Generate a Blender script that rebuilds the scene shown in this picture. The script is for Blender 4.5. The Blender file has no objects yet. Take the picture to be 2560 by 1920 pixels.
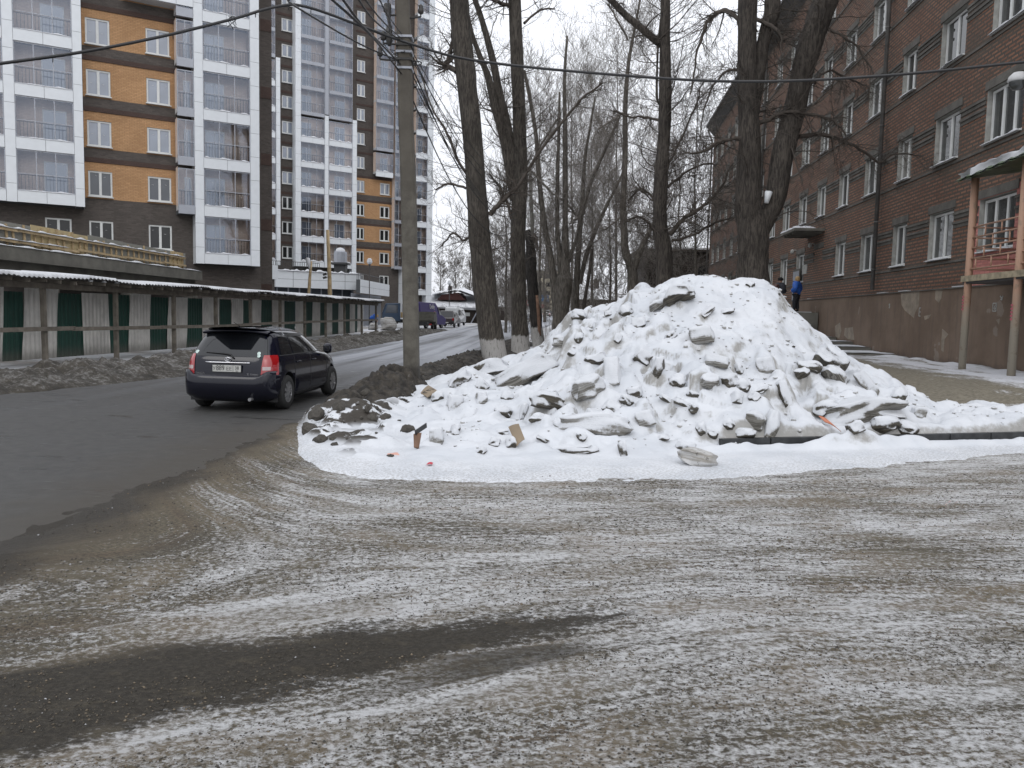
import bpy, bmesh, math, random
import numpy as np
from mathutils import Vector, Matrix
random.seed(7); rng=np.random.default_rng(7)
S=bpy.context.scene
COL=S.collection
R_=math.radians
# ---------------- camera ----------------
PITCH,ROLL,FPX,CAMH=4.93,1.3,1997.5,1.8
cd=bpy.data.cameras.new('camera'); cam=bpy.data.objects.new('camera',cd); COL.objects.link(cam)
cd.sensor_width=36; cd.lens=FPX/2560*36; cd.clip_start=0.05; cd.clip_end=4000
CM=Matrix.Rotation(R_(90-PITCH),3,'X')@Matrix.Rotation(R_(ROLL),3,'Z')
cam.matrix_world=Matrix.Translation((0,0,CAMH))@CM.to_4x4()
S.camera=cam
# ---------------- world, sun, exposure ----------------
wd=bpy.data.worlds.new('World'); S.world=wd; wd.use_nodes=True
wn=wd.node_tree; wn.nodes.clear()
sky=wn.nodes.new('ShaderNodeTexSky'); sky.sky_type='NISHITA'; sky.sun_disc=False
sky.sun_elevation=R_(38); sky.sun_rotation=R_(150); sky.air_density=1.0; sky.dust_density=6; sky.ozone_density=1
bgS=wn.nodes.new('ShaderNodeBackground'); bgS.inputs['Strength'].default_value=0.1
hs=wn.nodes.new('ShaderNodeHueSaturation'); hs.inputs['Saturation'].default_value=0.12
mx=wn.nodes.new('ShaderNodeMix'); mx.data_type='RGBA'; mx.inputs[0].default_value=0.8
mx.inputs[7].default_value=(10.6,10.9,11.6,1)      # the even white of the cloud layer, at background strength 0.1
wo=wn.nodes.new('ShaderNodeOutputWorld')
wn.links.new(sky.outputs[0],hs.inputs['Color']); wn.links.new(hs.outputs[0],mx.inputs[6])
tcw=wn.nodes.new('ShaderNodeTexCoord'); spw=wn.nodes.new('ShaderNodeSeparateXYZ'); mrw=wn.nodes.new('ShaderNodeMapRange'); vmw=wn.nodes.new('ShaderNodeVectorMath'); vmw.operation='SCALE'
mrw.inputs[1].default_value=0.0; mrw.inputs[2].default_value=0.9; mrw.inputs[3].default_value=1.04; mrw.inputs[4].default_value=1.65   # an overcast sky is brighter overhead
wn.links.new(tcw.outputs['Generated'],spw.inputs[0]); wn.links.new(spw.outputs[2],mrw.inputs[0]); wn.links.new(mx.outputs[2],vmw.inputs[0]); wn.links.new(mrw.outputs[0],vmw.inputs['Scale'])
wn.links.new(vmw.outputs[0],bgS.inputs['Color']); wn.links.new(bgS.outputs[0],wo.inputs['Surface'])
sd=bpy.data.lights.new('sun','SUN'); sd.energy=0.5; sd.angle=R_(25); sd.color=(1,.97,.93)
sun=bpy.data.objects.new('sun',sd); COL.objects.link(sun); sun.rotation_euler=(R_(52),0,R_(150-180)); sun.location=(0,0,50)
S.view_settings.view_transform='Standard'; S.view_settings.look='None'; S.view_settings.exposure=0.0; S.view_settings.gamma=1
S.render.engine='CYCLES'
# ---------------- photograph geometry -> world ----------------
def ray(px,py): return np.array(CM@Vector(((px-1280)/FPX,-(py-960)/FPX,-1.0)))
def DP(px,py,Y):
    d=ray(px,py); return np.array((0,0,CAMH))+d*(Y/d[1])
def GP(px,py,z=0):
    d=ray(px,py); return np.array((0,0,CAMH))+d*((z-CAMH)/d[2])
class Wall:
    def __init__(s,x,y,az):
        s.p=np.array([x,y]); a=R_(az); s.d=np.array([math.sin(a),math.cos(a)]); s.az=az
    def at(s,px,py):
        d=ray(px,py); A=np.array([[d[0],-s.d[0]],[d[1],-s.d[1]]]); k,u=np.linalg.solve(A,s.p); return float(u),float(CAMH+k*d[2])
    def U(s,px,py=400): return s.at(px,py)[0]
    @property
    def rot(s): return R_(90-s.az)
    def loc(s,z=0): return (float(s.p[0]),float(s.p[1]),z)
    def off(s,n): # moved by n along local +y
        w=Wall(0,0,s.az); w.p=s.p+n*np.array([-s.d[1],s.d[0]]); return w
# ---------------- noise ----------------
def _h(ix,iy,seed):
    n=(ix.astype(np.int64)*374761393+iy.astype(np.int64)*668265263+seed*974634777)&0x7fffffff
    n=((n^(n>>13))*1274126177)&0x7fffffff; return ((n^(n>>16))&0xffff)/65535.0
def vn(x,y,seed=0):
    x=np.asarray(x,float); y=np.asarray(y,float)
    ix=np.floor(x); iy=np.floor(y); fx=x-ix; fy=y-iy; fx=fx*fx*fx*(fx*(fx*6-15)+10); fy=fy*fy*fy*(fy*(fy*6-15)+10)
    a=_h(ix,iy,seed); b=_h(ix+1,iy,seed); c=_h(ix,iy+1,seed); d=_h(ix+1,iy+1,seed)
    return (a*(1-fx)+b*fx)*(1-fy)+(c*(1-fx)+d*fx)*fy
def fbm(x,y,s,o=4,seed=0,g=.5):
    t=0;a=1;n=0
    for i in range(o):
        c,sn=math.cos(i*.9+.3),math.sin(i*.9+.3)
        t=t+a*(vn((x*c-y*sn)/s,(x*sn+y*c)/s,seed+i*17)-.5); n+=a; a*=g; s*=.5
    return t/n*2
def voro(x,y,s,seed=0):
    # cell lumps: 1 at a cell centre, 0 far from it, each cell with its own height
    X=np.asarray(x)/s; Y=np.asarray(y)/s; ix=np.floor(X); iy=np.floor(Y)
    best=np.full(X.shape,9.0); hv=np.zeros(X.shape)
    for dx in (-1,0,1):
        for dy in (-1,0,1):
            cx=ix+dx; cy=iy+dy
            px=cx+_h(cx,cy,seed); py=cy+_h(cx,cy,seed+5); d=(X-px)**2+(Y-py)**2
            h=_h(cx,cy,seed+9); m=d<best; best=np.where(m,d,best); hv=np.where(m,h,hv)
    return np.clip(1-best*1.6,0,1)*hv
def sst(a,b,x):
    t=np.clip((np.asarray(x,float)-a)/(b-a),0,1); return t*t*(3-2*t)
# ---------------- object helpers ----------------
def tag(o,label=None,cat=None,group=None,kind=None):
    if label: o['label']=label
    if cat: o['category']=cat
    if group: o['group']=group
    if kind: o['kind']=kind
    return o
def thing(name,label,cat,loc=(0,0,0),rz=0,group=None):
    o=bpy.data.objects.new(name,None); COL.objects.link(o); o.empty_display_size=.3
    o.location=loc; o.rotation_euler=(0,0,rz); return tag(o,label,cat,group)
def copy_tree(o,parent=None,loc=None):
    c=o.copy(); COL.objects.link(c); c.parent=parent
    if loc is not None: c.location=loc
    for ch in list(o.children): copy_tree(ch,c)
    return c
class MB:
    def __init__(s): s.v=[]; s.f=[]; s.m=[]
    def add(s,vs,fs,mi=0):
        b=len(s.v); s.v.extend([tuple(map(float,p)) for p in vs]); s.f.extend([tuple(b+i for i in f) for f in fs]); s.m.extend([mi]*len(fs)); return s
    def box(s,x0,x1,y0,y1,z0,z1,mi=0):
        return s.add([(x0,y0,z0),(x1,y0,z0),(x1,y1,z0),(x0,y1,z0),(x0,y0,z1),(x1,y0,z1),(x1,y1,z1),(x0,y1,z1)],
         [(0,3,2,1),(4,5,6,7),(0,1,5,4),(1,2,6,5),(2,3,7,6),(3,0,4,7)],mi)
    def quad(s,a,b,c,d,mi=0): return s.add([a,b,c,d],[(0,1,2,3)],mi)
    def bar(s,p,q,w,h=None,mi=0,up=(0,0,1)):
        p=Vector(p);q=Vector(q);d=(q-p).normalized(); h=h or w; upv=Vector(up)
        if abs(d.dot(upv))>.95: upv=Vector((1,0,0))
        a=d.cross(upv).normalized()*w/2; b=a.cross(d).normalized()*h/2
        vs=[p-a-b,p+a-b,p+a+b,p-a+b,q-a-b,q+a-b,q+a+b,q-a+b]
        return s.add(vs,[(0,3,2,1),(4,5,6,7),(0,1,5,4),(1,2,6,5),(2,3,7,6),(3,0,4,7)],mi)
    def tube(s,pts,rad,n=6,mi=0,cap=True):
        pts=[Vector(p) for p in pts]; m=len(pts)
        if not hasattr(rad,'__len__'): rad=[rad]*m
        b=len(s.v); up=None
        for i,p in enumerate(pts):
            d=(pts[min(i+1,m-1)]-pts[max(i-1,0)])
            if d.length<1e-9: d=Vector((0,0,1))
            d.normalize()
            if up is None: up=Vector((0,0,1)) if abs(d.z)<.9 else Vector((1,0,0))
            a=d.cross(up)
            if a.length<1e-4: up=Vector((0,1,0)); a=d.cross(up)
            a.normalize(); c=a.cross(d); up=c
            for k in range(n):
                t=2*math.pi*k/n; q=p+(a*math.cos(t)+c*math.sin(t))*rad[i]; s.v.append((q.x,q.y,q.z))
        for i in range(m-1):
            for k in range(n):
                s.f.append((b+i*n+k,b+i*n+(k+1)%n,b+(i+1)*n+(k+1)%n,b+(i+1)*n+k)); s.m.append(mi)
        if cap:
            s.f.append(tuple(b+k for k in range(n))[::-1]); s.m.append(mi)
            s.f.append(tuple(b+(m-1)*n+k for k in range(n))); s.m.append(mi)
        return s
    def lathe(s,prof,n=20,c=(0,0,0),axis='z',mi=0):
        b=len(s.v)
        for (r,h) in prof:
            for k in range(n):
                t=2*math.pi*k/n; x,y=r*math.cos(t),r*math.sin(t)
                s.v.append((c[0]+x,c[1]+y,c[2]+h) if axis=='z' else (c[0]+x,c[1]+h,c[2]+y))
        for i in range(len(prof)-1):
            for k in range(n): s.f.append((b+i*n+k,b+i*n+(k+1)%n,b+(i+1)*n+(k+1)%n,b+(i+1)*n+k)); s.m.append(mi)
        return s
    def prism(s,poly,y0,y1,mi=0):   # polygon in x,z, extruded along y
        n=len(poly); vs=[(x,y0,z) for x,z in poly]+[(x,y1,z) for x,z in poly]
        fs=[tuple(range(n)),tuple(range(2*n-1,n-1,-1))]+[(i,i+n,(i+1)%n+n,(i+1)%n) for i in range(n)]
        return s.add(vs,fs,mi)
    def grid(s,P,mi=0,flip=False):  # P: array (a,b,3)
        a,b_,_=P.shape; b=len(s.v); s.v.extend(map(tuple,P.reshape(-1,3).tolist()))
        for i in range(a-1):
            for j in range(b_-1):
                q=(b+i*b_+j,b+(i+1)*b_+j,b+(i+1)*b_+j+1,b+i*b_+j+1); s.f.append(q[::-1] if flip else q); s.m.append(mi)
        return s
    def mesh(s,name,mats,smooth=False):
        me=bpy.data.meshes.new(name); me.from_pydata(s.v,[],s.f)
        for m in mats: me.materials.append(m)
        me.polygons.foreach_set('material_index',s.m)
        if smooth: me.polygons.foreach_set('use_smooth',[True]*len(s.f))
        me.update(); return me
    def build(s,name,mats,parent=None,smooth=False,loc=(0,0,0),rz=0,fix=True):
        if not isinstance(mats,(list,tuple)): mats=[mats]
        me=s.mesh(name,mats,smooth)
        if fix:
            bm=bmesh.new(); bm.from_mesh(me); bmesh.ops.recalc_face_normals(bm,faces=bm.faces); bm.to_mesh(me); bm.free()
        o=bpy.data.objects.new(name,me); COL.objects.link(o); o.parent=parent; o.location=loc; o.rotation_euler=(0,0,rz); return o
def gridmesh(name,X,Y,Z,mats,mask=None,parent=None):
    a,b=X.shape; me=bpy.data.meshes.new(name)
    co=np.stack([X,Y,Z],-1).reshape(-1,3)
    i,j=np.meshgrid(np.arange(a-1),np.arange(b-1),indexing='ij'); q=np.stack([i*b+j,(i+1)*b+j,(i+1)*b+j+1,i*b+j+1],-1).reshape(-1,4)
    if mask is not None:
        mk=(mask[:-1,:-1]|mask[1:,:-1]|mask[1:,1:]|mask[:-1,1:]).reshape(-1); q=q[mk]
        used=np.unique(q); rm=np.full(a*b,-1); rm[used]=np.arange(len(used)); co=co[used]; q=rm[q]
    v0,v1,v2=co[q[0,0]],co[q[0,1]],co[q[0,2]]
    if np.cross(v1-v0,v2-v0)[2]<0: q=q[:,::-1]
    me.vertices.add(len(co)); me.vertices.foreach_set('co',co.ravel().astype(np.float32))
    me.loops.add(q.size); me.loops.foreach_set('vertex_index',q.ravel().astype(np.int32))
    me.polygons.add(len(q)); me.polygons.foreach_set('loop_start',np.arange(0,q.size,4,dtype=np.int32)); me.polygons.foreach_set('loop_total',np.full(len(q),4,np.int32))
    me.polygons.foreach_set('use_smooth',np.ones(len(q),bool))
    me.update(calc_edges=True); me.validate()
    for m in (mats if isinstance(mats,(list,tuple)) else [mats]): me.materials.append(m)
    o=bpy.data.objects.new(name,me); COL.objects.link(o); o.parent=parent; return o
# ---------------- materials ----------------
MATS={}
class NT:
    def __init__(s,name):
        s.m=bpy.data.materials.new(name); s.m.use_nodes=True; s.t=s.m.node_tree; s.b=s.t.nodes['Principled BSDF']; s.tc=None; MATS[name]=s.m
    def n(s,t,**k):
        x=s.t.nodes.new('ShaderNode'+t)
        for a,b in k.items(): setattr(x,a,b)
        return x
    def l(s,a,b): s.t.links.new(a,b)
    def put(s,sock,v):
        if hasattr(v,'links') or isinstance(v,bpy.types.NodeSocket): s.l(v,sock)
        elif isinstance(v,(tuple,list)): sock.default_value=tuple(v)+((1,) if len(v)==3 and len(sock.default_value)==4 else ())
        else: sock.default_value=v
    def obj(s):
        if not s.tc: s.tc=s.n('TexCoord')
        return s.tc.outputs['Object']
    def xyz(s,v=None):
        x=s.n('SeparateXYZ'); s.l(v or s.obj(),x.inputs[0]); return x.outputs
    def comb(s,x,y,z=0.0):
        c=s.n('CombineXYZ'); s.put(c.inputs[0],x); s.put(c.inputs[1],y); s.put(c.inputs[2],z); return c.outputs[0]
    def math(s,op,a,b=None,c=None,clamp=False):
        x=s.n('Math',operation=op); x.use_clamp=clamp; s.put(x.inputs[0],a)
        if b is not None: s.put(x.inputs[1],b)
        if c is not None: s.put(x.inputs[2],c)
        return x.outputs[0]
    def map(s,v,sc=(1,1,1),loc=(0,0,0),rot=(0,0,0)):
        x=s.n('Mapping'); s.l(v,x.inputs[0]); x.inputs['Scale'].default_value=sc; x.inputs['Location'].default_value=loc; x.inputs['Rotation'].default_value=rot; return x.outputs[0]
    def noise(s,v=None,scale=5,detail=4,rough=.55,dist=0):
        x=s.n('TexNoise'); s.l(v or s.obj(),x.inputs['Vector']); x.inputs['Scale'].default_value=scale; x.inputs['Detail'].default_value=detail
        x.inputs['Roughness'].default_value=rough; x.inputs['Distortion'].default_value=dist; return x.outputs['Fac']
    def vor(s,v=None,scale=5,feat='F1'):
        x=s.n('TexVoronoi',feature=feat); s.l(v or s.obj(),x.inputs['Vector']); x.inputs['Scale'].default_value=scale; return x.outputs
    def rmp(s,f,a,b,c=0.0,d=1.0,smooth=True):
        x=s.n('MapRange'); x.interpolation_type='SMOOTHSTEP' if smooth else 'LINEAR'
        s.l(f,x.inputs[0]); x.inputs[1].default_value=a; x.inputs[2].default_value=b; x.inputs[3].default_value=c; x.inputs[4].default_value=d; return x.outputs[0]
    def mix(s,f,a,b):
        x=s.n('Mix',data_type='RGBA'); s.put(x.inputs[0],f); s.put(x.inputs[6],a); s.put(x.inputs[7],b); return x.outputs[2]
    def col(s,c): s.put(s.b.inputs['Base Color'],c)
    def rough(s,r): s.put(s.b.inputs['Roughness'],r)
    def bump(s,h,strength=.5,dist=.02):
        x=s.n('Bump'); x.inputs['Strength'].default_value=strength; x.inputs['Distance'].default_value=dist; s.l(h,x.inputs['Height']); s.l(x.outputs[0],s.b.inputs['Normal']); return x
    def spec(s,v): s.b.inputs['Specular IOR Level'].default_value=v
    def nz(s):
        g=s.n('NewGeometry'); return s.xyz(g.outputs['Normal'])[2]
def plain(name,c,r=.6,metal=0,var=.15,scale=8,bump=0.0,bs=40,spec=None):
    t=NT(name); n=t.noise(scale=scale,detail=5)
    lo=tuple(x*(1-var) for x in c); hi=tuple(min(1,x*(1+var)) for x in c)
    t.col(t.mix(t.rmp(n,.3,.7,smooth=False),lo,hi)); t.rough(r); t.b.inputs['Metallic'].default_value=metal
    if bump: t.bump(t.noise(scale=bs,detail=4),bump,.01)
    if spec is not None: t.spec(spec)
    return t.m
# ================= terrain =================
def gh(X,Y):
    X=np.asarray(X,float); Y=np.asarray(Y,float)
    return np.maximum(0,Y-35)*.0075+.6*sst(3.5,11.5,X)*sst(11.5,17,Y)
def GT(px,py,hf=gh,y0=2,y1=500):
    d=ray(px,py); Y=np.concatenate([np.arange(y0,60,.02),np.arange(60,y1,.2)]) if y0<60 else np.arange(y0,y1,.2)
    X=d[0]/d[1]*Y; Z=CAMH+d[2]/d[1]*Y; m=np.nonzero(Z<hf(X,Y))[0]; i=m[0] if len(m) else -1
    return np.array([X[i],Y[i],Z[i]])
def interp(pts,x): a=np.array(pts); return np.interp(x,a[:,0],a[:,1])
# ---- materials of the ground
t=NT('snow_field'); n1=t.noise(scale=.25,detail=5); n2=t.noise(scale=2.5,detail=6)
t.col(t.mix(t.rmp(t.math('ADD',n1,t.math('MULTIPLY',n2,.35)),.62,.85),(.46,.47,.49),(.22,.20,.18))); t.rough(.8); t.bump(n2,.4,.05)
xs=np.concatenate([np.array([-1500,-900,-500,-300,-200]),np.arange(-140,-20,6),np.arange(-20,24,.5),np.arange(24,140,6),np.array([160,220,320,500,900,1500])])
ys=np.concatenate([np.array([-400,-200,-100,-50,-20]),np.arange(-10,60,.5),np.arange(60,220,4),np.array([240,300,400,600,900,1500,2500])])
X,Y=np.meshgrid(xs,ys,indexing='ij'); Z=gh(X,np.minimum(Y,260))-.09
Z=Z+2.2*sst(-30,-60,-X*-1)*0
tag(gridmesh('ground',X,Y,Z,MATS['snow_field']),kind='structure')
# ---- road
XL=[(-60,-12.2),(0,-11.2),(10,-10.7),(16,-10.31),(19,-9.3),(21.3,-8.65),(28,-8.2),(36,-7.9),(50,-6.9),(60,-6.5),(91,-5.3),(103,-4.0),(130,-1.0),(160,3.6),(220,13),(320,32),(500,70)]
XR=[(-60,-3.4),(0,-3.2),(13,-2.7),(18,-2.9),(25.5,-2.7),(35,-2.1),(41,-1.4),(50,-.6),(60,.5),(80,2.2),(103,4.4),(130,7.2),(160,11),(220,21),(320,40),(500,80)]
t=NT('asphalt')
v=t.obj(); x,y,z=t.xyz(v)
lane=t.comb(t.math('ADD',x,t.math('MULTIPLY',y,-.05)),t.math('MULTIPLY',y,.05))
big=t.noise(v,.12,3); fine=t.noise(v,90,3,.7); mid=t.noise(v,6,5,.6); strk=t.noise(lane,1.6,4,.6)
base=t.mix(t.rmp(mid,.3,.7),(.030,.030,.029),(.046,.045,.043))
base=t.mix(t.rmp(fine,.45,.75,0,.4),base,(.085,.082,.075))
far_pale=t.math('MULTIPLY',t.rmp(y,9,40),t.rmp(strk,.38,.7,.2,.95))           # paler bluish streaks farther up the street
base=t.mix(t.math('MULTIPLY',far_pale,.7),base,(.20,.21,.235))
wetm=t.noise(t.map(v,(.9,2.6,1)),1.0,4,.6,.6)
wt=t.math('MULTIPLY',t.rmp(wetm,.60,.68),t.rmp(y,6.5,8.5))
base=t.mix(t.math('MULTIPLY',wt,.55),base,(.022,.021,.02))
mudm=t.math('MULTIPLY',t.rmp(t.math('ADD',x,t.math('MULTIPLY',t.math('SUBTRACT',t.noise(v,2.2,4),.5),1.3)),-5.1,-3.7),t.rmp(y,14,11))
base=t.mix(t.math('MULTIPLY',mudm,.85),base,(.040,.034,.026))
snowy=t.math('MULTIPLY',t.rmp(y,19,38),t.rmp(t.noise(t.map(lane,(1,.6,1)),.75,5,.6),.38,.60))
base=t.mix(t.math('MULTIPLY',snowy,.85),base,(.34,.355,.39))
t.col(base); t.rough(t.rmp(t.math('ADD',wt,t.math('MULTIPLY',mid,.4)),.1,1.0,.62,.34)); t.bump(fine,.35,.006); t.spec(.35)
ys=np.concatenate([np.arange(-60,120,1.0),np.arange(120,500,5.)]); k=np.linspace(0,1,15)
xl=interp(XL,ys); xr=interp(XR,ys); X=xl[:,None]*(1-k)+xr[:,None]*k; Y=ys[:,None]+0*k
Z=gh(X,Y)-.02*np.abs(k*2-1)**2
tag(gridmesh('road',X,Y,Z,MATS['asphalt']),kind='structure')
# ---- trampled yard in the foreground (packed snow, sand and mud)
t=NT('packed_snow'); v=t.obj(); x,y,z=t.xyz(v)
jit=t.math('SUBTRACT',t.noise(v,1.1,5,.6),.5)
# stream coordinate of the wheel tracks
w=t.rmp(y,4.6,6.6)
xm=t.math('MINIMUM',t.math('ADD',x,1.0),0.0)
g=t.math('ADD',t.math('MULTIPLY',t.math('MULTIPLY',xm,xm),.36),t.math('MULTIPLY',t.math('MAXIMUM',x,0.0),.10))
h=t.math('SUBTRACT',t.math('MULTIPLY',x,.47),t.math('MULTIPLY',t.math('MULTIPLY',t.math('MAXIMUM',x,0.0),t.math('MAXIMUM',x,0.0)),.085))
sh=t.math('ADD',t.math('MULTIPLY',g,w),t.math('MULTIPLY',h,t.math('SUBTRACT',1.0,w)))
st=t.math('SUBTRACT',y,sh)
stj=t.math('ADD',st,t.math('MULTIPLY',jit,.22))
sv=t.comb(t.math('MULTIPLY',x,.42),t.math('MULTIPLY',stj,4.2))
s1=t.noise(sv,1.0,5,.62); 
sv2=t.comb(t.math('MULTIPLY',x,2.4),t.math('MULTIPLY',stj,17.0)); s2=t.noise(sv2,1.0,4,.6)
fv=t.comb(t.math('MULTIPLY',x,1.0),t.math('MULTIPLY',y,1.35)); f1=t.noise(fv,22,6,.74,.3); f2=t.noise(fv,60,4,.7)
patch=t.noise(t.comb(t.math('MULTIPLY',x,.5),t.math('MULTIPLY',stj,1.3)),1.0,3,.5)
val=t.math('ADD',t.math('ADD',t.math('MULTIPLY',s1,.42),t.math('MULTIPLY',s2,.58)),t.math('ADD',t.math('MULTIPLY',f1,1.38),t.math('MULTIPLY',f2,.30)))
val=t.math('ADD',val,t.math('MULTIPLY',t.math('SUBTRACT',patch,.5),.6))
# less snow towards the asphalt on the left, more towards the heap
val=t.math('ADD',val,t.math('MULTIPLY',t.rmp(t.math('SUBTRACT',x,t.math('MULTIPLY',jit,1.2)),-3.6,-1.5,-.25,0.03),t.rmp(y,1.0,6.0,.25,1.0)))
m_s=t.rmp(val,1.205,1.36)
n3=t.noise(v,.9,4); n4=t.noise(fv,30,5,.8)
dirt=t.mix(t.rmp(n3,.38,.62),(.125,.110,.085),(.195,.166,.118)); dirt=t.mix(t.rmp(t.noise(sv,.7,3),.5,.72),dirt,(.155,.115,.082))
dirt=t.mix(t.rmp(n4,.40,.62,.7,0),dirt,(.040,.036,.028))
grey=t.mix(t.rmp(f2,.35,.65),(.27,.262,.245),(.43,.428,.42))
snow=t.mix(t.rmp(val,1.33,1.52),grey,(.61,.612,.62))
c=t.mix(m_s,dirt,snow)
stv=t.noise(t.comb(t.math('MULTIPLY',x,.8),t.math('MULTIPLY',stj,2.6)),1.0,5,.62)
stain=t.math('MULTIPLY',t.rmp(stv,.47,.60),t.rmp(f1,.62,.42,.35,1.0))
c=t.mix(t.math('MULTIPLY',stain,.80),c,t.mix(t.rmp(n3,.42,.6),(.150,.130,.094),(.195,.160,.114)))
dkp=t.math('MULTIPLY',t.rmp(f2,.60,.66),t.rmp(f1,.50,.40)); c=t.mix(t.math('MULTIPLY',dkp,.5),c,(.035,.031,.025))
# dark wet mud track
cv=t.comb(x,st); wob=t.math('SUBTRACT',t.noise(t.comb(t.math('MULTIPLY',x,1.2),t.math('MULTIPLY',st,3.0)),1.6,5,.6),.5)
half=t.rmp(x,-2.0,1.0,.54,.04,smooth=False)
cen=t.math('ADD',4.42,t.math('MULTIPLY',x,-.03))
md=t.math('SUBTRACT',t.math('ABSOLUTE',t.math('SUBTRACT',t.math('ADD',st,t.math('MULTIPLY',wob,.62)),cen)),half)
md=t.math('ADD',md,t.math('MULTIPLY',t.math('SUBTRACT',f1,.5),.62))
mud=t.math('MULTIPLY',t.rmp(md,.10,-.10),t.rmp(t.math('ADD',x,t.math('MULTIPLY',wob,.9)),.82,.60))
md2=t.math('SUBTRACT',t.math('ABSOLUTE',t.math('SUBTRACT',t.math('ADD',st,t.math('MULTIPLY',wob,.30)),4.02)),t.rmp(x,-.2,1.5,.16,.02,smooth=False)); mud2=t.math('MULTIPLY',t.rmp(md2,.05,-.05),t.math('MULTIPLY',t.rmp(x,-.9,-.1),t.rmp(t.math('ADD',x,t.math('MULTIPLY',wob,.8)),.62,.25)))
mud=t.math('MAXIMUM',mud,t.math('MULTIPLY',mud2,.8))
mcol=t.mix(t.rmp(n4,.42,.62,.8,0),(.062,.054,.041),(.024,.020,.015)); mcol=t.mix(t.rmp(t.noise(fv,4,5),.55,.7,0,.6),mcol,(.105,.088,.060))
c=t.mix(t.math('MULTIPLY',mud,t.rmp(f1,.25,.5,.8,1.0)),c,mcol)
# tan sand beside the mud and near the asphalt
sand=t.math('MULTIPLY',t.rmp(t.math('ABSOLUTE',t.math('SUBTRACT',t.math('ADD',st,t.math('MULTIPLY',wob,.5)),4.97)),.16,.02),t.rmp(x,-.6,-1.3))
c=t.mix(t.math('MULTIPLY',sand,t.rmp(n4,.35,.6,.65,.15)),c,(.17,.138,.092))
edge=t.math('ADD',x,t.math('MULTIPLY',jit,1.0))
eb=t.math('MULTIPLY',t.rmp(edge,-2.75,-3.4),t.rmp(y,3.6,5.6))
c=t.mix(t.math('MULTIPLY',eb,t.rmp(f1,.3,.6,.95,.45)),c,(.135,.110,.077))
ed=t.rmp(edge,-3.1,-3.62); c=t.mix(t.math('MULTIPLY',ed,.92),c,(.045,.040,.034))
t.col(c); t.rough(t.rmp(mud,0,1,.85,.62))
bh=t.math('ADD',t.math('MULTIPLY',f1,.8),t.math('ADD',t.math('MULTIPLY',n4,.6),t.math('MULTIPLY',s2,.5))); t.bump(bh,1.0,.045); t.spec(.25)
def yardz(X,Y):
    e=interp([(-60,-3.8),(0,-4.1),(6,-3.94),(9,-3.67),(13.4,-3.6),(30,-3.4)],Y)
    n=fbm(X,Y,1.6,5,3)*.20+fbm(X*1.6,Y,.25,4,8)*.17
    q=X-e+n+.24; th=.026*sst(0,.7,q)+.012*sst(.7,3,q)-.024
    s=Y-np.where(Y>5.5,.36*np.minimum(X+1,0)**2,.47*X-.085*np.maximum(X,0)**2)
    rut=.012*fbm(X*.35,s*3.2,1,3,5)+.007*fbm(X*1.5,s*9,1,3,6)+.006*fbm(X,Y,.12,3,4)
    return gh(X,Y)+th+rut*sst(0,.6,q)
xs=np.concatenate([np.arange(-6,6,.035),np.arange(6,30,.15)]); ys=np.concatenate([np.arange(-8,2.2,.25),np.arange(2.2,6,.03),np.arange(6,15,.05)])
X,Y=np.meshgrid(xs,ys,indexing='ij'); tag(gridmesh('yard_ground',X,Y,yardz(X,Y),MATS['packed_snow']),kind='structure')
# ---- the path along the brick building
t=NT('sandy_path'); v=t.obj(); x,y,z=t.xyz(v); wall=t.math('SUBTRACT',t.math('ADD',11.61,t.math('MULTIPLY',y,.0963)),x)   # metres to the building
f1=t.noise(v,14,5,.7); n2=t.noise(t.map(v,(1.6,.45,1)),1.2,5,.6)
m_s=t.rmp(t.math('ADD',t.math('ADD',n2,t.math('MULTIPLY',f1,.5)),t.rmp(wall,4.2,1.6,-.16,.27)),.78,1.02)
c=t.mix(t.rmp(f1,.35,.65),(.10,.088,.065),(.185,.165,.125)); c=t.mix(m_s,c,(.50,.51,.54))
dk=t.rmp(t.math('ADD',wall,t.math('MULTIPLY',n2,.6)),.75,.35); c=t.mix(t.math('MULTIPLY',dk,.8),c,(.06,.05,.04)); t.col(c); t.rough(.85); t.bump(f1,.6,.03)
xs=np.arange(2.5,24,.12); ys=np.arange(11.5,60,.15); X,Y=np.meshgrid(xs,ys,indexing='ij')
wl=11.61+.0963*Y-X
Z=gh(X,Y)-.005+.025*fbm(X,Y,1.0,4,11)+.012*fbm(X,Y,.2,3,12)+.10*sst(1.2,.5,wl)*(vn(X/.5,Y/.5,15)-.35)
tag(gridmesh('path',X,Y,Z,MATS['sandy_path'],mask=(wl>-.3)),kind='structure')
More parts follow.
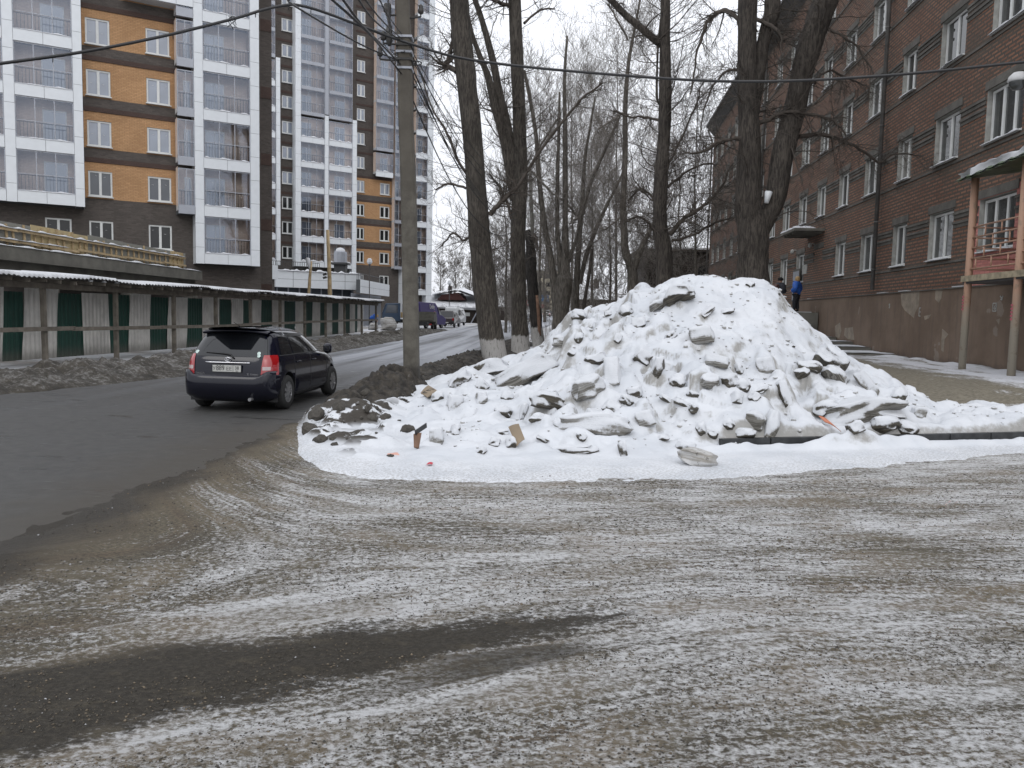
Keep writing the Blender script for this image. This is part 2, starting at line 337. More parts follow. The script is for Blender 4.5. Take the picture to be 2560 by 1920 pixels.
# ---- loose crumbs of dirt and ice over the yard
def lumps(name,C,rad,mats,mi=None,flat=.7,sub=0,jit=.35,seed=1):
    r=np.random.default_rng(seed)
    bm=bmesh.new(); bmesh.ops.create_icosphere(bm,subdivisions=1,radius=1)
    if sub: 
        pass
    base=np.array([v.co[:] for v in bm.verts]); F=np.array([[v.index for v in f.verts] for f in bm.faces]); bm.free()
    if sub==-1:
        base=np.array([(1,0,0),(0,1,0),(-1,0,0),(0,-1,0),(0,0,1),(0,0,-1)],float); F=np.array([(0,1,4),(1,2,4),(2,3,4),(3,0,4),(1,0,5),(2,1,5),(3,2,5),(0,3,5)])
    n=len(C); k=len(base)
    V=np.repeat(base[None],n,0)*(1+jit*(r.random((n,k,1))*2-1))
    a=r.random(n)*6.283; ca,sa=np.cos(a)[:,None],np.sin(a)[:,None]
    V*=np.stack([1+.5*r.random(n),.7+.4*r.random(n),flat*(.6+.7*r.random(n))],-1)[:,None]
    x=V[...,0]*ca-V[...,1]*sa; y=V[...,0]*sa+V[...,1]*ca; V=np.stack([x,y,V[...,2]],-1)*rad[:,None,None]+C[:,None]
    me=bpy.data.meshes.new(name); FF=(F[None]+(np.arange(n)*k)[:,None,None]).reshape(-1,3)
    me.vertices.add(n*k); me.vertices.foreach_set('co',V.ravel().astype(np.float32)); me.loops.add(FF.size); me.loops.foreach_set('vertex_index',FF.ravel().astype(np.int32))
    me.polygons.add(len(FF)); me.polygons.foreach_set('loop_start',np.arange(0,FF.size,3,dtype=np.int32)); me.polygons.foreach_set('loop_total',np.full(len(FF),3,np.int32))
    for m in mats: me.materials.append(m)
    if mi is not None: me.polygons.foreach_set('material_index',np.repeat(mi,len(F)).astype(np.int32))
    me.update(calc_edges=True); o=bpy.data.objects.new(name,me); COL.objects.link(o); return o
plain('crumb_dark',(.050,.045,.038),.9,var=.4,scale=30); plain('crumb_pale',(.36,.365,.375),.6,var=.15,scale=30); plain('crumb_brown',(.13,.105,.075),.9,var=.3,scale=30)
N=40000; d=2.6*(9.6/2.6)**rng.random(N); q=(rng.random(N)*1.75-.85)*.82; cx=q*d; cy=d
sk=(cy-.3*cx); keep=(vn(cx*.6,sk*3.0,31)+.5*vn(cx*2,sk*8,32)>.62)&(cx>yardz(cx,cy)*0-3.7)
cx,cy=cx[keep],cy[keep]; rr=(0.002+.0050*rng.random(len(cx))**3)*(.75+.15*cy**.8)
cz=yardz(cx,cy)+rr*.3
tag(lumps('dirt_crumbs',np.stack([cx,cy,cz],-1),rr,[MATS['crumb_dark'],MATS['crumb_brown'],MATS['crumb_pale']],rng.choice(3,len(cx),p=[.64,.34,.02]),sub=-1),
    'loose crumbs of frozen dirt and ice scattered over the foreground','dirt crumbs',kind='stuff')
# ================= snow heap =================
D2=1.15729
SIL=[(640,908,12.6),(665,886,12.7),(720,874,12.9),(760,884,12.8),(800,892,12.8),(835,890,13.2),(880,868,15.6),(930,842,16.6),(980,806,17.3),(1010,790,17.5),(1060,779,17.6),(1110,765,17.8),(1160,748,18),(1195,712,18.3),(1215,692,18.3),(1240,667,18),(1290,661,17.6),(1330,652,17.3),(1360,628,17.2),(1400,614,17),(1440,607,16.8),(1490,592,16.5),(1540,593,16.5),(1580,605,16.4),(1620,600,16.4),(1650,603,16.3),(1680,622,16.2),(1700,651,16.1),(1740,691,16),(1790,731,15.7),(1830,766,15.5),(1870,786,15.2),(1930,816,14.8),(1980,846,14.3),(2030,868,13.8),(2110,864,13.6),(2160,872,13.4),(2212,871,13.3),(2300,880,13.3)]
SQ=[];SH=[];SY=[]
for x_,y_,Y_ in SIL:
    p=DP(x_*D2,y_*D2,Y_); SQ.append(p[0]/p[1]); SH.append(p[2]); SY.append(Y_)
SQ=np.array(SQ);SH=np.array(SH);SY=np.array(SY)
EDGE=[(-3.55,13.6),(-3.44,12.57),(-2.62,9.65),(-2.06,8.72),(-1.61,8.45),(-1.07,8.27),(-.31,8.29),(2.01,8.58),(3.18,9.02),(3.82,9.35),(5.28,10.08),(7.18,11.05),(12,13.4)]
K0=GP(1840,1127); K1=GP(2560,1107); KD=(K1-K0)[:2]; KD/=np.linalg.norm(KD)
def kerbY(X): return K0[1]+(X-K0[0])*KD[1]/KD[0]
# chunk list: px, py of the middle, width, height (photo pixels), turn, kind, label
CH=[
(1320,932,158,40,26,'slab','long snow-topped slab of dirty ice slanting up on the left shoulder of the heap'),
(1699,737,74,26,24,'slab','dark slab of dirty ice just below the top of the heap'),
(1650,768,52,17,33,'slab','small pale slanting slab below the dark slab near the heap top'),
(1446,788,34,21,6,'lump','round brownish ice lump high on the left end of the ridge'),
(1491,900,52,24,14,'lump','dark wedge of ice in the middle of the left slope'),
(1530,928,40,60,8,'block','upright pale block of ice in the middle of the heap'),
(1470,968,78,42,22,'lump','hollow dark cluster of ice below the upright pale block'),
(1232,922,80,26,16,'slab','snow-covered slab above the long one by the tree foot'),
(1148,950,62,20,48,'slab','black-speckled steep slab at the left edge of the heap'),
(1396,868,28,22,0,'lump','small grey lump between the ridge and the long slab'),
(1645,918,26,46,-12,'lump','two-sided dark ice splinter left of the heap centre'),
(1752,842,58,34,8,'block','crumbling grey block on the bare upper slope'),
(1695,956,36,28,5,'lump','cracked dark lump in the centre of the heap'),
(1777,958,46,26,-8,'lump','black and white speckled lump right of the heap centre'),
(1733,991,34,12,-22,'lump','thin dark sliver below the heap centre'),
(1790,902,60,24,-6,'block','white squarish block above the speckled lump'),
(1914,918,42,36,14,'block','solitary squarish grey block on the smooth right slope'),
(2074,906,78,28,-36,'slab','dark slab sliding down the upper right slope'),
(2021,942,52,18,-18,'slab','flat slab with snow cap left of the sliding slab'),
(2084,975,66,24,-48,'slab','dark smooth slab pointing down right beside the striped block'),
(2164,968,30,56,38,'block','striped block of layered ice standing on its end on the right slope'),
(2107,957,32,16,-4,'lump','small layered lump left of the striped block'),
(1960,986,24,62,12,'block','thin upright dark slab in the snow on the right half'),
(2248,992,36,26,-14,'lump','dark lump on top of the largest slab'),
(2298,1037,32,24,4,'block','angular grey block at the right tip of the largest slab'),
(1887,1052,50,34,-8,'lump','dark layered lump under a snow cap left of the orange strip'),
(1928,1064,34,66,-24,'lump','tall leaning brown lump beside the layered lump'),
(1861,1092,50,20,12,'lump','low dark lump by the left end of the black kerb'),
(2064,1028,60,26,24,'lump','dark edge of ice above the orange strip'),
(1556,1126,20,36,6,'block','small upright block at the end of the low front ridge'),
(1421,1124,130,14,2,'slab','long low slab with a dark crack below the cardboard'),
(1480,1062,190,36,-2,'slab','wide grey icy slab low in the middle of the heap'),
(1612,1052,48,34,18,'block','square grey end block of the wide low slab'),
(1368,1008,80,26,-14,'slab','rounded dark slab right above the upright cardboard'),
(1306,1032,16,40,-18,'lump','thin dark shard standing above the cardboard'),
(1203,998,30,28,4,'lump','round grey lump alone on the left slope'),
(1137,1010,40,36,-10,'block','pale ice block under the steep speckled slab'),
(1092,1092,34,40,6,'block','pale translucent ice block low on the left beside the broken board'),
(1716,1120,46,26,-10,'lump','brown stained lump behind the front ice boulder'),
(2210,1066,70,32,4,'lump','dark broken ice under the largest slab'),
(2266,1076,56,26,-20,'lump','dark wedge right under the largest slab'),
]
_r=random.Random(21); SM=[]
_k=0
while len(SM)<44 and _k<4000:
    _k+=1; _x=_r.uniform(1090,2260); _y=_r.uniform(700,1140)
    _t=float(np.interp(_x,[a*D2 for a,b,c in SIL],[b*D2 for a,b,c in SIL])); _b=1150-(60 if _x>1840 else 0)
    if not(_t+14<_y<_b): continue
    if 1820<_x<2120 and _y<880 and _r.random()<.8: continue
    if any(abs(_x-c[0])<(c[2]*.62+14) and abs(_y-c[1])<(c[3]*.62+12) for c in CH): continue
    if any(abs(_x-c[0])<26 and abs(_y-c[1])<20 for c in SM): continue
    SM.append((_x,_y,_r.uniform(14,38),_r.uniform(9,24),_r.uniform(-45,45),_r.choice(['lump','block','lump']),'small dark ice lump poking out of the snow heap between the larger blocks'))
NB=len(CH); CH=CH+SM
BIG=(2150,1032,200,62)
def heap0(X,Y):
    q=X/np.maximum(Y,.1); H=np.interp(q,SQ,SH); YR=np.interp(q,SQ,SY)
    ye=interp(EDGE,X); toe=ye+np.interp(X,[-3.4,-2.5,-1,2,3.2,6,12],[.25,.6,1.0,1.3,1.9,2.0,2.0])
    kx=K0[0]
    ky=kerbY(X); onk=sst(kx-.9,kx+.1,X)
    toe=toe*(1-onk)+(ky-.01)*onk
    t=(Y-toe)/np.maximum(YR-toe,.3)
    lobe=1-sst(-.165,-.135,q)
    tt=np.clip(t,0,1); pr=(.55*tt+.45*tt*tt*(3-2*tt))
    pr=pr*(1-lobe)+lobe*(.25*tt+.75*tt**2.6)
    z=H*pr
    zb=(.25+.06*fbm(X,Y*0,.5,3,44))*sst(-.04,.16,Y-ky)*onk
    z=np.maximum(z,0)+zb*(1-tt)*1.0
    back=np.interp(q,[-.28,-.19,-.15,0,.2,.3,.36,.5],[.9,1.0,2.2,4.6,4.6,3.0,1.7,1.6])
    s=np.maximum(Y-YR,0)/back; z=z-H*np.where(s>0,s**1.5,0)
    z=z+gh(X,Y)*sst(0,1,t)*0
    return z,t,ye,YR,H,onk,ky
_cb=[]
def heap(X,Y,detail=True):
    X=np.asarray(X,float);Y=np.asarray(Y,float)
    z,t,ye,YR,H,onk,ky=heap0(X,Y)
    am=sst(-.05,.25,t)*(1-.55*sst(1.3,1.8,Y-YR))*np.clip(H/1.2,.5,1)
    if detail:
        q=X/np.maximum(Y,.1)
        smooth=sst(.17,.23,q)*(1-sst(.36,.42,q))*sst(.35,.6,t)   # the slid, smooth upper right face
        a2=am*(1-.6*smooth)
        z=z+a2*(.23*fbm(X,Y,1.5,3,21)+.25*voro(X+.3*fbm(X,Y,.5,2,3),Y,.75,22)+.19*voro(X,Y+.2*fbm(X,Y,.4,2,4),.36,23)+.035*fbm(X,Y,.16,3,24)-.05)-a2*.16*sst(.55,.95,voro(X+5,Y+3,.62,61)+.3*voro(X,Y,.2,62))
        rz=np.exp(-((t-1)/.10)**2); z=z-.16*rz*a2*0
    z=z+.012*fbm(X,Y,.35,4,25)+.006*fbm(X,Y,.08,3,26)
    for (cx,cy,rx,ry,h) in _cb:
        m=(abs(X-cx)<3*rx)&(abs(Y-cy)<3*ry)
        if np.any(m): z=z+h*np.exp(-((X-cx)/rx)**2-((Y-cy)/ry)**2)*m
    # apron: packed clean snow in front, fading out onto the yard
    n=.25*fbm(X,Y,1.1,4,27)+.10*fbm(X,Y,.22,3,28)
    e=Y-ye+n*.45
    ap=-.05+.075*sst(-.12,.28,e)+.03*sst(.2,1.2,e)
    side=sst(-3.9,-3.35,X+.25*fbm(X,Y,.5,3,29)+.05*(Y-12.5))
    gap=np.where((Y>ky-.14)&(Y<=ky-.015+.03*fbm(X,Y*0,.4,3,45)),1,0)*sst(kx_-.15,kx_+.05,X)
    berm=.19*np.exp(-((Y-ky+.27)/.13)**2)*onk*(.35+1.1*np.clip(fbm(X,Y*0,.9,4,30)*1.4+.45,0,1))
    z=np.maximum(z,0)+ap+berm
    z=np.where(gap>.5,np.minimum(z,.005),z)
    z=z*side-.12*(1-side)
    z=np.where(Y>YR+.2,np.minimum(z,z-.35*sst(0,1,(Y-YR-1.5)/2)),z)
    return z
kx_=K0[0]
def surf(px,py,hf=None):
    p=GT(px,py,hf or (lambda X,Y:heap(X,Y)),7.5,30); return p
def fit_sil(it=2):
    global SH
    for _ in range(it):
        for i in range(len(SQ)):
            if SQ[i]<-.085: continue
            Yv=np.arange(SY[i]-2.2,SY[i]+1.6,.04); best=-9
            for dq in (-.006,0,.006): best=max(best,float(np.max((heap((SQ[i]+dq)*Yv,Yv)-CAMH)/Yv))) if dq==0 else best
            SH[i]=max(SH0[i]-.4,min(SH0[i]+.2,SH[i]+.8*((SH0[i]-CAMH)/SY[i]-best)*SY[i]))
SH0=SH.copy(); fit_sil(2)
# mounds of snow that lean against the blocks
info=[]
for c in CH:
    p=surf(c[0],c[1]+c[3]*.3); s=p[1]/FPX; info.append((p,s))
big_p=surf(BIG[0],BIG[1]+26); bs=big_p[1]/FPX
for c,(p,s) in zip(CH,info):
    w=c[2]*s; h=c[3]*s; _cb.append((p[0],p[1]+.10+h*.6,max(.13,w*.55),.16+h*.5,min(.20,h*.5)))
    _cb.append((p[0]+.02,p[1]-.13-h*.35,max(.10,w*.42),.10+h*.25,-min(.10,h*.30)))
_cb.append((big_p[0]+.1,big_p[1]+.75,.75,.55,.30))
fit_sil(2)
t=NT('heap_snow'); v=t.obj(); x,y,z=t.xyz(v); nz=t.nz()
n1=t.noise(v,1.4,5,.6); n2=t.noise(v,9,6,.7); n3=t.noise(v,34,4,.7)
c=t.mix(t.rmp(n1,.35,.7),(.555,.57,.595),(.48,.50,.53))
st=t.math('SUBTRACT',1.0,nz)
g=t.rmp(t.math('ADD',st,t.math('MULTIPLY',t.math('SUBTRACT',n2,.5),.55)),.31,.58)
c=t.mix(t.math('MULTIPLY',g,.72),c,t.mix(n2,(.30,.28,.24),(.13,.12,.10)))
soil=t.math('MULTIPLY',t.rmp(t.math('ADD',t.noise(v,3.2,6,.62),t.rmp(x,-2.1,-1.3,.10,-.55)),.545,.60),t.rmp(z,.04,.14))
soil=t.math('MAXIMUM',soil,t.math('MULTIPLY',t.rmp(t.math('ADD',x,t.math('MULTIPLY',n2,.9)),-2.5,-3.0),t.rmp(n2,.40,.55,.35,.95)))
soil=t.math('MULTIPLY',soil,t.rmp(y,14.2,13.4))
c=t.mix(soil,c,t.mix(n3,(.03,.027,.024),(.07,.062,.052)))
pep=t.math('MULTIPLY',t.rmp(n3,.70,.76),t.rmp(t.noise(v,.9,3),.48,.62)); c=t.mix(t.math('MULTIPLY',pep,.75),c,(.16,.14,.12))
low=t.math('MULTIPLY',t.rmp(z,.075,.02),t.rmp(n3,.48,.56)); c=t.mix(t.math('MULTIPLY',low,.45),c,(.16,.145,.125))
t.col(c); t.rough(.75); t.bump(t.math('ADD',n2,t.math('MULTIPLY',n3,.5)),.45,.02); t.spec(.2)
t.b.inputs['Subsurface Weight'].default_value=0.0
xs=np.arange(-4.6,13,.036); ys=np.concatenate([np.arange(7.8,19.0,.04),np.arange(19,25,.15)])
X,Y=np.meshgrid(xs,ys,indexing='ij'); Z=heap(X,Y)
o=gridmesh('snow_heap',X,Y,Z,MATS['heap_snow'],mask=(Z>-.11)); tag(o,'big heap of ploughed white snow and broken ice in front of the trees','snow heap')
# ---- ice blocks
def ice_mat(name,a,b,cap=True,stripe=26):
    t=NT(name); v=t.obj(); x,y,z=t.xyz(v)
    w=t.math('ADD',z,t.math('MULTIPLY',t.noise(v,5,3),.06)); band=t.noise(t.comb(t.math('MULTIPLY',x,.8),t.math('MULTIPLY',y,.8),t.math('MULTIPLY',w,stripe)),1.6,4,.7)
    c=t.mix(t.rmp(band,.38,.62),a,b); n=t.noise(v,18,5,.7); c=t.mix(t.rmp(n,.58,.68,0,.8),c,(.035,.03,.026))
    if cap:
        k=t.rmp(t.math('ADD',t.nz(),t.math('MULTIPLY',t.math('SUBTRACT',n,.5),.6)),-.12,.14); c=t.mix(k,c,(.54,.555,.58))
    t.col(c); t.rough(.6); t.bump(t.math('ADD',band,n),.6,.02); return t.m
ice_mat('ice_dark',(.022,.018,.013),(.090,.079,.058)); ice_mat('ice_pale',(.10,.09,.072),(.30,.295,.28)); ice_mat('ice_striped',(.06,.053,.042),(.22,.21,.185),True,44)
def block(kind,w,h,d,seed,big=False):
    r=random.Random(seed); bm=bmesh.new(); bmesh.ops.create_cube(bm,size=1)
    n={'slab':5,'block':4,'lump':4}[kind]+(5 if big else 3)
    bmesh.ops.subdivide_edges(bm,edges=bm.edges,cuts=n,use_grid_fill=True)
    from mathutils import noise as mn
    k=.10 if kind=='block' else .16
    for q in bm.verts:
        p=q.co.copy(); l=max(abs(p.x),abs(p.y),abs(p.z)); rd=p.normalized()*.56
        f={'slab':.48,'block':.42,'lump':.78}[kind]; p=p.lerp(rd,f)
        nv=mn.noise_vector(p*2.1+Vector((seed*3.7,seed*1.3,0))); p+=nv*k*1.15; p+=mn.noise_vector(p*5+Vector((seed,0,0)))*k*.22
        if kind=='slab': p.z+=.10*math.sin(p.x*5+seed)
        q.co=Vector((p.x*w,p.y*d,p.z*h))
    me=bpy.data.meshes.new('ice_block'); bm.normal_update(); bm.to_mesh(me); bm.free(); me.polygons.foreach_set('use_smooth',[True]*len(me.polygons))
    return me
for i,(c,(p,s)) in enumerate(zip(CH,info)):
    px,py,w,h,ang,kind,label=c; W_=w*s*(.88 if i<NB else 1); H_=h*s*(1.0 if i<NB else 1.1)
    me=block(kind,W_*1.12,H_*(1.5 if kind=='slab' else 1.3),max(.18,min(W_,H_*2.4)*.9),i+1)
    mt='ice_striped' if ('striped' in label or 'layered' in label or i==0) else ('ice_pale' if ('pale' in label or 'white' in label or 'grey' in label) else 'ice_dark')
    me.materials.append(MATS[mt]); o=bpy.data.objects.new('ice_block',me); COL.objects.link(o)
    z=float(heap(p[0],p[1])); o.location=(p[0],p[1]+.02,z+H_*.05); o.rotation_euler=(R_(random.uniform(-22,4)),-R_(ang),R_(random.uniform(-22,22)))
    tag(o,label,'ice block','ice blocks frozen into the snow heap' if i<NB else 'small ice lumps in the snow heap')
me=block('slab',BIG[2]*bs*1.1,BIG[3]*bs*.9,1.0,77,True); me.materials.append(MATS['ice_striped'])
o=bpy.data.objects.new('ice_block',me); COL.objects.link(o); o.location=(big_p[0]+.04,big_p[1]+.22,big_p[2]+.14); o.rotation_euler=(R_(-8),-R_(7),R_(6))
tag(o,'largest layered ice slab, snow on its flat top, low on the right side','ice block','ice blocks frozen into the snow heap')
# ---- boulder of ice at the front foot
p=surf(1748,1166); sc=p[1]/FPX; me=block('lump',92*sc,46*sc,60*sc,91,True); ice_mat('ice_front',(.22,.205,.18),(.46,.46,.46),False,9); me.materials.append(MATS['ice_front'])
o=bpy.data.objects.new('ice_boulder',me); COL.objects.link(o); o.location=(p[0],p[1]+.1,p[2]+.09); o.rotation_euler=(.1,.16,.3); tag(o,'pale marbled ice boulder lying alone at the front foot of the heap','ice boulder')
# ---- black kerb
t=NT('kerb_black'); n=t.noise(scale=6,detail=5); t.col(t.mix(t.rmp(n,.3,.7),(.012,.013,.014),(.04,.042,.044))); t.rough(.5); t.bump(n,.3,.02)
mb=MB(); a=Vector((K0[0]-.25,kerbY(K0[0]-.25)-.045,.045)); b=Vector((9.5,kerbY(9.5)-.045,.045))
n=9
for i in range(n): 
    q0=a.lerp(b,i/n); q1=a.lerp(b,(i+1)/n-.003); mb.bar(q0,q1,.09,.27)
o=mb.build('kerb',MATS['kerb_black']); tag(o,'low black concrete kerb showing between the snow at the right','kerb')
# ---- crumbs of snow and soil lying on the heap and its apron
N=3800; hx=rng.uniform(-3.6,9,N); hy=rng.uniform(8.3,17.5,N); zz=heap(hx,hy); yr=np.interp(hx/hy,SQ,SY); k=(hy<yr+.3)&(zz>.13)&((vn(hx*1.3,hy*1.3,51)>.52)|(rng.random(N)<.12)); hx,hy,zz=hx[k],hy[k],zz[k]
rr=.007+.036*rng.random(len(hx))**3.5
dk=(rng.random(len(hx))<np.where(hx<-1.4,.75,.02))
tag(lumps('snow_crumbs',np.stack([hx,hy,zz+rr*.25],-1),rr,[MATS['heap_snow'],MATS['crumb_dark']],dk.astype(int),jit=.3),'small lumps of snow and black soil strewn over the heap','snow crumbs',kind='stuff')
# ---- clods of black soil on the low left end
for i,(px,py,r_,lab) in enumerate([(846,1022,17,'large black soil clod on top of the low snow bank at the left end'),(916,1024,11,'black clod at the right end of the low bank crest'),(1020,1076,17,'black soil clod beside the broken brown board'),(962,1045,15,'black clod in the middle of the low bank'),(833,1098,9,'round black clod in the hollow of the snow'),(836,1114,8,'black clod just below the round one in the hollow'),(868,1099,4.5,'tiny black clod alone in the snow hollow'),(976,1142,8,'black clod below the pink scrap in the snow'),(928,1049,12,'flat black clod below the bank crest'),(790,1040,20,'wide dark soil lump on the street side of the low bank'),(772,1075,18,'dark soil patch at the outer foot of the low bank'),(800,1105,16,'dark clod where the bank meets the yard')]):
    p=surf(px,py); sc=p[1]/FPX; me=block('lump',2.1*r_*sc,1.4*r_*sc,2*r_*sc,200+i); me.materials.append(MATS['crumb_dark'])
    o=bpy.data.objects.new('soil_clod',me); COL.objects.link(o); o.location=(p[0],p[1]+.02,p[2]); o.rotation_euler=(random.random(),random.random(),random.random()*6); tag(o,lab,'soil clod','black soil clods on the low snow bank')
# ================= dirty banks along the street =================
t=NT('dirty_snow'); v=t.obj(); n1=t.noise(v,2.2,6,.68); n2=t.noise(v,11,5,.7); n3=t.noise(v,45,4,.7)
c=t.mix(t.rmp(t.math('ADD',t.math('MULTIPLY',n1,.6),t.math('MULTIPLY',n2,.5)),.40,.72),(.020,.017,.013),(.070,.060,.046))
k=t.rmp(t.math('ADD',t.math('ADD',t.math('MULTIPLY',t.nz(),.35),t.math('MULTIPLY',n2,.75)),t.math('MULTIPLY',n1,.5)),.93,1.10)
c=t.mix(t.math('MULTIPLY',k,.55),c,(.24,.24,.24)); t.col(c); t.rough(.85); t.bump(t.math('ADD',n2,n3),.8,.04)
t=NT('soil_bank'); v=t.obj(); n1=t.noise(v,3,6,.68); n2=t.noise(v,14,5,.7); c=t.mix(t.rmp(t.math('ADD',n1,t.math('MULTIPLY',n2,.5)),.6,.95),(.012,.010,.008),(.050,.042,.032))
k=t.rmp(t.math('ADD',t.math('MULTIPLY',n2,.8),t.math('MULTIPLY',n1,.5)),.78,.88); c=t.mix(t.math('MULTIPLY',k,.7),c,(.26,.26,.26)); t.col(c); t.rough(.85); t.bump(n2,.8,.04)
def bank(name,label,pts,mat,res,seed,cat='snow bank',clods=0):
    # pts: list of (Y, X inner, X outer, height)
    pts=np.array(pts,float); ys=np.arange(pts[0,0],pts[-1,0],res); k=np.linspace(0,1,max(8,int(3.2/res)))
    a=np.interp(ys,pts[:,0],pts[:,1]); b=np.interp(ys,pts[:,0],pts[:,2]); h=np.interp(ys,pts[:,0],pts[:,3])
    X=a[:,None]*(1-k)+b[:,None]*k; Y=ys[:,None]+0*k; X=X+.18*fbm(Y,X,1.2,3,seed)
    pr=np.sin(np.pi*np.clip(k,0,1))**.8
    lump=.75+.55*fbm(X,Y,1.3,4,seed+1)+.5*voro(X,Y,.55,seed+2)+.32*voro(X,Y,.24,seed+3)+.16*fbm(X,Y,.12,3,seed+4)
    Z=gh(X,Y)-.06+h[:,None]*pr*lump
    o=gridmesh(name,X,Y,Z,MATS[mat]); return tag(o,label,cat)
bank('snow_bank','long bank of dirty ploughed snow between the street and the striped fence',[(4,-10.6,-13.4,.4),(15,-10.25,-13.2,.42),(19,-9.3,-12.6,.42),(22,-8.7,-12.2,.38),(36,-7.8,-11.2,.34),(50,-6.8,-10.3,.36),(60,-6.5,-9.1,.36),(74,-5.9,-7.2,.12)],'dirty_snow',.09,61)
bank('snow_bank','dark clumpy bank of soil and snow between the pole and the first whitewashed tree',[(17.6,-2.7,-1.6,.2),(19,-3.0,-1.6,.30),(25,-2.9,-1.3,.30),(30,-2.5,-.9,.28),(38,-1.9,.2,.26),(50,-.7,1.4,.26)],'soil_bank',.06,71)
bank('soil_mound','heap of dark frozen soil clods at the roadside left of the concrete pole',[(13.4,-3.1,-2.2,.05),(14.3,-3.5,-1.8,.42),(15.8,-3.35,-1.7,.60),(17.2,-3.05,-1.6,.5),(18.4,-2.9,-1.7,.1)],'soil_bank',.04,81,'soil mound')
n=900; yy=rng.uniform(13.8,34,n); xx=np.interp(yy,[13.8,18,25,34],[-2.8,-2.4,-2.0,-1.7])+rng.normal(0,.33,n); rr=.03+.09*rng.random(n)**3
zz=gh(xx,yy)+np.interp(yy,[13.8,15.5,18,20,34],[.1,.38,.15,.22,.18])*np.exp(-((xx-np.interp(yy,[13.8,18,25,34],[-2.8,-2.4,-2.0,-1.7]))/.5)**2)+.02
tag(lumps('frozen_clods',np.stack([xx,yy,zz],-1),rr,[MATS['soil_bank'],MATS['crumb_dark']],rng.integers(0,2,n),jit=.4,flat=.9),'countless dark frozen clods littering the roadside banks by the pole','frozen clods',kind='stuff')
# grey plaster-like snow lumps beyond the fence end
for (px,py,w,h,lab) in [(972,806,40,30,'big pale snow boulder in front of the blue truck'),(934,811,18,16,'smaller rough snow lump left of the big pale boulder')]:
    p=DP(px,py,72); sc=p[1]/FPX; me=block('lump',w*sc*1.1,h*sc*1.1,w*sc,300+px,True); me.materials.append(MATS['ice_front']); o=bpy.data.objects.new('snow_boulder',me); COL.objects.link(o)
    o.location=(p[0],p[1],gh(p[0],p[1])+h*sc*.42); tag(o,lab,'snow boulder')
# ================= building materials =================
def brick_mat(name,c1,c2,mortar,sc=1.0,ms=.012,rough=.85,blotch=None,bw=.25,rh=.077):
    t=NT(name); v=t.obj(); x,y,z=t.xyz(v); vv=t.comb(t.math('ADD',x,y),z)
    b=t.n('TexBrick'); t.l(vv,b.inputs['Vector']); b.inputs['Scale'].default_value=1; b.inputs['Brick Width'].default_value=bw*sc; b.inputs['Row Height'].default_value=rh*sc
    b.inputs['Mortar Size'].default_value=ms*sc; b.inputs['Color1'].default_value=c1+(1,); b.inputs['Color2'].default_value=c2+(1,); b.inputs['Mortar'].default_value=mortar+(1,); b.inputs['Bias'].default_value=0
    c=b.outputs['Color']; n=t.noise(vv,.6,5); n2=t.noise(vv,9,4)
    c=t.mix(t.rmp(n,.35,.7,0,.35),c,tuple(q*.55 for q in c1)); c=t.mix(t.rmp(n2,.5,.8,0,.3),c,tuple(min(1,q*1.5) for q in c2))
    if name=='brick_old':
        zm_=t.math('ABSOLUTE',t.math('SUBTRACT',t.math('MODULO',t.math('ADD',z,2.85),3.2),.1)); c=t.mix(t.math('MULTIPLY',t.rmp(t.math('ADD',zm_,t.math('MULTIPLY',t.math('SUBTRACT',n,.5),1.2)),.55,.2),.42),c,(.075,.068,.055))
    if blotch: c=t.mix(t.rmp(t.noise(vv,.35,6,.65),.52,.64,0,blotch[1]),c,blotch[0])
    t.col(c); t.rough(rough); t.bump(t.math('ADD',t.math('MULTIPLY',b.outputs['Fac'],-1.0),t.math('MULTIPLY',n2,.4)),.6,.012); return t.m
brick_mat('brick_orange',(.40,.222,.105),(.49,.285,.142),(.27,.165,.085),1.0,.010)
brick_mat('brick_darkbrown',(.060,.049,.043),(.100,.083,.073),(.075,.068,.061))
brick_mat('brick_redbrown',(.06,.034,.028),(.08,.048,.038),(.05,.036,.03))
brick_mat('brick_loggia',(.60,.47,.39),(.68,.55,.46),(.55,.45,.38))
brick_mat('brick_old',(.155,.070,.042),(.24,.118,.072),(.060,.052,.042),1.6,.022,.9,((.070,.058,.045),.6))
brick_mat('brick_pink',(.42,.15,.125),(.50,.20,.17),(.35,.14,.12),1.2,.016,.8)
t=NT('concrete_band'); n=t.noise(scale=1.4,detail=6,rough=.65); n2=t.noise(scale=18,detail=4); c=t.mix(t.rmp(n,.35,.7),(.07,.066,.058),(.125,.118,.105)); c=t.mix(t.rmp(n2,.5,.75,0,.5),c,(.08,.07,.06)); t.col(c); t.rough(.9); t.bump(n2,.4,.02)
t=NT('plinth_render'); v=t.obj(); x,y,z=t.xyz(v); n=t.noise(v,.5,6,.6); n2=t.noise(v,6,5); st=t.noise(t.comb(t.math('MULTIPLY',x,2.0),t.math('MULTIPLY',z,.22)),1.5,5)
c=t.mix(t.rmp(n,.35,.65),(.112,.077,.053),(.158,.113,.082)); c=t.mix(t.rmp(st,.48,.7,0,.3),c,(.055,.043,.036)); c=t.mix(t.rmp(t.noise(v,.75,5,.55),.655,.67,0,.8),c,(.20,.165,.135)); c=t.mix(t.rmp(t.math('ADD',z,t.math('MULTIPLY',n2,.6)),1.15,.7,0,.65),c,(.05,.042,.035))
t.col(c); t.rough(.9); t.bump(t.math('ADD',n2,n),.4,.02)
plain('cladding_white',(.60,.625,.65),.35,var=.04,scale=3); plain('seam_dark',(.06,.065,.07),.7); plain('alu_grey',(.30,.315,.35),.4,metal=.2,var=.06)
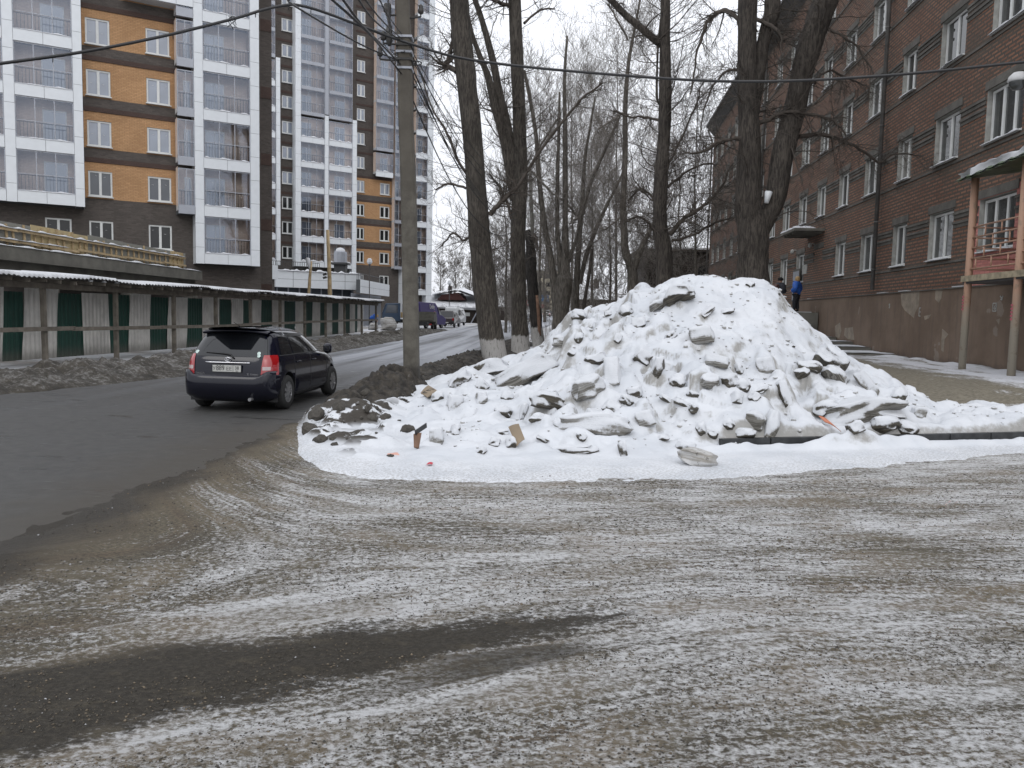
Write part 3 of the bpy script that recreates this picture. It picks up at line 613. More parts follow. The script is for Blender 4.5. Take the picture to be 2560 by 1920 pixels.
plain('pvc_white',(.60,.61,.60),.35,var=.05); plain('reveal_plaster',(.30,.30,.28),.85,var=.25,scale=5,bump=.2); plain('metal_dark',(.04,.04,.042),.5); plain('sill_snow',(.50,.51,.53),.8,var=.03,bump=.4,bs=14)
plain('concrete_raw',(.115,.11,.095),.9,var=.3,scale=1.5,bump=.4,bs=20); plain('soffit_grey',(.5,.5,.5),.6,var=.08)
def glass_pane(name,c,r=.05,ior=1.7):
    t=NT(name); t.col(t.mix(t.rmp(t.noise(scale=.7,detail=2),.3,.7),tuple(q*.75 for q in c),c)); t.rough(r); t.b.inputs['IOR'].default_value=ior; t.spec(.8); return t.m
glass_pane('pane_sky_tint',(.20,.235,.30)); glass_pane('pane_dark',(.022,.023,.024),.05,1.35); glass_pane('pane_mid',(.06,.07,.085),.05,1.5); glass_pane('pane_old',(.055,.058,.058),.04,1.5); glass_pane('pane_curtain',(.20,.195,.18),.06,1.45); glass_pane('pane_black',(.018,.018,.019),.04,1.45)  # pale blue base colour stands in for sky reflected in the panes
t=NT('glazing_clear'); t.t.nodes.remove(t.b)
tr=t.n('BsdfTransparent'); tr.inputs[0].default_value=(.93,.95,.97,1); gl=t.n('BsdfGlossy'); gl.inputs['Roughness'].default_value=.03; gl.inputs[0].default_value=(.66,.75,.92,1)
fr=t.n('Fresnel'); fr.inputs[0].default_value=1.5; mxs=t.n('MixShader'); t.l(t.math('ADD',fr.outputs[0],.075),mxs.inputs[0]); t.l(tr.outputs[0],mxs.inputs[1]); t.l(gl.outputs[0],mxs.inputs[2]); t.l(mxs.outputs[0],t.t.nodes['Material Output'].inputs[0])
plain('bare_plaster',(.215,.18,.14),.9,var=.25,scale=4,bump=.3); plain('tape_white',(.7,.7,.7),.6)
# local frame of a facade: x along the wall, z up, outward is sgn*y
def snow_lumps(mb,x0,x1,y,z,h,seed,mi=0,d=.16,n=None):
    n=n or max(6,int((x1-x0)/.16)); r=random.Random(seed); prev=None
    xs=[x0+(x1-x0)*i/n for i in range(n+1)]
    hs=[h*(.25+.95*abs(math.sin(i*.9+seed)*.5+r.random()*.6)) for i in range(n+1)]; hs[0]=hs[-1]=.01
    pr=[(-.5,0),(-.62,.0),(-.52,.45),(-.2,.9),(.2,1),(.5,.7),(.5,0)]
    P=np.array([[(x,y+a*d,z+b*hh) for a,b in pr] for x,hh in zip(xs,hs)]); mb.grid(P,mi)
def facade(x0,x1,z0,z1,openings,depth,sgn,mat_of=lambda x,z:0,rev_mi=0,cuts_z=()):
    """wall sheet at y=0 with openings (xa,xb,za,zb) and reveals going inwards"""
    mb=MB(); xs=sorted(set([x0,x1]+[q for o in openings for q in o[:2]])); zs=sorted(set([z0,z1]+[q for o in openings for q in o[2:4]]+list(cuts_z)))
    xs=[q for q in xs if x0<=q<=x1]; zs=[q for q in zs if z0<=q<=z1]
    for i in range(len(xs)-1):
        cx=(xs[i]+xs[i+1])/2; col=[o for o in openings if o[0]<cx<o[1]]
        for j in range(len(zs)-1):
            cz=(zs[j]+zs[j+1])/2
            if any(o[2]<cz<o[3] for o in col): continue
            mb.quad((xs[i],0,zs[j]),(xs[i+1],0,zs[j]),(xs[i+1],0,zs[j+1]),(xs[i],0,zs[j+1]),mat_of(cx,cz))
    y=-sgn*depth
    for a,b,c,d in openings:
        mb.quad((a,0,c),(a,y,c),(a,y,d),(a,0,d),rev_mi); mb.quad((b,0,c),(b,y,c),(b,y,d),(b,0,d),rev_mi)
        mb.quad((a,0,d),(b,0,d),(b,y,d),(a,y,d),rev_mi); mb.quad((a,0,c),(b,0,c),(b,y,c),(a,y,c),rev_mi)
    return mb
def make_window(w,h,sgn,n=2,frame='pvc_white',pane='pane_sky_tint',fw=.07,tape=0,sill=True,parent=None,transom=0,seed=0):
    """frame (part) with its pane (sub-part); origin at the lower left corner, on the frame plane"""
    mb=MB(); y0,y1=(0,sgn*.06); mb.box(0,w,min(y0,y1),max(y0,y1),0,fw); mb.box(0,w,min(y0,y1),max(y0,y1),h-fw,h)
    yy=(min(y0,y1)+.002,max(y0,y1)-.002)
    mb.box(0,fw,*yy,fw,h-fw); mb.box(w-fw,w,*yy,fw,h-fw)
    for i in range(1,n): mb.box(w*i/n-fw*.75,w*i/n+fw*.75,*yy,fw,h-fw)
    if transom: mb.box(fw,w-fw,yy[0]+.004,yy[1]-.004,h*transom-.03,h*transom+.03)
    if sill:
        s0,s1=sorted((sgn*.06,sgn*.26)); mb.box(-.05,w+.05,s0,s1,-.055,-.01)
    o=mb.build('window',MATS[frame],parent)
    p=MB(); yq=sgn*.015; p.quad((fw,yq,fw),(w-fw,yq,fw),(w-fw,yq,h-fw),(fw,yq,h-fw),0)
    if tape:
        r=random.Random(seed)
        for i in range(n): 
            cx=w*(i+.5)/n+r.uniform(-.1,.1); cz=h*r.uniform(.45,.85); a=r.uniform(-.5,.5); dx,dz=.05*math.cos(a),.05*math.sin(a)
            p.bar((cx-dx,yq+sgn*.004,cz-dz),(cx+dx,yq+sgn*.004,cz+dz),.006,.03,1,up=(0,1,0))
    p.build('pane',[MATS[pane],MATS['tape_white']],o); return o
def make_loggia(w,h,sgn,slab='cladding_white',nv=3,rail=.42,seed=0,parent=None,depth=.85,snow=.12,doorx=.45,bandh=.6,lite=False,inner='brick_loggia'):
    """one glazed balcony bay: cladding band below (the part) > glazing bars, glass, railing, back wall, door, snow. origin: lower left of the glazing, front plane y=0; outward=sgn*y"""
    def yb(a,b): return tuple(sorted((sgn*a,sgn*b)))
    mb=MB(); k=2 if w>2.2 else 1
    for i in range(k): mb.box(w*i/k+.008,w*(i+1)/k-.008,*yb(-.10,.05),-bandh,-.005,0)
    mb.box(0,w,*yb(-depth,-.101),-.25,-.006,1); mb.box(.01,w-.01,*yb(-.1,.03),-bandh+.01,-.02,2)
    o=mb.build('balcony',[MATS[slab],MATS['soffit_grey'],MATS['seam_dark']],parent)
    g=MB(); t_=.045
    for i in range(nv+1):
        x=min(max(w*i/nv,t_/2),w-t_/2); g.box(x-t_/2,x+t_/2,*yb(-.05,.0),0,h)
    g.box(0,w,*yb(-.048,.002),h*rail-.02,h*rail+.02); g.box(0,w,*yb(-.048,.002),0,.04); g.box(0,w,*yb(-.048,.002),h-.05,h); g.build('glazing_bars',MATS['alu_grey'],o)
    g=MB(); g.quad((0,-sgn*.02,0),(w,-sgn*.02,0),(w,-sgn*.02,h),(0,-sgn*.02,h)); 
    if not lite:
        r=random.Random(seed)
        for i in range(nv):
            for zz in (.25,.7):
                cx=w*(i+.5)/nv+r.uniform(-.15,.15); cz=h*(zz+r.uniform(-.08,.08)); a=r.uniform(-1,1); dx,dz=.045*math.cos(a),.045*math.sin(a); g.bar((cx-dx,sgn*.003,cz-dz),(cx+dx,sgn*.003,cz+dz),.006,.028,1,up=(0,1,0))
    g.build('glass',[MATS['glazing_clear'],MATS['tape_white']],o)
    g=MB(); nb=int(w/.16) if not lite else int(w/.28)
    for i in range(nb+1):
        x=.04+(w-.08)*i/nb; g.box(x-.011,x+.011,*yb(-.16,-.14),.08,h*rail-.06)
    g.box(.02,w-.02,*yb(-.17,-.13),h*rail-.06,h*rail-.03); g.build('railing',MATS['metal_dark'],o)
    g=MB(); g.quad((0,-sgn*depth,-.1),(w,-sgn*depth,-.1),(w,-sgn*depth,h+.1),(0,-sgn*depth,h+.1)); 
    for x in (.004,w-.004): g.quad((x,-sgn*depth,-.1),(x,-sgn*.1,-.1),(x,-sgn*.1,h+.1),(x,-sgn*depth,h+.1))
    g.build('back_wall',MATS[inner],o)
    dw=min(1.5,w*.42); dd=MB(); x0=w*doorx; dd.box(x0,x0+dw,*yb(-depth,-depth+.06),.05,h*.82); dd.box(x0+.06,x0+dw*.5-.03,*yb(-depth+.061,-depth+.07),.15,h*.82-.07,1); dd.box(x0+dw*.5+.03,x0+dw-.06,*yb(-depth+.061,-depth+.07),.15,h*.82-.07,1)
    dd.build('balcony_door',[MATS['pvc_white'],MATS['pane_sky_tint']],o)
    if snow:
        s=MB(); snow_lumps(s,.02,w-.02,sgn*-.02,-.012,snow,seed,d=.15); s.build('snow',MATS['sill_snow'],o,smooth=True)
    return o
def column_panels(mb,x0,x1,ya,yb_,z0,z1,step,mi=0,seam=1,off=0):
    z=z0-off
    while z<z1-.02:
        a=max(z,z0); b=min(z+step,z1); mb.box(x0,x1,ya,yb_,a+.008,b-.008,mi); z+=step
    mb.box(x0+.012,x1-.012,ya+.012,yb_-.012,z0,z1,seam)
# ================= near apartment block (left) =================
w0=DP(550,400,47.5); T1=Wall(w0[0],w0[1],60); T1f=T1.off(-1.0)
sg=-1; FL=2.68; Z0=7.62
A=thing('apartment_building','nearest apartment block with orange brick bands between white framed balconies','apartment building',T1.loc(),T1.rot)
uo0,uo1=T1.U(212,450),T1.U(444,450); ub=T1.U(652,450); uL=-14.5
wa,wb=T1.U(221,460),T1.U(281,460); wc,wd_=T1.U(370,460),T1.U(428,460)
lu=T1f.U(41,400),T1f.U(187,400),T1f.U(210,400),T1f.U(14,400); ru=T1f.U(447,600),T1f.U(489,600),T1f.U(511,600),T1f.U(627,600),T1f.U(649,600)
ops=[]; wins=[]
for k in range(-1,6):
    z=Z0+.12+k*FL; h=1.36
    for a,b in ((wa,wb),(wc,wd_)): ops.append((a,b,z,z+h)); wins.append((a,b,z,h,k))
x112,x179=T1.U(113,560),T1.U(179,560); ops.append((x112,x179,Z0+.12-FL,Z0+1.48-FL)); wins.append((x112,x179,Z0+.12-FL,1.36,-1))
def mo(x,z):
    if uo0<=x<=uo1 and z>Z0:
        return 1 if ((z-Z0)%FL)<1.93 else (0 if z<Z0+5*FL else 0)
    return 0
cz=[Z0+k*FL for k in range(0,9)]+[Z0+k*FL+1.93 for k in range(0,9)]
F=facade(uL,ub,-.5,30,ops+[],.16,sg,lambda x,z:mo(x,z),0,cz)
xs_extra=[uo0,uo1]
F=MB(); F=facade(uL,uo0,-.5,30,[o for o in ops if o[1]<uo0],.16,sg,lambda x,z:0,0)
F2=facade(uo0,uo1,-.5,30,[o for o in ops if o[0]>uo0],.16,sg,mo,0,cz); F3=facade(uo1,ub,-.5,30,[],.16,sg)
for q in (F2,F3): F.add(q.v,[f for f in q.f],0); 
F.m=F.m[:len(F.m)-len(F2.f)-len(F3.f)]+F2.m+F3.m
for k in range(0,8):   # dark bands stand a little proud, darker red soldier course below
    z=Z0+1.93+k*FL; F.box(uo0+.02,uo1-.02,-.05,-.002,z+.01,z+.26,2); F.box(uo0+.02,uo1-.02,-.03,-.001,z+.262,z+.75,0)
F.quad((uL,0,30),(ub,0,30),(ub,16,30),(uL,16,30),0); F.quad((ub,0,-.5),(ub,16,-.5),(ub,16,30),(ub,0,30),0)
o=F.build('wall',[MATS['brick_darkbrown'],MATS['brick_orange'],MATS['brick_redbrown']],A,fix=False)
protos={}
for i,(a,b,z,h,k) in enumerate(wins):
    pn='pane_sky_tint' if k>=1 else ('pane_mid' if k>=0 else 'pane_dark'); key=(round(b-a,2),pn)  # upper floors take the painted sky reflection, lower floors darker panes
    if key not in protos: o=protos[key]=make_window(b-a,h,sg,2,pane=pn,parent=A,tape=1,seed=i,fw=.085)
    else: o=copy_tree(protos[key],A)
    o.location=(a,.10,z)
gh_=FL-.62
# left white block (floors 0..)
def dupbay(proto,par,loc): return copy_tree(proto,par,loc)
p1=make_loggia(lu[1]-lu[0],gh_,sg,seed=3,parent=A,doorx=.46,snow=.10); p1.location=(lu[0],-1.0,Z0)
for k in range(1,7): dupbay(p1,A,(lu[0],-1.0,Z0+k*FL))
p2=make_loggia(lu[3]-uL-.06,gh_,sg,seed=5,parent=A,doorx=.3,snow=.12); p2.location=(uL+.05,-1.0,Z0)
wleft=lu[3]-uL-.06
for k in range(1,7): dupbay(p2,A,(uL+.05,-1.0,Z0+k*FL))
mb=MB(); column_panels(mb,uL+.06+wleft,lu[0]-.005,-1.06,-.9,Z0-.62,30,FL/2,off=.4); column_panels(mb,lu[1]+.005,lu[2],-1.06,-.002,Z0-.62,30,FL/2,off=.4)
mb.box(uL,lu[2]-.02,-.98,-.01,Z0-.60,Z0-.42,1)
o=mb.build('white_column',[MATS['cladding_white'],MATS['seam_dark']],A)
# right white block, one floor lower
p3=make_loggia(ru[3]-ru[2],gh_,sg,seed=8,parent=A,doorx=.08,snow=.11); p3.location=(ru[2],-1.0,Z0-FL)
for k in range(0,7): dupbay(p3,A,(ru[2],-1.0,Z0+k*FL))
p4=make_loggia(ru[1]-ru[0],gh_,sg,slab='alu_grey',nv=2,seed=9,parent=A,snow=0,doorx=.5,bandh=.45); p4.location=(ru[0],-1.0,Z0-.1)
for k in range(1,7): dupbay(p4,A,(ru[0],-1.0,Z0-.1+k*FL))
mb=MB(); column_panels(mb,ru[1]+.005,ru[2]-.005,-1.06,-.002,Z0-FL-.62,30,FL/2,off=.4); column_panels(mb,ru[3]+.005,ru[4],-1.06,-.002,Z0-FL-.62,30,FL/2,off=.4)
mb.box(ru[0]+.01,ru[1],-.98,-.01,Z0-.55,Z0-.36,1); mb.box(ru[1]+.03,ru[3],-.98,-.02,Z0-FL-.6,Z0-FL-.42,1)
mb.build('white_column',[MATS['cladding_white'],MATS['seam_dark']],A)
# long white balcony slab crossing above the orange part
zs=T1f.at(380,30)[1]; zk=Z0+4*FL-.62
mb=MB(); x0=T1f.U(308,20); m=4
for i in range(m): mb.box(x0+(ru[1]-x0)*i/m+.01,x0+(ru[1]-x0)*(i+1)/m-.01,-1.07,-.95,Z0+4*FL+.65-.62,Z0+4*FL+.60,0)
mb.box(x0,ru[0],-.95,-.06,Z0+4*FL+.06,Z0+4*FL+.2,1); s=MB(); snow_lumps(s,x0,ru[1],-1.0,Z0+4*FL+.6,.14,4)
o=mb.build('balcony_slab',[MATS['cladding_white'],MATS['soffit_grey']],A); s.build('snow',MATS['sill_snow'],o,smooth=True)
# set-back brick strip at the right end
mb=MB(); T1b=T1.off(2.2); sx0,sx1=T1b.U(640,450),T1b.U(680,450)
zz=-.5; zc=[-.5]+[3.2+4.05*i for i in range(7)]+[30]
for i in range(len(zc)-1):
    mb.quad((sx0,0,zc[i]),(sx1,0,zc[i]),(sx1,0,zc[i+1]),(sx0,0,zc[i+1]),0)
    if 0<i: mb.box(sx0+.02,sx1-.02,-.03,-.001,zc[i]-.5,zc[i]+.2,1)
mb.quad((sx1,0,-.5),(sx1,12,-.5),(sx1,12,30),(sx1,0,30),0)
mb.build('wall',[MATS['brick_darkbrown'],MATS['brick_redbrown']],A,loc=(0,2.2,0),fix=False)
# ================= far apartment block =================
w0=DP(760,400,94); T2=Wall(w0[0],w0[1],56); T2f=T2.off(-1.0); FL2=2.81; Z2=7.46
Bt=thing('apartment_building','farther apartment block standing on a low white panelled podium','apartment building',T2.loc(),T2.rot)
def U2(px,py=500): return T2.U(px,py)
def U2f(px,py=500): return T2f.U(px,py)
TOP2=48
xs2=dict(w1=(U2(705),U2(733)),w2=(U2(891),U2(911)),w3=(U2(949,600),U2(973,600)))
ops=[]; wins=[]
for k in range(-1,13):
    z=Z2+.25+k*FL2
    if k>=0 or True:
        if k>=0: ops.append((*xs2['w1'],z,z+1.4)); wins.append((*xs2['w1'],z,k))
        if k<=12: ops.append((xs2['w2'][0],xs2['w2'][1],z,z+1.4)); wins.append((*xs2['w2'],z,k))
        if k<=3: ops.append((*xs2['w3'],z,z+1.4)); wins.append((*xs2['w3'],z,k))
ux0,ux1,uw0,uw1=U2(664),U2(1080),U2(886),U2(984,600)
def mo2(x,z):
    if uw0<x<uw1 and Z2<z<Z2+4*FL2-.1: return 1 if ((z-Z2)%FL2)<1.95 else 0
    return 0
cz=[Z2+k*FL2 for k in range(0,5)]+[Z2+k*FL2+1.95 for k in range(0,4)]
F=facade(ux0,uw0,-1,TOP2,[o for o in ops if o[1]<uw0],.2,sg); F2=facade(uw0,uw1,-1,TOP2,[o for o in ops if o[0]>uw0],.2,sg,mo2,0,cz); F3=facade(uw1,ux1,-1,TOP2,[],.2,sg)
base=list(F.m)
for q in (F2,F3): F.add(q.v,q.f,0)
F.m=base+F2.m+F3.m
for k in range(0,15):
    z=Z2+1.95+k*FL2; F.box(ux0+1.0,uw0-5.5,-.04,-.002,z-.05,z+.22,2); F.box(uw0+.1,uw1-.05,-.04,-.002,z+.04,z+.25,2)
F.quad((ux1,0,-1),(ux1,14,-1),(ux1,14,TOP2),(ux1,0,TOP2)); F.quad((ux0,0,TOP2),(ux1,0,TOP2),(ux1,14,TOP2),(ux0,14,TOP2))
F.build('wall',[MATS['brick_darkbrown'],MATS['brick_orange'],MATS['brick_redbrown']],Bt,fix=False)
protos={}
for i,(a,b,z,k) in enumerate(wins):
    pn='pane_sky_tint' if k>=3 else 'pane_dark'; key=(round(b-a,2),pn)  # upper panes carry the sky reflection as colour, lower ones stay dark
    if key not in protos: o=protos[key]=make_window(b-a,1.4,sg,2,pane=pn,parent=Bt,fw=.12)
    else: o=copy_tree(protos[key],Bt)
    o.location=(a,.12,z)
g2=FL2-.62; KM=13
def bays(px0,px1,k0,k1,kwhite,nv,seed,door,py=500,z_off=0):
    a,b=U2f(px0,py),U2f(px1,py); pw=pa=None
    for k in range(k0,k1+1):
        white=k<=kwhite
        if white:
            if pw is None: pw=o=make_loggia(b-a,g2,sg,seed=seed,nv=nv,parent=Bt,doorx=door,lite=True,snow=.22)
            else: o=copy_tree(pw,Bt)
        else:
            if pa is None: pa=o=make_loggia(b-a,FL2-.35,sg,slab='alu_grey',seed=seed,nv=nv,parent=Bt,doorx=door,lite=True,snow=0,bandh=.35)
            else: o=copy_tree(pa,Bt)
        o.location=(a,-1.0,Z2+k*FL2+z_off)
    return a,b
bays(669,689,0,KM,7,2,11,.3)
A1=bays(752,811,0,KM,5,3,12,.12); A2=bays(822,880,0,KM,5,3,13,.35)
bays(986,1006,0,KM,-1,2,15,.4,600); bays(1038,1066,-1,KM,20,2,16,.4,600)
bays(941,984,4,KM,4,3,14,.4,300)
mb=MB()
for p0,p1,z1,z0 in ((690,701,Z2+8*FL2-.3,Z2-.62),(738,752,TOP2,Z2-.62),(811,821,Z2+6*FL2-.1,Z2-.62),(880,891,Z2+6*FL2-.1,Z2-1.9),(1007,1013,Z2+4*FL2,-.2),(1067,1081,TOP2,-.2)):
    column_panels(mb,U2f(p0)+.02,U2f(p1)-.02,-1.1,-.002,z0,z1,FL2/2)
o=mb.build('white_column',[MATS['cladding_white'],MATS['seam_dark']],Bt)
mb=MB(); column_panels(mb,U2f(811)+.02,U2f(821)-.02,-1.1,-.002,Z2+6*FL2,TOP2,FL2); mb.build('grey_column',[MATS['alu_grey'],MATS['seam_dark']],Bt)
# podium
d=DP(760,677,78); PD=Wall(d[0],d[1],56); T=lambda P,px,py: P.at(px,py)
def tobt(P,u,n,z):   # point of another wall frame into the local frame of block Bt
    wp=P.p+u*P.d+n*np.array([-P.d[1],P.d[0]]); dd=wp-T2.p; return (float(dd@T2.d),float(dd@np.array([-T2.d[1],T2.d[0]])),z)
a=tobt(PD,T(PD,640,673)[0],0,0); b=tobt(PD,T(PD,903,690)[0],0,0)
zt,zb=5.55,3.95
mb=MB(); n=6
for i in range(n):
    x0=a[0]+(b[0]-a[0])*i/n; x1=a[0]+(b[0]-a[0])*(i+1)/n
    for za,zc_ in ((zb,(zb+zt)/2),((zb+zt)/2,zt)): mb.box(x0+.02,x1-.02,a[1]-.1,a[1],za+.015,zc_-.015,0)
mb.box(a[0]+.04,b[0]-.04,a[1]-.08,-1.2,zb+.02,zt-.03,1)
for i in range(8):
    for za,zc_ in ((zb,(zb+zt)/2),((zb+zt)/2,zt)): mb.box(b[0]-.03,b[0]+.03,a[1]+1.25*i+.02,a[1]+1.25*(i+1)-.02,za+.015,zc_-.015,0)
mb.box(a[0],b[0]-.6,a[1]+.8,a[1]+.85,0,zb,2)
for i in range(10): x=a[0]+(b[0]-.6-a[0])*i/9; mb.box(x-.06,x+.06,a[1]+.70,a[1]+.79,0,zb,3)
o=mb.build('podium',[MATS['cladding_white'],MATS['seam_dark'],MATS['pane_mid'],MATS['alu_grey']],Bt)
s=MB(); snow_lumps(s,a[0],b[0],a[1]-.02,zt-.02,.22,5,d=.3); s.build('snow',MATS['sill_snow'],o,smooth=True)
mb=MB(); mb.box(a[0]+.2,b[0]-4,a[1]+1.0,a[1]+1.03,zt+.9,zt+.95)
for i in range(30): x=a[0]+.2+(b[0]-4.2-a[0])*i/29; mb.box(x-.02,x+.02,a[1]+1.0,a[1]+1.03,zt,zt+.9)
mb.build('railing',MATS['metal_dark'],o)
# wing of the podium that follows the street
c0=DP(903,698,79); W2=Wall(c0[0],c0[1],2.5); L2=14
q0=tobt(W2,0,0,0); q1=tobt(W2,L2,0,0)
mb=MB(); 
def wq(u0,u1,z0,z1,n0,n1,mi):
    P_=[tobt(W2,u,n_,z) for z in (z0,z1) for u,n_ in ((u0,n0),(u1,n0),(u1,n1),(u0,n1))]; mb.add(P_,[(0,3,2,1),(4,5,6,7),(0,1,5,4),(1,2,6,5),(2,3,7,6),(3,0,4,7)],mi)
z_t=W2.at(903,698)[1]; z_b=W2.at(903,733)[1]
zm=(z_t+z_b)/2
for i in range(5):
    for za,zc_ in ((z_b,zm),(zm,z_t)): wq(L2*i/5+.02,L2*(i+1)/5-.02,za+.015,zc_-.015,0,.1,0)
wq(.02,L2-.02,z_b+.03,z_t-.02,.1,.5,1)
for i in range(26): wq(.5+L2*i/26,.5+L2*i/26+.12,.2,z_b,1.0,1.12,3)
wq(.4,L2,.2,z_b,1.13,1.2,4)
wq(0,L2,z_t+.6,z_t+.66,.4,.44,5)
for i in range(20): wq(L2*i/20,L2*i/20+.05,z_t,z_t+.6,.4,.44,5)
o=mb.build('podium_wing',[MATS['cladding_white'],MATS['seam_dark'],MATS['pane_mid'],MATS['alu_grey'],MATS['pane_mid'],MATS['metal_dark']],Bt)
# glass skylight tank on the podium roof
p=DP(851,655,84); sc=84/FPX
K=thing('skylight','faceted grey glass skylight with a round cap of snow on the white podium','skylight',(float(p[0]),float(p[1]),0)); r_=33*sc/2; zb_=DP(851,657,84)[2]; zt_=DP(851,631,84)[2]
mb=MB(); n=10; mb.lathe([(r_,zb_),(r_,zt_),(r_*.75,zt_+.12),(0.01,zt_+.14)],n); mb.build('glass_body',MATS['alu_grey'],K); mb=MB(); mb.lathe([(r_*.75,zt_+.13),(r_*.62,zt_+.32),(r_*.3,zt_+.47),(.01,zt_+.5)],16); mb.build('snow_cap',MATS['sill_snow'],K,smooth=True)
mb=MB(); mb.box(-r_*1.3,r_*1.3,-r_*1.2,r_*1.2,zb_-.2,zb_); mb.box(-r_*.8,r_*.9,-r_*.8,r_*.8,5.0,zb_-.2); mb.build('base',MATS['metal_dark'],K)
# small white box cladding where the two blocks meet
d=DP(668,690,70); sc=70/FPX; mb=MB(); mb.box(-27*sc*1.1,26*sc,-.1,2,DP(668,697,70)[2],DP(668,662,70)[2]); mb.box(-20*sc,20*sc,.2,1.9,0,DP(668,697,70)[2],1)
o=mb.build('entrance_canopy',[MATS['cladding_white'],MATS['brick_darkbrown']],None,loc=(float(d[0]),float(d[1]),0),rz=R_(34)); tag(o,'white box canopy of the entrance between the two apartment blocks','entrance canopy')
# ================= old brick building on the right =================
BW=Wall(14.5,30,5.5)
def bl(p): d=np.array(p[:2])-BW.p; return float(d@BW.d),float(d@np.array([-BW.d[1],BW.d[0]]))
R=thing('brick_building','long old five storey red brick building with brown rendered plinth on the right','brick building',BW.loc(),BW.rot)
EU=50.8; NU=-15.0
cols=[(-10.4,1.9,3),(-6.6,2.1,3),(-2.9,1.85,2),(.7,1.35,2),(4.25,1.7,2),(7.95,1.5,2),(11.6,1.5,2),(15.2,1.7,2),(19.0,1.7,2),(22.7,1.5,2),(26.9,1.5,2),(30.6,1.7,2),(34.4,1.6,2),(38.0,1.5,2),(41.6,1.5,2),(45.2,1.5,2),(48.5,1.4,2)]
ops=[];wl_=[]
for k in range(5):
    z=3.98+3.2*k
    for i,(c,w,n) in enumerate(cols):
        if k==0 and i in (6,): continue
        if k>=2 and c<-8: continue
        ops.append((c-w/2,c+w/2,z,z+1.58)); wl_.append((c-w/2,w,z,n,k,i))
def bmat(x,z): return 1 if (x<-5.3 and x>-11.6 and 3.0<z<5.75) else 0
xs_=[-5.3,-11.6]
F=facade(NU,-11.6,2.2,19.9,[],.24,1); n0=None
parts=[(NU,-11.6),(-11.6,-5.3),(-5.3,EU)]
F=MB(); mm=[]
for a,b in parts:
    oo=[(max(o[0],a),min(o[1],b),o[2],o[3]) for o in ops if o[1]>a and o[0]<b]
    q=facade(a,b,2.2,19.9,oo,.24,1,bmat,2,(3.0,5.75)); base=len(F.f); F.add(q.v,q.f,0); mm+=q.m
F.m=mm
F.quad((EU,0,0),(EU,0,19.9),(EU,-13,19.9),(EU,-13,0)); F.quad((NU,0,0),(NU,0,19.9),(NU,-13,19.9),(NU,-13,0)); F.quad((NU,-13,0),(EU,-13,0),(EU,-13,19.9),(NU,-13,19.9))
F.build('wall',[MATS['brick_old'],MATS['brick_pink'],MATS['reveal_plaster']],R,fix=False)
mb=MB(); mb.box(NU,EU+.02,.001,.13,-.3,3.0,0); mb.box(NU,EU+.03,.131,.17,2.955,2.995,1)
r=random.Random(3)
for i in range(60):
    x=NU+(EU-NU)*i/60
    if r.random()<.3: mb.box(x,x+r.uniform(.3,1.0),.01,.15,3.0,3.0+r.uniform(.015,.03),2)
mb.build('plinth',[MATS['plinth_render'],MATS['concrete_band'],MATS['sill_snow']],R)
BP=BW.off(.13)
for poly in ([(2252,733),(2299,728),(2297,765),(2288,782),(2285,795),(2262,776),(2254,762)],[(2339,723),(2357,722),(2354,745),(2347,757),(2338,748)],[(2356,822),(2371,836),(2362,848),(2359,880),(2353,876),(2354,845)],[(2088,815),(2100,806),(2104,828),(2098,846),(2089,842)],[(2112,820),(2132,818),(2136,850),(2120,848),(2110,838)],[(2310,790),(2328,786),(2322,796),(2312,800)],[(2490,800),(2500,796),(2498,812)]):
    q_=[BP.at(*p_) for p_ in poly]; mb=MB(); mb.prism([(a_,b_) for a_,b_ in q_],.128,.134); mb.build('bare_plaster_patch',MATS['bare_plaster'],R)
mb=MB()
for k in range(5):
    z=3.98+3.2*k; cs=[c for c in cols if not(k>=2 and c[0]<-8)]
    for j in range(len(cs)-1):
        a=cs[j][0]+cs[j][1]/2+.03; b=cs[j+1][0]-cs[j+1][1]/2-.03
        if b-a>2.6: continue
        for dz in (1.42,1.12):
            mb.box(a,b,.001,.055,z+dz-.08,z+dz); mb.box(a+.02,b-.02,.001,.02,z+dz-.20,z+dz-.082)
    mb.box(NU,EU,.002,.03,z-.17,z-.10)
    for c,w,n in cs: mb.box(c-w/2-.12,c+w/2+.12,.002,.025,z+1.60,z+1.86)
mb.build('concrete_band',MATS['concrete_band'],R)
protos={}
for j,(x,w,z,n,k,i) in enumerate(wl_):
    key=(w,n)
    if key not in protos: o=protos[key]=make_window(w-.08,1.52,1,n,pane='pane_old',parent=R,fw=.075,seed=j)
    else: o=copy_tree(protos[key],R)
    o.location=(x+.04,-.20,z+.03); rr__=r.random()
    if rr__<.5 and key in protos and o is not protos[key]:
        for ch in o.children:
            if ch.name.startswith('pane'): ch.data=ch.data.copy(); ch.data.materials[0]=MATS['pane_curtain' if rr__<.18 else 'pane_black']
    if r.random()<.3 or k==0:
        s=MB(); snow_lumps(s,x,x+w,.06,z-.02,.07,j,d=.14); s.build('snow',MATS['sill_snow'],o,smooth=True,loc=(-(x+.04),.20,-(z+.03)))
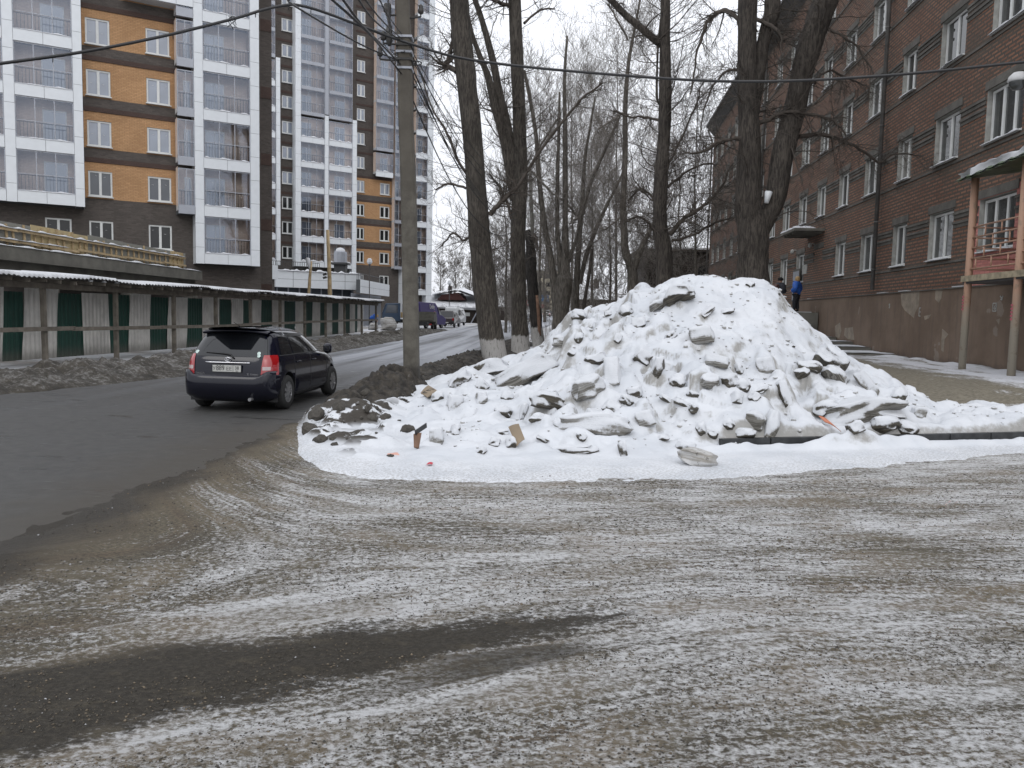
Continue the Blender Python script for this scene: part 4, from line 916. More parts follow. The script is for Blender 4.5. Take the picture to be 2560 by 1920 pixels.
# eaves and roof
mb=MB(); mb.add([(NU,0,19.9),(EU+.4,0,19.9),(EU+.4,.75,20.75),(NU,.75,20.75)],[(0,1,2,3)],0)
for i in range(int((EU-NU)/.35)): x=NU+i*.35; mb.add([(x,.005,19.87),(x+.1,.005,19.87),(x+.1,.74,20.70),(x,.74,20.70)],[(0,1,2,3)],1)
mb.box(NU,EU+.4,.75,.80,20.72,20.9,1); mb.add([(NU,.8,20.9),(EU+.4,.8,20.9),(EU+.4,-6.5,23),(NU,-6.5,23),(EU+.4,-13.8,20.9),(NU,-13.8,20.9)],[(0,1,2,3),(3,2,4,5)],2)
mb.build('roof',[MATS['concrete_band'],MATS['metal_dark'],MATS['sill_snow']],R)
plain('pipe_grey',(.085,.082,.078),.55,var=.3,scale=4)
for u,z0 in ((2.75,3.15),(26.0,3.4),(EU-.1,.8),(-12.6,3.3)):
    mb=MB(); mb.tube([(u,.20,z0),(u,.20,19.3),(u,.65,20.4)],.085,10)
    for i in range(10): zz=z0+.8+i*1.9; mb.tube([(u,.20,zz),(u,.20,zz+.05)],.10,10); mb.bar((u,.0,zz+.02),(u,.12,zz+.02),.02)
    mb.build('downpipe',MATS['pipe_grey'],R,smooth=True)
# entrance: door, plaque, canopy, wall lights
ue,ze=BW.at(1993,690); mb=MB(); mb.box(ue-.75,ue+.75,.005,.06,2.4,4.75,0); mb.box(ue-.62,ue-.02,.061,.08,2.45,4.62,1); mb.box(ue+.02,ue+.62,.061,.08,2.45,4.62,1)
o=mb.build('entrance_door',[MATS['concrete_band'],MATS['alu_grey']],R); mb=MB(); mb.box(ue+.05,ue+.10,.081,.13,3.4,3.6); mb.build('handle',MATS['metal_dark'],o)
ua,_a=BW.at(2018,684); ub_,zb_=BW.at(2009,663); mb=MB(); mb.box(min(ua,ub_),max(ua,ub_)+.1,.003,.04,_a,zb_); mb.build('plaque',MATS['reveal_plaster'],R)
BC=BW.off(1.5); c0,cz0=BW.at(2063,573); c1,cz1=BC.at(1948,597); zc=cz0-.08
mb=MB(); mb.add([(c0,1.5,zc),(c1-.4,1.5,zc),(c1,1.1,zc),(c1,0,zc),(c0,0,zc)]+[(c0,1.5,zc+.13),(c1-.4,1.5,zc+.13),(c1,1.1,zc+.13),(c1,0,zc+.13),(c0,0,zc+.13)],[(0,1,2,3,4),(5,6,7,8,9),(0,1,6,5),(1,2,7,6),(2,3,8,7),(4,0,5,9)])
for i in range(5): x=c0+(c1-c0)*(i+.5)/5.2; mb.box(x-.05,x+.05,.05,1.35,zc-.10,zc-.002)
o=mb.build('canopy_slab',MATS['concrete_raw'],R); s=MB(); snow_lumps(s,c0,c1-.2,1.25,zc+.125,.16,7,d=.5); snow_lumps(s,c0+.1,c1-.2,.8,zc+.125,.14,8,d=.7); s.build('snow',MATS['sill_snow'],o,smooth=True)
for px,py in ((2037,611),(1992,627)):
    u,z=BW.at(px,py); mb=MB(); mb.tube([(u,0,z),(u,.12,z+.04),(u,.22,z)],.03,6); mb.lathe([(.02,.12),(.10,.06),(.11,-.10),(.02,-.14)],10,(u,.24,z-.04)); mb.build('wall_light',MATS['reveal_plaster'],R,smooth=True)
# big street lamp on a bracket near the right frame edge
BL=BW.off(1.6); u,z=BL.at(2548,196); mb=MB(); mb.tube([(u-1.2,0,z-.6),(u-.9,.9,z+.0),(u-.35,1.5,z+.12)],.035,8); o=mb.build('lamp_bracket',MATS['pipe_grey'],R,smooth=True)
mb=MB(); mb.lathe([(.0,.14),(.12,.13),(.20,.05),(.23,-.06),(.20,-.08)],16,(u,1.62,z)); mb.build('lamp_housing',MATS['soffit_grey'],o,smooth=True); mb=MB(); mb.lathe([(.20,-.081),(.19,-.16),(.12,-.25),(.0,-.28)],16,(u,1.62,z)); mb.build('lamp_glass',MATS['pane_old'],o,smooth=True)
# air conditioner style white box and flower boxes of the picture
u,z=BW.at(2110,376); mb=MB(); mb.box(u-.3,u+.3,.01,.28,z-.25,z+.25); 
# scratched marks on the plinth
def mark(px,py,w,h,kind,mat='reveal_plaster',off=.131):
    P=BW.off(off); u,z=P.at(px,py); s=28/FPX; mb=MB(); L=lambda *p:[mb.bar((u-a*w*s,off+.004,z+b*h*s),(u-c*w*s,off+.004,z+d*h*s),.03,.02,up=(0,1,0)) for a,b,c,d in p]
    if kind=='E': L((-.5,-.5,-.5,.5),(-.5,.5,.5,.5),(-.5,0,.5,0),(-.5,-.5,.5,-.5))
    elif kind=='sq': L((-.5,-.5,-.5,.5),(-.5,.5,.5,.5),(.5,.5,.5,-.5),(-.5,-.5,.5,-.5),(-.2,-.2,.2,.3),(0,-.3,.3,-.1))
    else: L((-.5,.5,0,-.1),(0,-.1,.3,.5),(.3,.5,.1,-.5),(.1,-.5,-.3,-.3))
    return mb
for q in ((2224,765,8,12,'u'),(2300,780,9,20,'E'),(2487,768,14,16,'sq'),(2505,745,14,8,'u')): mark(*q).build('scratched_mark',MATS['reveal_plaster'],R)
# balcony on two pillars
pA=bl((12.43,21.94)); pB=bl(GP(2519,950,.5)); n_=(pA[1]+pB[1])/2; uA,uB=pA[0],pB[0]
plain('paint_salmon',(.36,.215,.15),.6,var=.22,scale=3); plain('metal_rusty',(.27,.23,.16),.75,var=.4,scale=6); plain('metal_green',(.075,.105,.055),.6,var=.35,scale=5)
t=NT('post_paint'); v=t.obj(); x,y,z=t.xyz(v); n=t.noise(v,5,5); c=t.mix(t.rmp(t.math('ADD',z,t.math('MULTIPLY',n,1.2)),2.2,3.4),(.30,.27,.215),(.37,.225,.155)); c=t.mix(t.rmp(n,.56,.66,0,.6),c,(.20,.155,.11)); t.col(c); t.rough(.65)
mb=MB(); mb.box(uB-2.6,uA+.18,.14,n_+.12,2.98,3.14,0); mb.box(uB-2.6,uA+.16,.16,n_+.08,2.93,2.978,1); o=mb.build('balcony',[MATS['metal_rusty'],MATS['metal_dark']],R)
for u in (uA,uB,uB-2.5):
    m2=MB(); m2.tube([(u,n_,.35),(u,n_,5.75)],.095,14); m2.build('post',MATS['post_paint'],o,smooth=True)
m2=MB(); rz_=[3.32,3.60,3.88,4.16,4.44]
for z_ in rz_: m2.tube([(uA,n_,z_),(uB-2.5,n_,z_)],.024,6); m2.tube([(uA,n_,z_),(uA,.15,z_)],.024,6)
for i in range(12):
    u=uA-.35-i*.42
    if u<uB-2.4: break
    j=i%2
    for k in ((0,1),(2,3)) if j==0 else ((1,2),(3,4)): m2.tube([(u,n_,rz_[k[0]]),(u,n_,rz_[k[1]])],.022,6)
m2.build('railing',MATS['paint_salmon'],o,smooth=True)
m2=MB(); P=[]
for i in range(40):
    u=uB-3.2+(uA+.38-uB+3.2)*i/39; P.append([(u,a,5.78+.20*(b)-.12*abs(math.sin(i*.9))*.3-.05*((u-uB)/3)) for a,b in ((.1,1.6),(n_*.5,1.2),(n_+.3,.35),(n_+.38,.06))])
m2.grid(np.array(P)); P2=np.array(P); P2[...,2]-=.05; m2.grid(P2); c_=m2.build('canopy',MATS['metal_green'],o,smooth=True)
m2=MB(); P=np.array(P); P3=[]
for i in range(40):
    h=.20*(.5+.5*vn(i*.35,2,4)); row=[(P[i][0][0],P[i][0][1],P[i][0][2]+h),(P[i][1][0],P[i][1][1],P[i][1][2]+h*1.1),(P[i][2][0],P[i][2][1],P[i][2][2]+h*.95),(P[i][3][0],P[i][3][1]-.02-.25*vn(i*.3,7,3),P[i][3][2]+h*.75+.05),(P[i][3][0],P[i][3][1]-.01-.25*vn(i*.3,7,3),P[i][3][2]+.01)]; P3.append(row)
m2.grid(np.array(P3)); m2.add([P3[-1][k] for k in range(5)]+[tuple(P[-1][0])],[(0,1,2,3,4,5)]); m2.build('snow',MATS['sill_snow'],c_,smooth=True)
plain('sticker_pink',(.42,.10,.13),.6)
for u,py,w in ((uA,755,6),(uB,778,8)):
    P_=BW.off(n_+.1); u2,z2=P_.at(2417 if u==uA else 2532,py); m2=MB()
    for i in range(5): m2.box(u-.04,u+.05,n_+.095,n_+.104,z2-.22+i*.085,z2-.17+i*.085,0)
    m2.build('pink_sticker',MATS['sticker_pink'],o)
# ---- steps and landing in front of the entrance
St=thing('entrance_steps','snowy concrete steps climbing along the plinth to the entrance landing','steps',BW.loc(),BW.rot)
for i,(u0,u1) in enumerate(((-.2,2.5),(2.5,4.8),(4.8,7.2),(7.2,10.4))):
    mb=MB(); zt_=.66+i*.15; mb.box(u0,u1,.18,3.2,zt_-.32,zt_,0); o=mb.build('step',MATS['concrete_raw'],St)
    s=MB(); P_=np.array([[(u0+.04+(u1-u0-.05)*i_/12,.2+2.95*j/8,zt_+.012+.035*float(vn(u0*3+i_*.7,j*.9,5))) for j in range(9)] for i_ in range(13)]); s.grid(P_); s.build('snow',MATS['heap_snow'],o,smooth=True)
mb=MB(); mb.box(10.4,22,.18,3.6,.2,2.27,0); o=mb.build('landing',MATS['concrete_raw'],St); mb=MB(); mb.box(10.45,21.9,.5,3.55,2.272,2.30); mb.build('snow',MATS['sill_snow'],o)
# ================= fence with covered walkway =================
FN=Wall(-15.7,24.4,6.0)
FE=thing('fence_gallery','green and white corrugated fence with a timber roofed walkway along the street','fence',FN.loc(),FN.rot)
def corr(name,c,var=.12):
    t=NT(name); v=t.obj(); x,y,z=t.xyz(v); n=t.noise(v,1.5,5); n2=t.noise(t.comb(t.math('MULTIPLY',x,9.0),z),3,5)
    a=t.mix(t.rmp(n,.3,.7),tuple(q*(1-var) for q in c),tuple(q*(1+var) for q in c)); a=t.mix(t.rmp(n2,.55,.75,0,.35),a,(.10,.095,.085)); a=t.mix(t.rmp(t.math('ADD',z,t.math('MULTIPLY',n2,.5)),.75,.3,0,.6),a,(.11,.10,.085)); t.col(a); t.rough(.5); return t.m
corr('sheet_green',(.013,.060,.045)); corr('sheet_white',(.64,.625,.59))
plain('timber_old',(.125,.11,.09),.85,var=.35,scale=4,bump=.4,bs=30); plain('timber_fresh',(.36,.27,.155),.8,var=.3,scale=3,bump=.3); plain('slate_roof',(.06,.055,.05),.8,var=.3)
bd=[(-60,'w'),(0-0,'g'),(57,'w'),(137,'g'),(206,'w'),(268,'g'),(322,'w'),(371,'g'),(418,'w'),(464,'g'),(505,'w'),(544,'g'),(577,'w'),(604,'g'),(627,'w'),(650,'g'),(679,'w'),(708,'g'),(737,'w'),(762,'g'),(780,'w'),(798,'g'),(812,'w'),(828,'g'),(845,'w'),(860,'g'),(874,'w'),(886,'g'),(893,'w'),(906,'x')]
us=[FN.U(px,780) for px,_ in bd]; us[0]=-9
q=-9
for i in range(len(bd)-1):
    a,b=us[i],us[i+1]; g_=bd[i][1]=='g'; n=max(6,int((b-a)/.03)); r2=random.Random(i); top=2.22+r2.uniform(-.05,.05)+(0 if g_ else .05); lean=r2.uniform(-.02,.05)*(-1 if g_ else 1)*1.6
    y0=.0 if g_ else -.045; P=np.zeros((n+1,6,3))
    for k in range(n+1):
        for j in range(6):
            x=a-.05+(b-a+.1)*k/n; x+=0 if g_ else lean*(j/5*2-1)*1.3; bz=float(gh(-13,24.4+x)); P[k,j]=(x,y0+.013*math.copysign(abs(math.sin(x*29))**.5,math.sin(x*29)),bz+.02+(top-.02)*j/5)
    mb=MB(); mb.grid(P); mb.build('sheet',MATS['sheet_green' if g_ else 'sheet_white'],FE,smooth=False,fix=False)
uend=us[-1]
mb=MB()
for z_ in (.5,1.9): mb.bar((-9,.06,z_),(uend,.06,z_+.2),.05,.1)
mb.build('back_rail',MATS['timber_old'],FE)
pn=-1.35; FP=FN.off(pn)
posts=[FP.U(px,760) for px in (110,289,434,540,627,700,762,815,862,905,940)]+[FP.U(110,760)-3.9,FP.U(110,760)-7.8]
for u in sorted(posts):
    mb=MB(); bz=float(gh(-13,24.4+u)); mb.bar((u,pn,bz-.1),(u+random.uniform(-.05,.05),pn+.02,2.40+bz*.2),.13,.13); mb.build('post',MATS['timber_old'],FE)
ue_=max(posts)+.1
mb=MB(); k=0; u=-9
while u<ue_-.2:
    L=min(5.2,ue_-u); z0=1.03+float(gh(-13,24.4+u)); z1=1.03+float(gh(-13,24.4+u+L)); mb.bar((u,pn-.1,z0+random.uniform(-.03,.03)),(u+L+.1,pn-.1,z1+random.uniform(-.03,.03)),.045,.13); u+=L
mb.build('handrail',MATS['timber_old'],FE)
mb=MB(); u=-9
while u<ue_-.2:
    L=min(6,ue_-u); mb.bar((u,pn-.09,2.37+random.uniform(-.03,.03)),(u+L+.1,pn-.09,2.37+random.uniform(-.03,.03)),.05,.17); mb.bar((u,.1,2.49),(u+L,.1,2.49),.05,.15); u+=L
mb.build('beam',MATS['timber_old'],FE)
mb=MB(); u=-9; s=MB()
while u<ue_:
    mb.bar((u,.35,2.59),(u+random.uniform(-.05,.05),-1.85,2.50+random.uniform(-.02,.03)),.07,.11)
    if random.random()<.5: s.lathe([(.08,0),(.06,.05),(.01,.075)],6,(u,-1.82,2.57))
    u+=.72
mb.build('rafter',MATS['timber_old'],FE)
n=int((ue_+9)/.05); P=np.zeros((n+1,3,3)); Q=np.zeros((n+1,4,3))
for k in range(n+1):
    x=-9+(ue_+9.2)*k/n; w=.022*math.sin(x*2*math.pi/.2)+.03*math.sin(x*.9)+(.03 if int(x/1.6)%2 else 0)
    for j,(y,z) in enumerate(((.45,2.71),(-.7,2.66),(-1.95,2.60))): P[k,j]=(x,y,z+w)
    h=.075*(.4+1.2*float(vn(x*.8,3,5)))
    for j,(y,z) in enumerate(((.45,2.72+h),(-.7,2.67+h),(-1.88-.05*float(vn(x*3,1,2)),2.615+h*.8),(-1.93,2.612))): Q[k,j]=(x,y,z+w)
mb=MB(); mb.grid(P); rf=mb.build('canopy_roof',MATS['slate_roof'],FE,fix=False); s.grid(Q); s.build('snow',MATS['sill_snow'],rf,smooth=True,fix=False)
# ================= unfinished concrete deck with formwork =================
SL=Wall(-18,28,1.3); CD=thing('concrete_deck','unfinished raw concrete deck with yellow plywood formwork behind the fence','concrete deck',SL.loc(),SL.rot)
mb=MB(); mb.box(-6,17.4,0,9,3.34,3.86,0); mb.box(-6,17.3,.35,.85,2.85,3.338,0); mb.box(-6,17.3,4.5,5,2.85,3.338,0); d_=mb.build('deck_slab',MATS['concrete_raw'],CD)
s=MB(); snow_lumps(s,-6,17.3,.12,3.85,.09,2,d=.25,n=80); s.build('snow',MATS['sill_snow'],d_,smooth=True)
for px in (126,325,480,-60):
    u=SL.off(.5).U(px,740); mb=MB(); mb.box(u-.28,u+.28,.3,.8,-.1,2.848); mb.box(u-.2,u+.2,4.6,4.9,-.1,2.848); mb.build('column',MATS['concrete_raw'],CD)
tz=4.80; u=-6; i=0; r2=random.Random(5)
t=NT('plywood'); v=t.obj(); n=t.noise(t.map(v,(1,1,.35)),2.2,6,.6); n2=t.noise(v,14,4); g=t.n('ObjectInfo'); c=t.mix(t.rmp(n,.35,.7),(.46,.36,.19),(.30,.25,.16)); c=t.mix(t.rmp(g.outputs['Random'],.55,.6),c,(.20,.195,.17)); c=t.mix(t.rmp(n2,.62,.7,0,.5),c,(.09,.075,.05)); t.col(c); t.rough(.75)
while u<16.4:
    L=min(r2.choice([1.22,1.5,2.44]),16.5-u); mb=MB(); h_=r2.uniform(-.04,.04); mb.box(u+.01,u+L-.01,.55,.575,3.90,tz+h_); mb.build('formwork_panel',MATS['plywood'],CD); u+=L
u=-6
while u<16.3:
    mb=MB(); mb.bar((0,.50,3.88),(r2.uniform(-.05,.05),.52,tz-.08+r2.uniform(-.25,.12)),.05,.09); mb.build('stud',MATS['timber_fresh'],CD,loc=(u,0,0)); u+=.52+r2.uniform(-.12,.12)
mb=MB(); u=-6
while u<16: L=min(4,16.2-u); mb.bar((u,.43,4.50+r2.uniform(-.03,.03)),(u+L,.43,4.50+r2.uniform(-.03,.03)),.05,.1); mb.bar((u,.40,4.08+r2.uniform(-.05,.05)),(u+L,.40,4.05+r2.uniform(-.05,.05)),.05,.09); u+=L-.1
w_=mb.build('waler',MATS['timber_fresh'],CD); s=MB(); snow_lumps(s,-6,16.2,.43,4.55,.08,6,d=.1,n=120); snow_lumps(s,-2,5,.40,4.13,.06,9,d=.1,n=40); s.build('snow',MATS['sill_snow'],w_,smooth=True)
# ================= vehicles =================
def paint(name,c,r=.25,coat=.8,dirt=.35,dz=.55):
    t=NT(name); v=t.obj(); x,y,z=t.xyz(v); n=t.noise(v,7,5,.65); k=t.rmp(t.math('SUBTRACT',t.math('MULTIPLY',n,.5),z),-dz-.05,-.25,0,dirt)
    t.col(t.mix(k,c,(.12,.11,.095))); t.rough(t.rmp(k,0,1,r,.8)); t.b.inputs['Coat Weight'].default_value=coat; t.b.inputs['Coat Roughness'].default_value=.04; return t.m
paint('paint_navy',(.0024,.0032,.010),.12,.12,.035); MATS['paint_navy'].node_tree.nodes['Principled BSDF'].inputs['Specular IOR Level'].default_value=.38; plain('car_glass',(.008,.009,.011),.03,var=.05,spec=.6); plain('tyre',(.016,.016,.016),.85,var=.3); plain('rim_silver',(.30,.30,.31),.35,metal=.6,var=.2)
plain('chrome',(.6,.6,.62),.15,metal=1,var=.05); plain('plastic_black',(.012,.012,.013),.45); plain('plate_white',(.42,.42,.40),.5,var=.06); plain('plate_ink',(.02,.02,.022),.6); plain('lens_clear',(.40,.33,.33),.12)
t=NT('lamp_red'); t.col((.27,.004,.007)); t.rough(.10); t.b.inputs['Coat Weight'].default_value=1
plain('sticker_pale',(.45,.55,.52),.5)
CT=[(.17,.20,4.20,.70),(.22,.10,4.32,.77),(.30,.03,4.38,.82),(.45,.00,4.42,.845),(.56,.005,4.42,.8475),(.60,.03,4.40,.847),(.63,.10,4.39,.846),(.70,.105,4.34,.845),(.80,.12,4.22,.840),(.88,.14,4.02,.832),(.93,.155,3.80,.823),(.97,.175,3.52,.808),(1.00,.19,3.38,.792),(1.10,.255,3.20,.755),(1.20,.325,3.02,.715),(1.30,.40,2.82,.668),(1.36,.455,2.68,.635),(1.40,.50,2.52,.60),(1.435,.62,2.30,.53),(1.46,.90,2.1,.40),(1.475,1.25,1.85,.2)]
CTa=np.array(CT); NR,PR,AR=8.0,2.5,.6
def ci(z): return [float(np.interp(z,CTa[:,0],CTa[:,k])) for k in (1,2,3)]
def cR(y,z,off=0):   # rear surface x at (y,z)
    a,b,w=ci(z); cx=a+AR; q=min(abs(y)/w,.999); return cx-AR*(1-q**NR)**(1/PR)-off
def cS(x,z,off=0):   # half width at (x,z)
    a,b,w=ci(z); c1=a+AR; c2=b-1.8
    if x<c1: q=min((c1-x)/AR,.9999); return w*(1-q**PR)**(1/NR)+off
    if x>c2: q=min((x-c2)/1.8,.9999); return w*(1-q**2.6)**(1/3.0)+off
    return w+off
def outline(z,n=26):
    a,b,w=ci(z); c1=a+AR; c2=b-1.8; pts=[]
    for i in range(n):       # rear half, from centre rear to side
        t_=i/(n-1); y=w*math.sin(t_*math.pi/2)**.72 if t_<1 else w; q=min(y/w,1); x=c1-AR*max(0,(1-q**NR))**(1/PR); pts.append((x,y))
    for i in range(1,8): pts.append((c1+(c2-c1)*i/8,w))
    for i in range(n):
        t_=i/(n-1); q=math.cos(t_*math.pi/2)**.75 if t_<1 else 0; y=w*q; x=c2+1.8*max(0,(1-q**3.0))**(1/2.6); pts.append((x,y))
    return pts
def text_mesh(txt,size,mat,parent,name,loc,rot,ext=.002,align='CENTER',sx=1):
    cu=bpy.data.curves.new(name,'FONT'); cu.body=txt; cu.size=size; cu.extrude=ext; cu.align_x=align; cu.align_y='CENTER'
    ob=bpy.data.objects.new(name,cu); COL.objects.link(ob); dg=bpy.context.evaluated_depsgraph_get(); me=bpy.data.meshes.new_from_object(ob.evaluated_get(dg)); COL.objects.unlink(ob); bpy.data.objects.remove(ob); 
    for v in me.vertices: v.co.x*=sx
    o=bpy.data.objects.new(name,me); COL.objects.link(o); me.materials.clear(); me.materials.append(MATS[mat]); o.parent=parent; o.location=loc; o.rotation_euler=rot; return o
def wheel(parent,x,y,z,r,side,w=.19,spokes=9):
    e=MB(); s=side
    e.lathe([(r*.62,-w/2),(r*.93,-w/2),(r,-w*.32),(r,w*.32),(r*.93,w/2),(r*.64,w/2),(r*.62,w*.3)],28,axis='y'); o=e.build('wheel',MATS['tyre'],parent,smooth=True,loc=(x,y,z))
    m=MB(); ys=s*w*.42
    m.lathe([(r*.66,s*w*.1),(r*.65,s*w*.46),(r*.60,s*w*.46),(r*.57,s*w*.2),(r*.56,-s*w*.1),(.01,-s*w*.1)],28,axis='y',mi=1)
    m.lathe([(r*.665,s*w*.35),(r*.66,s*w*.48),(r*.595,s*w*.47),(r*.58,s*w*.38)],28,axis='y',mi=0)
    for k in range(spokes):
        a=2*math.pi*k/spokes
        for da in (-.08,.08): m.bar((math.cos(a)*r*.12,ys,math.sin(a)*r*.12),(math.cos(a+da)*r*.60,ys*.95,math.sin(a+da)*r*.60),.035,.03,0,up=(0,1,0))
    m.lathe([(.01,s*w*.50),(r*.17,s*w*.48),(r*.18,s*w*.3)],14,axis='y'); m.build('rim',[MATS['rim_silver'],MATS['plastic_black']],o); return o
CARP=(-4.78,14.1)
car=thing('station_wagon','dark navy station wagon driving away with its red rear lamps toward us','car',(0,0,0))
mb=MB(); zs=list(CTa[:,0]); zz=[]
for i in range(len(zs)-1):
    k=3 if zs[i+1]-zs[i]>.06 else 2
    zz+=[zs[i]+(zs[i+1]-zs[i])*j/k for j in range(k)]
zz.append(zs[-1]); rows=[]
for z in zz:
    o_=outline(z); full=[(x,-y,z) for x,y in o_[::-1]]+[(x,y,z) for x,y in o_[1:]]; rows.append(full)
P=np.array(rows); mb.grid(P); 
mb.f.append(tuple(range(len(rows[0])))); mb.m.append(0); b_=(len(rows)-1)*len(rows[0]); mb.f.append(tuple(b_+i for i in range(len(rows[0])))); mb.m.append(0)
bm=bmesh.new(); me=mb.mesh('body',[MATS['paint_navy'],MATS['plastic_black']],True); bm.from_mesh(me); bmesh.ops.remove_doubles(bm,verts=bm.verts,dist=.0005); bmesh.ops.holes_fill(bm,edges=bm.edges); bmesh.ops.recalc_face_normals(bm,faces=bm.faces); bm.to_mesh(me); bm.free()
body=bpy.data.objects.new('body',me); COL.objects.link(body); body.parent=car
WX=(.80,3.40)
cut=MB()
for x in WX:
    for s_ in (-1,1):
        n=28; A_=[(x+.37*math.cos(2*math.pi*k/n),s_*.58,.31+.37*math.sin(2*math.pi*k/n)) for k in range(n)]; B_=[(a,s_*1.0,c) for a,_,c in A_]
        cut.add(A_+B_,[tuple(range(n)),tuple(range(n,2*n))]+[(k,(k+1)%n,n+(k+1)%n,n+k) for k in range(n)])
co=cut.build('cutter',MATS['plastic_black'])
md=body.modifiers.new('b','BOOLEAN'); md.object=co; md.operation='DIFFERENCE'; md.solver='EXACT'
dg=bpy.context.evaluated_depsgraph_get(); nm=bpy.data.meshes.new_from_object(body.evaluated_get(dg)); body.modifiers.clear()
if len(nm.polygons)>200: body.data=nm
bpy.data.objects.remove(co); 
for p in body.data.polygons:
    c=p.center
    for x in WX:
        if abs((c.x-x)**2+(c.z-.31)**2-.37**2)<.006 and abs(c.y)>.57 and abs(p.normal.y)<.3: p.material_index=1; p.use_smooth=False
def rpatch(y0,y1,z0,z1,off,n=12,m=8,fy=None):   # patch on the tailgate
    P=np.zeros((n+1,m+1,3))
    for j in range(m+1):
        z=z0+(z1-z0)*j/m; a,b=(y0,y1) if fy is None else fy(z)
        for i in range(n+1): y=a+(b-a)*i/n; P[i,j]=(cR(y,z,off),y,z)
    return P
def spatch(fx,z0,z1,off,s,n=12,m=8):
    P=np.zeros((n+1,m+1,3))
    for j in range(m+1):
        z=z0+(z1-z0)*j/m; a,b=fx(z)
        for i in range(n+1): x=a+(b-a)*i/n; P[i,j]=(x,s*cS(x,z,off),z)
    return P
m=MB(); m.grid(rpatch(0,0,.965,1.375,.006,fy=lambda z:(-(.70-.34*(z-.965)),(.70-.34*(z-.965))),n=20)); gl_=m.build('rear_window',MATS['car_glass'],car,smooth=True)
for (y,z,r_) in ((.60,1.035,.035),(-.53,1.03,.033),(-.54,.985,.030)):
    m=MB(); m.lathe([(.001,0),(r_,.0)],14); c_=m.build('sticker',MATS['sticker_pale'],gl_,fix=False); c_.location=(cR(y,z,.012),y,z); c_.rotation_euler=(0,R_(-60),0)
for s_ in (-1,1):
    for nm_,fx,z0,z1 in (('side_window',lambda z:(.56+.55*(z-1.0),1.10+.02*(z-1.0)),1.0,1.335),('side_window',lambda z:(1.17,1.95-.02*(z-1)),.985,1.365),('side_window',lambda z:(2.03-.02*(z-1),3.02-1.05*(z-.97)),.985,1.355)):
        m=MB(); m.grid(spatch(fx,z0,z1,.005,s_)); m.build(nm_,MATS['car_glass'],car,smooth=True)
    m=MB(); m.grid(spatch(lambda z:(1.12,2.0),1.31,1.36,.014,s_,m=2)); m.grid(spatch(lambda z:(2.02,2.62),1.31,1.36,.014,s_,m=2)); m.build('wind_deflector',MATS['plastic_black'],car,smooth=True)
    m=MB()
    for fx in (lambda z:1.135,lambda z:1.99,lambda z:2.98+.0*z):
        m.tube([(fx(z),s_*cS(fx(z),z,.0005),z) for z in np.linspace(.28,1.0,14)],.0045,5)
    m.tube([(x,s_*cS(x,.27,.0),.27) for x in np.linspace(1.22,2.98,10)],.005,5); m.tube([(x,s_*cS(x,.985,.003),.985) for x in np.linspace(.5,3.1,24)],.009,5); m.build('door_seam',MATS['plastic_black'],car)
    for x in (1.30,2.15): m=MB(); m.tube([(x-.09,s_*cS(x-.09,.84,.01),.84),(x-.05,s_*cS(x,.84,.03),.845),(x+.06,s_*cS(x,.84,.03),.845),(x+.10,s_*cS(x+.1,.84,.01),.84)],.014,6); m.build('door_handle',MATS['paint_navy'],car,smooth=True)
    # lamp wrapping the corner
    P=[]; zr=np.linspace(.655,1.0,9)
    for z in zr:
        a_,b_,w_=ci(z); row=[]; f=(z-.655)/.345; y_in=.60+.02*f; x_out=.27+.14*f**.5*(1 if f<.93 else .9)
        ys=np.linspace(y_in,w_*.95,9)
        for y in ys: row.append((cR(y,z,.012),s_*y,z))
        x_s=row[-1][0]
        for x in np.linspace(x_s+.02,max(x_out,x_s+.06),7): row.append((x,s_*cS(x,z,.012),z))
        P.append(row)
    m=MB(); m.grid(np.array(P)); l_=m.build('tail_lamp',MATS['lamp_red'],car,smooth=True)
    m=MB(); Q=rpatch(s_*.625,s_*.745,.74,.80,.018,6,3); m.grid(Q); m.build('lamp_lens',MATS['lens_clear'],l_,smooth=True)
    # mirror
    m=MB(); m.lathe([(.001,-.09),(.09,-.07),(.115,0),(.09,.06),(.001,.075)],12,(2.86,s_*.895,1.03),axis='y'); k_=m.build('mirror',MATS['paint_navy'],car,smooth=True)
    m=MB(); m.box(2.755,2.76,s_*.895-.07,s_*.895+.06,.975,1.085); m.build('mirror_glass',MATS['car_glass'],k_)
    for x in WX: wheel(car,x,s_*.745,.31,.31,s_)
    m=MB(); m.box(.36,.385,s_*.70-.1,s_*.70+.1,.16,.33); m.build('mud_flap',MATS['plastic_black'],car)
    m=MB(); m.grid(spatch(lambda z:(4.0,4.25),.62,.78,.01,s_)); m.build('headlight',MATS['lens_clear'],car,smooth=True)
# spoiler, bumper lip, trim
m=MB(); P=[]
for i in range(21):
    y=-.60+1.2*i/20; k=abs(y)/.60; xr=.36+.07*k**3; zt=1.425-.045*k**2.5; P.append([(xr+.33,y,zt+.028-.02*k**4),(xr+.12,y,zt+.028),(xr,y,zt),(xr+.02,y,zt-.03),(xr+.25,y,zt-.045)])
m.grid(np.array(P)); m.build('spoiler',MATS['paint_navy'],car,smooth=True)
m=MB(); P=[]
for i in range(31):
    y=-.825+1.65*i/30; k=abs(y)/.825; dz=.08*sst(.72,.86,k); xo=cR(y*.985,.60,.02); P.append([(xo+.10,y,.645+dz),(xo+.01,y,.640+dz),(xo-.012,y,.615+dz*.6),(xo-.012,y,.45),(xo+.02,y,.30),(xo+.12,y,.24)])
m.grid(np.array(P)); m.build('rear_bumper',MATS['paint_navy'],car,smooth=True)
m=MB(); m.tube([(cR(y,.86,.012),y,.86) for y in np.linspace(-.40,.40,12)],.013,6); m.build('chrome_strip',MATS['chrome'],car,smooth=True)
m=MB(); 
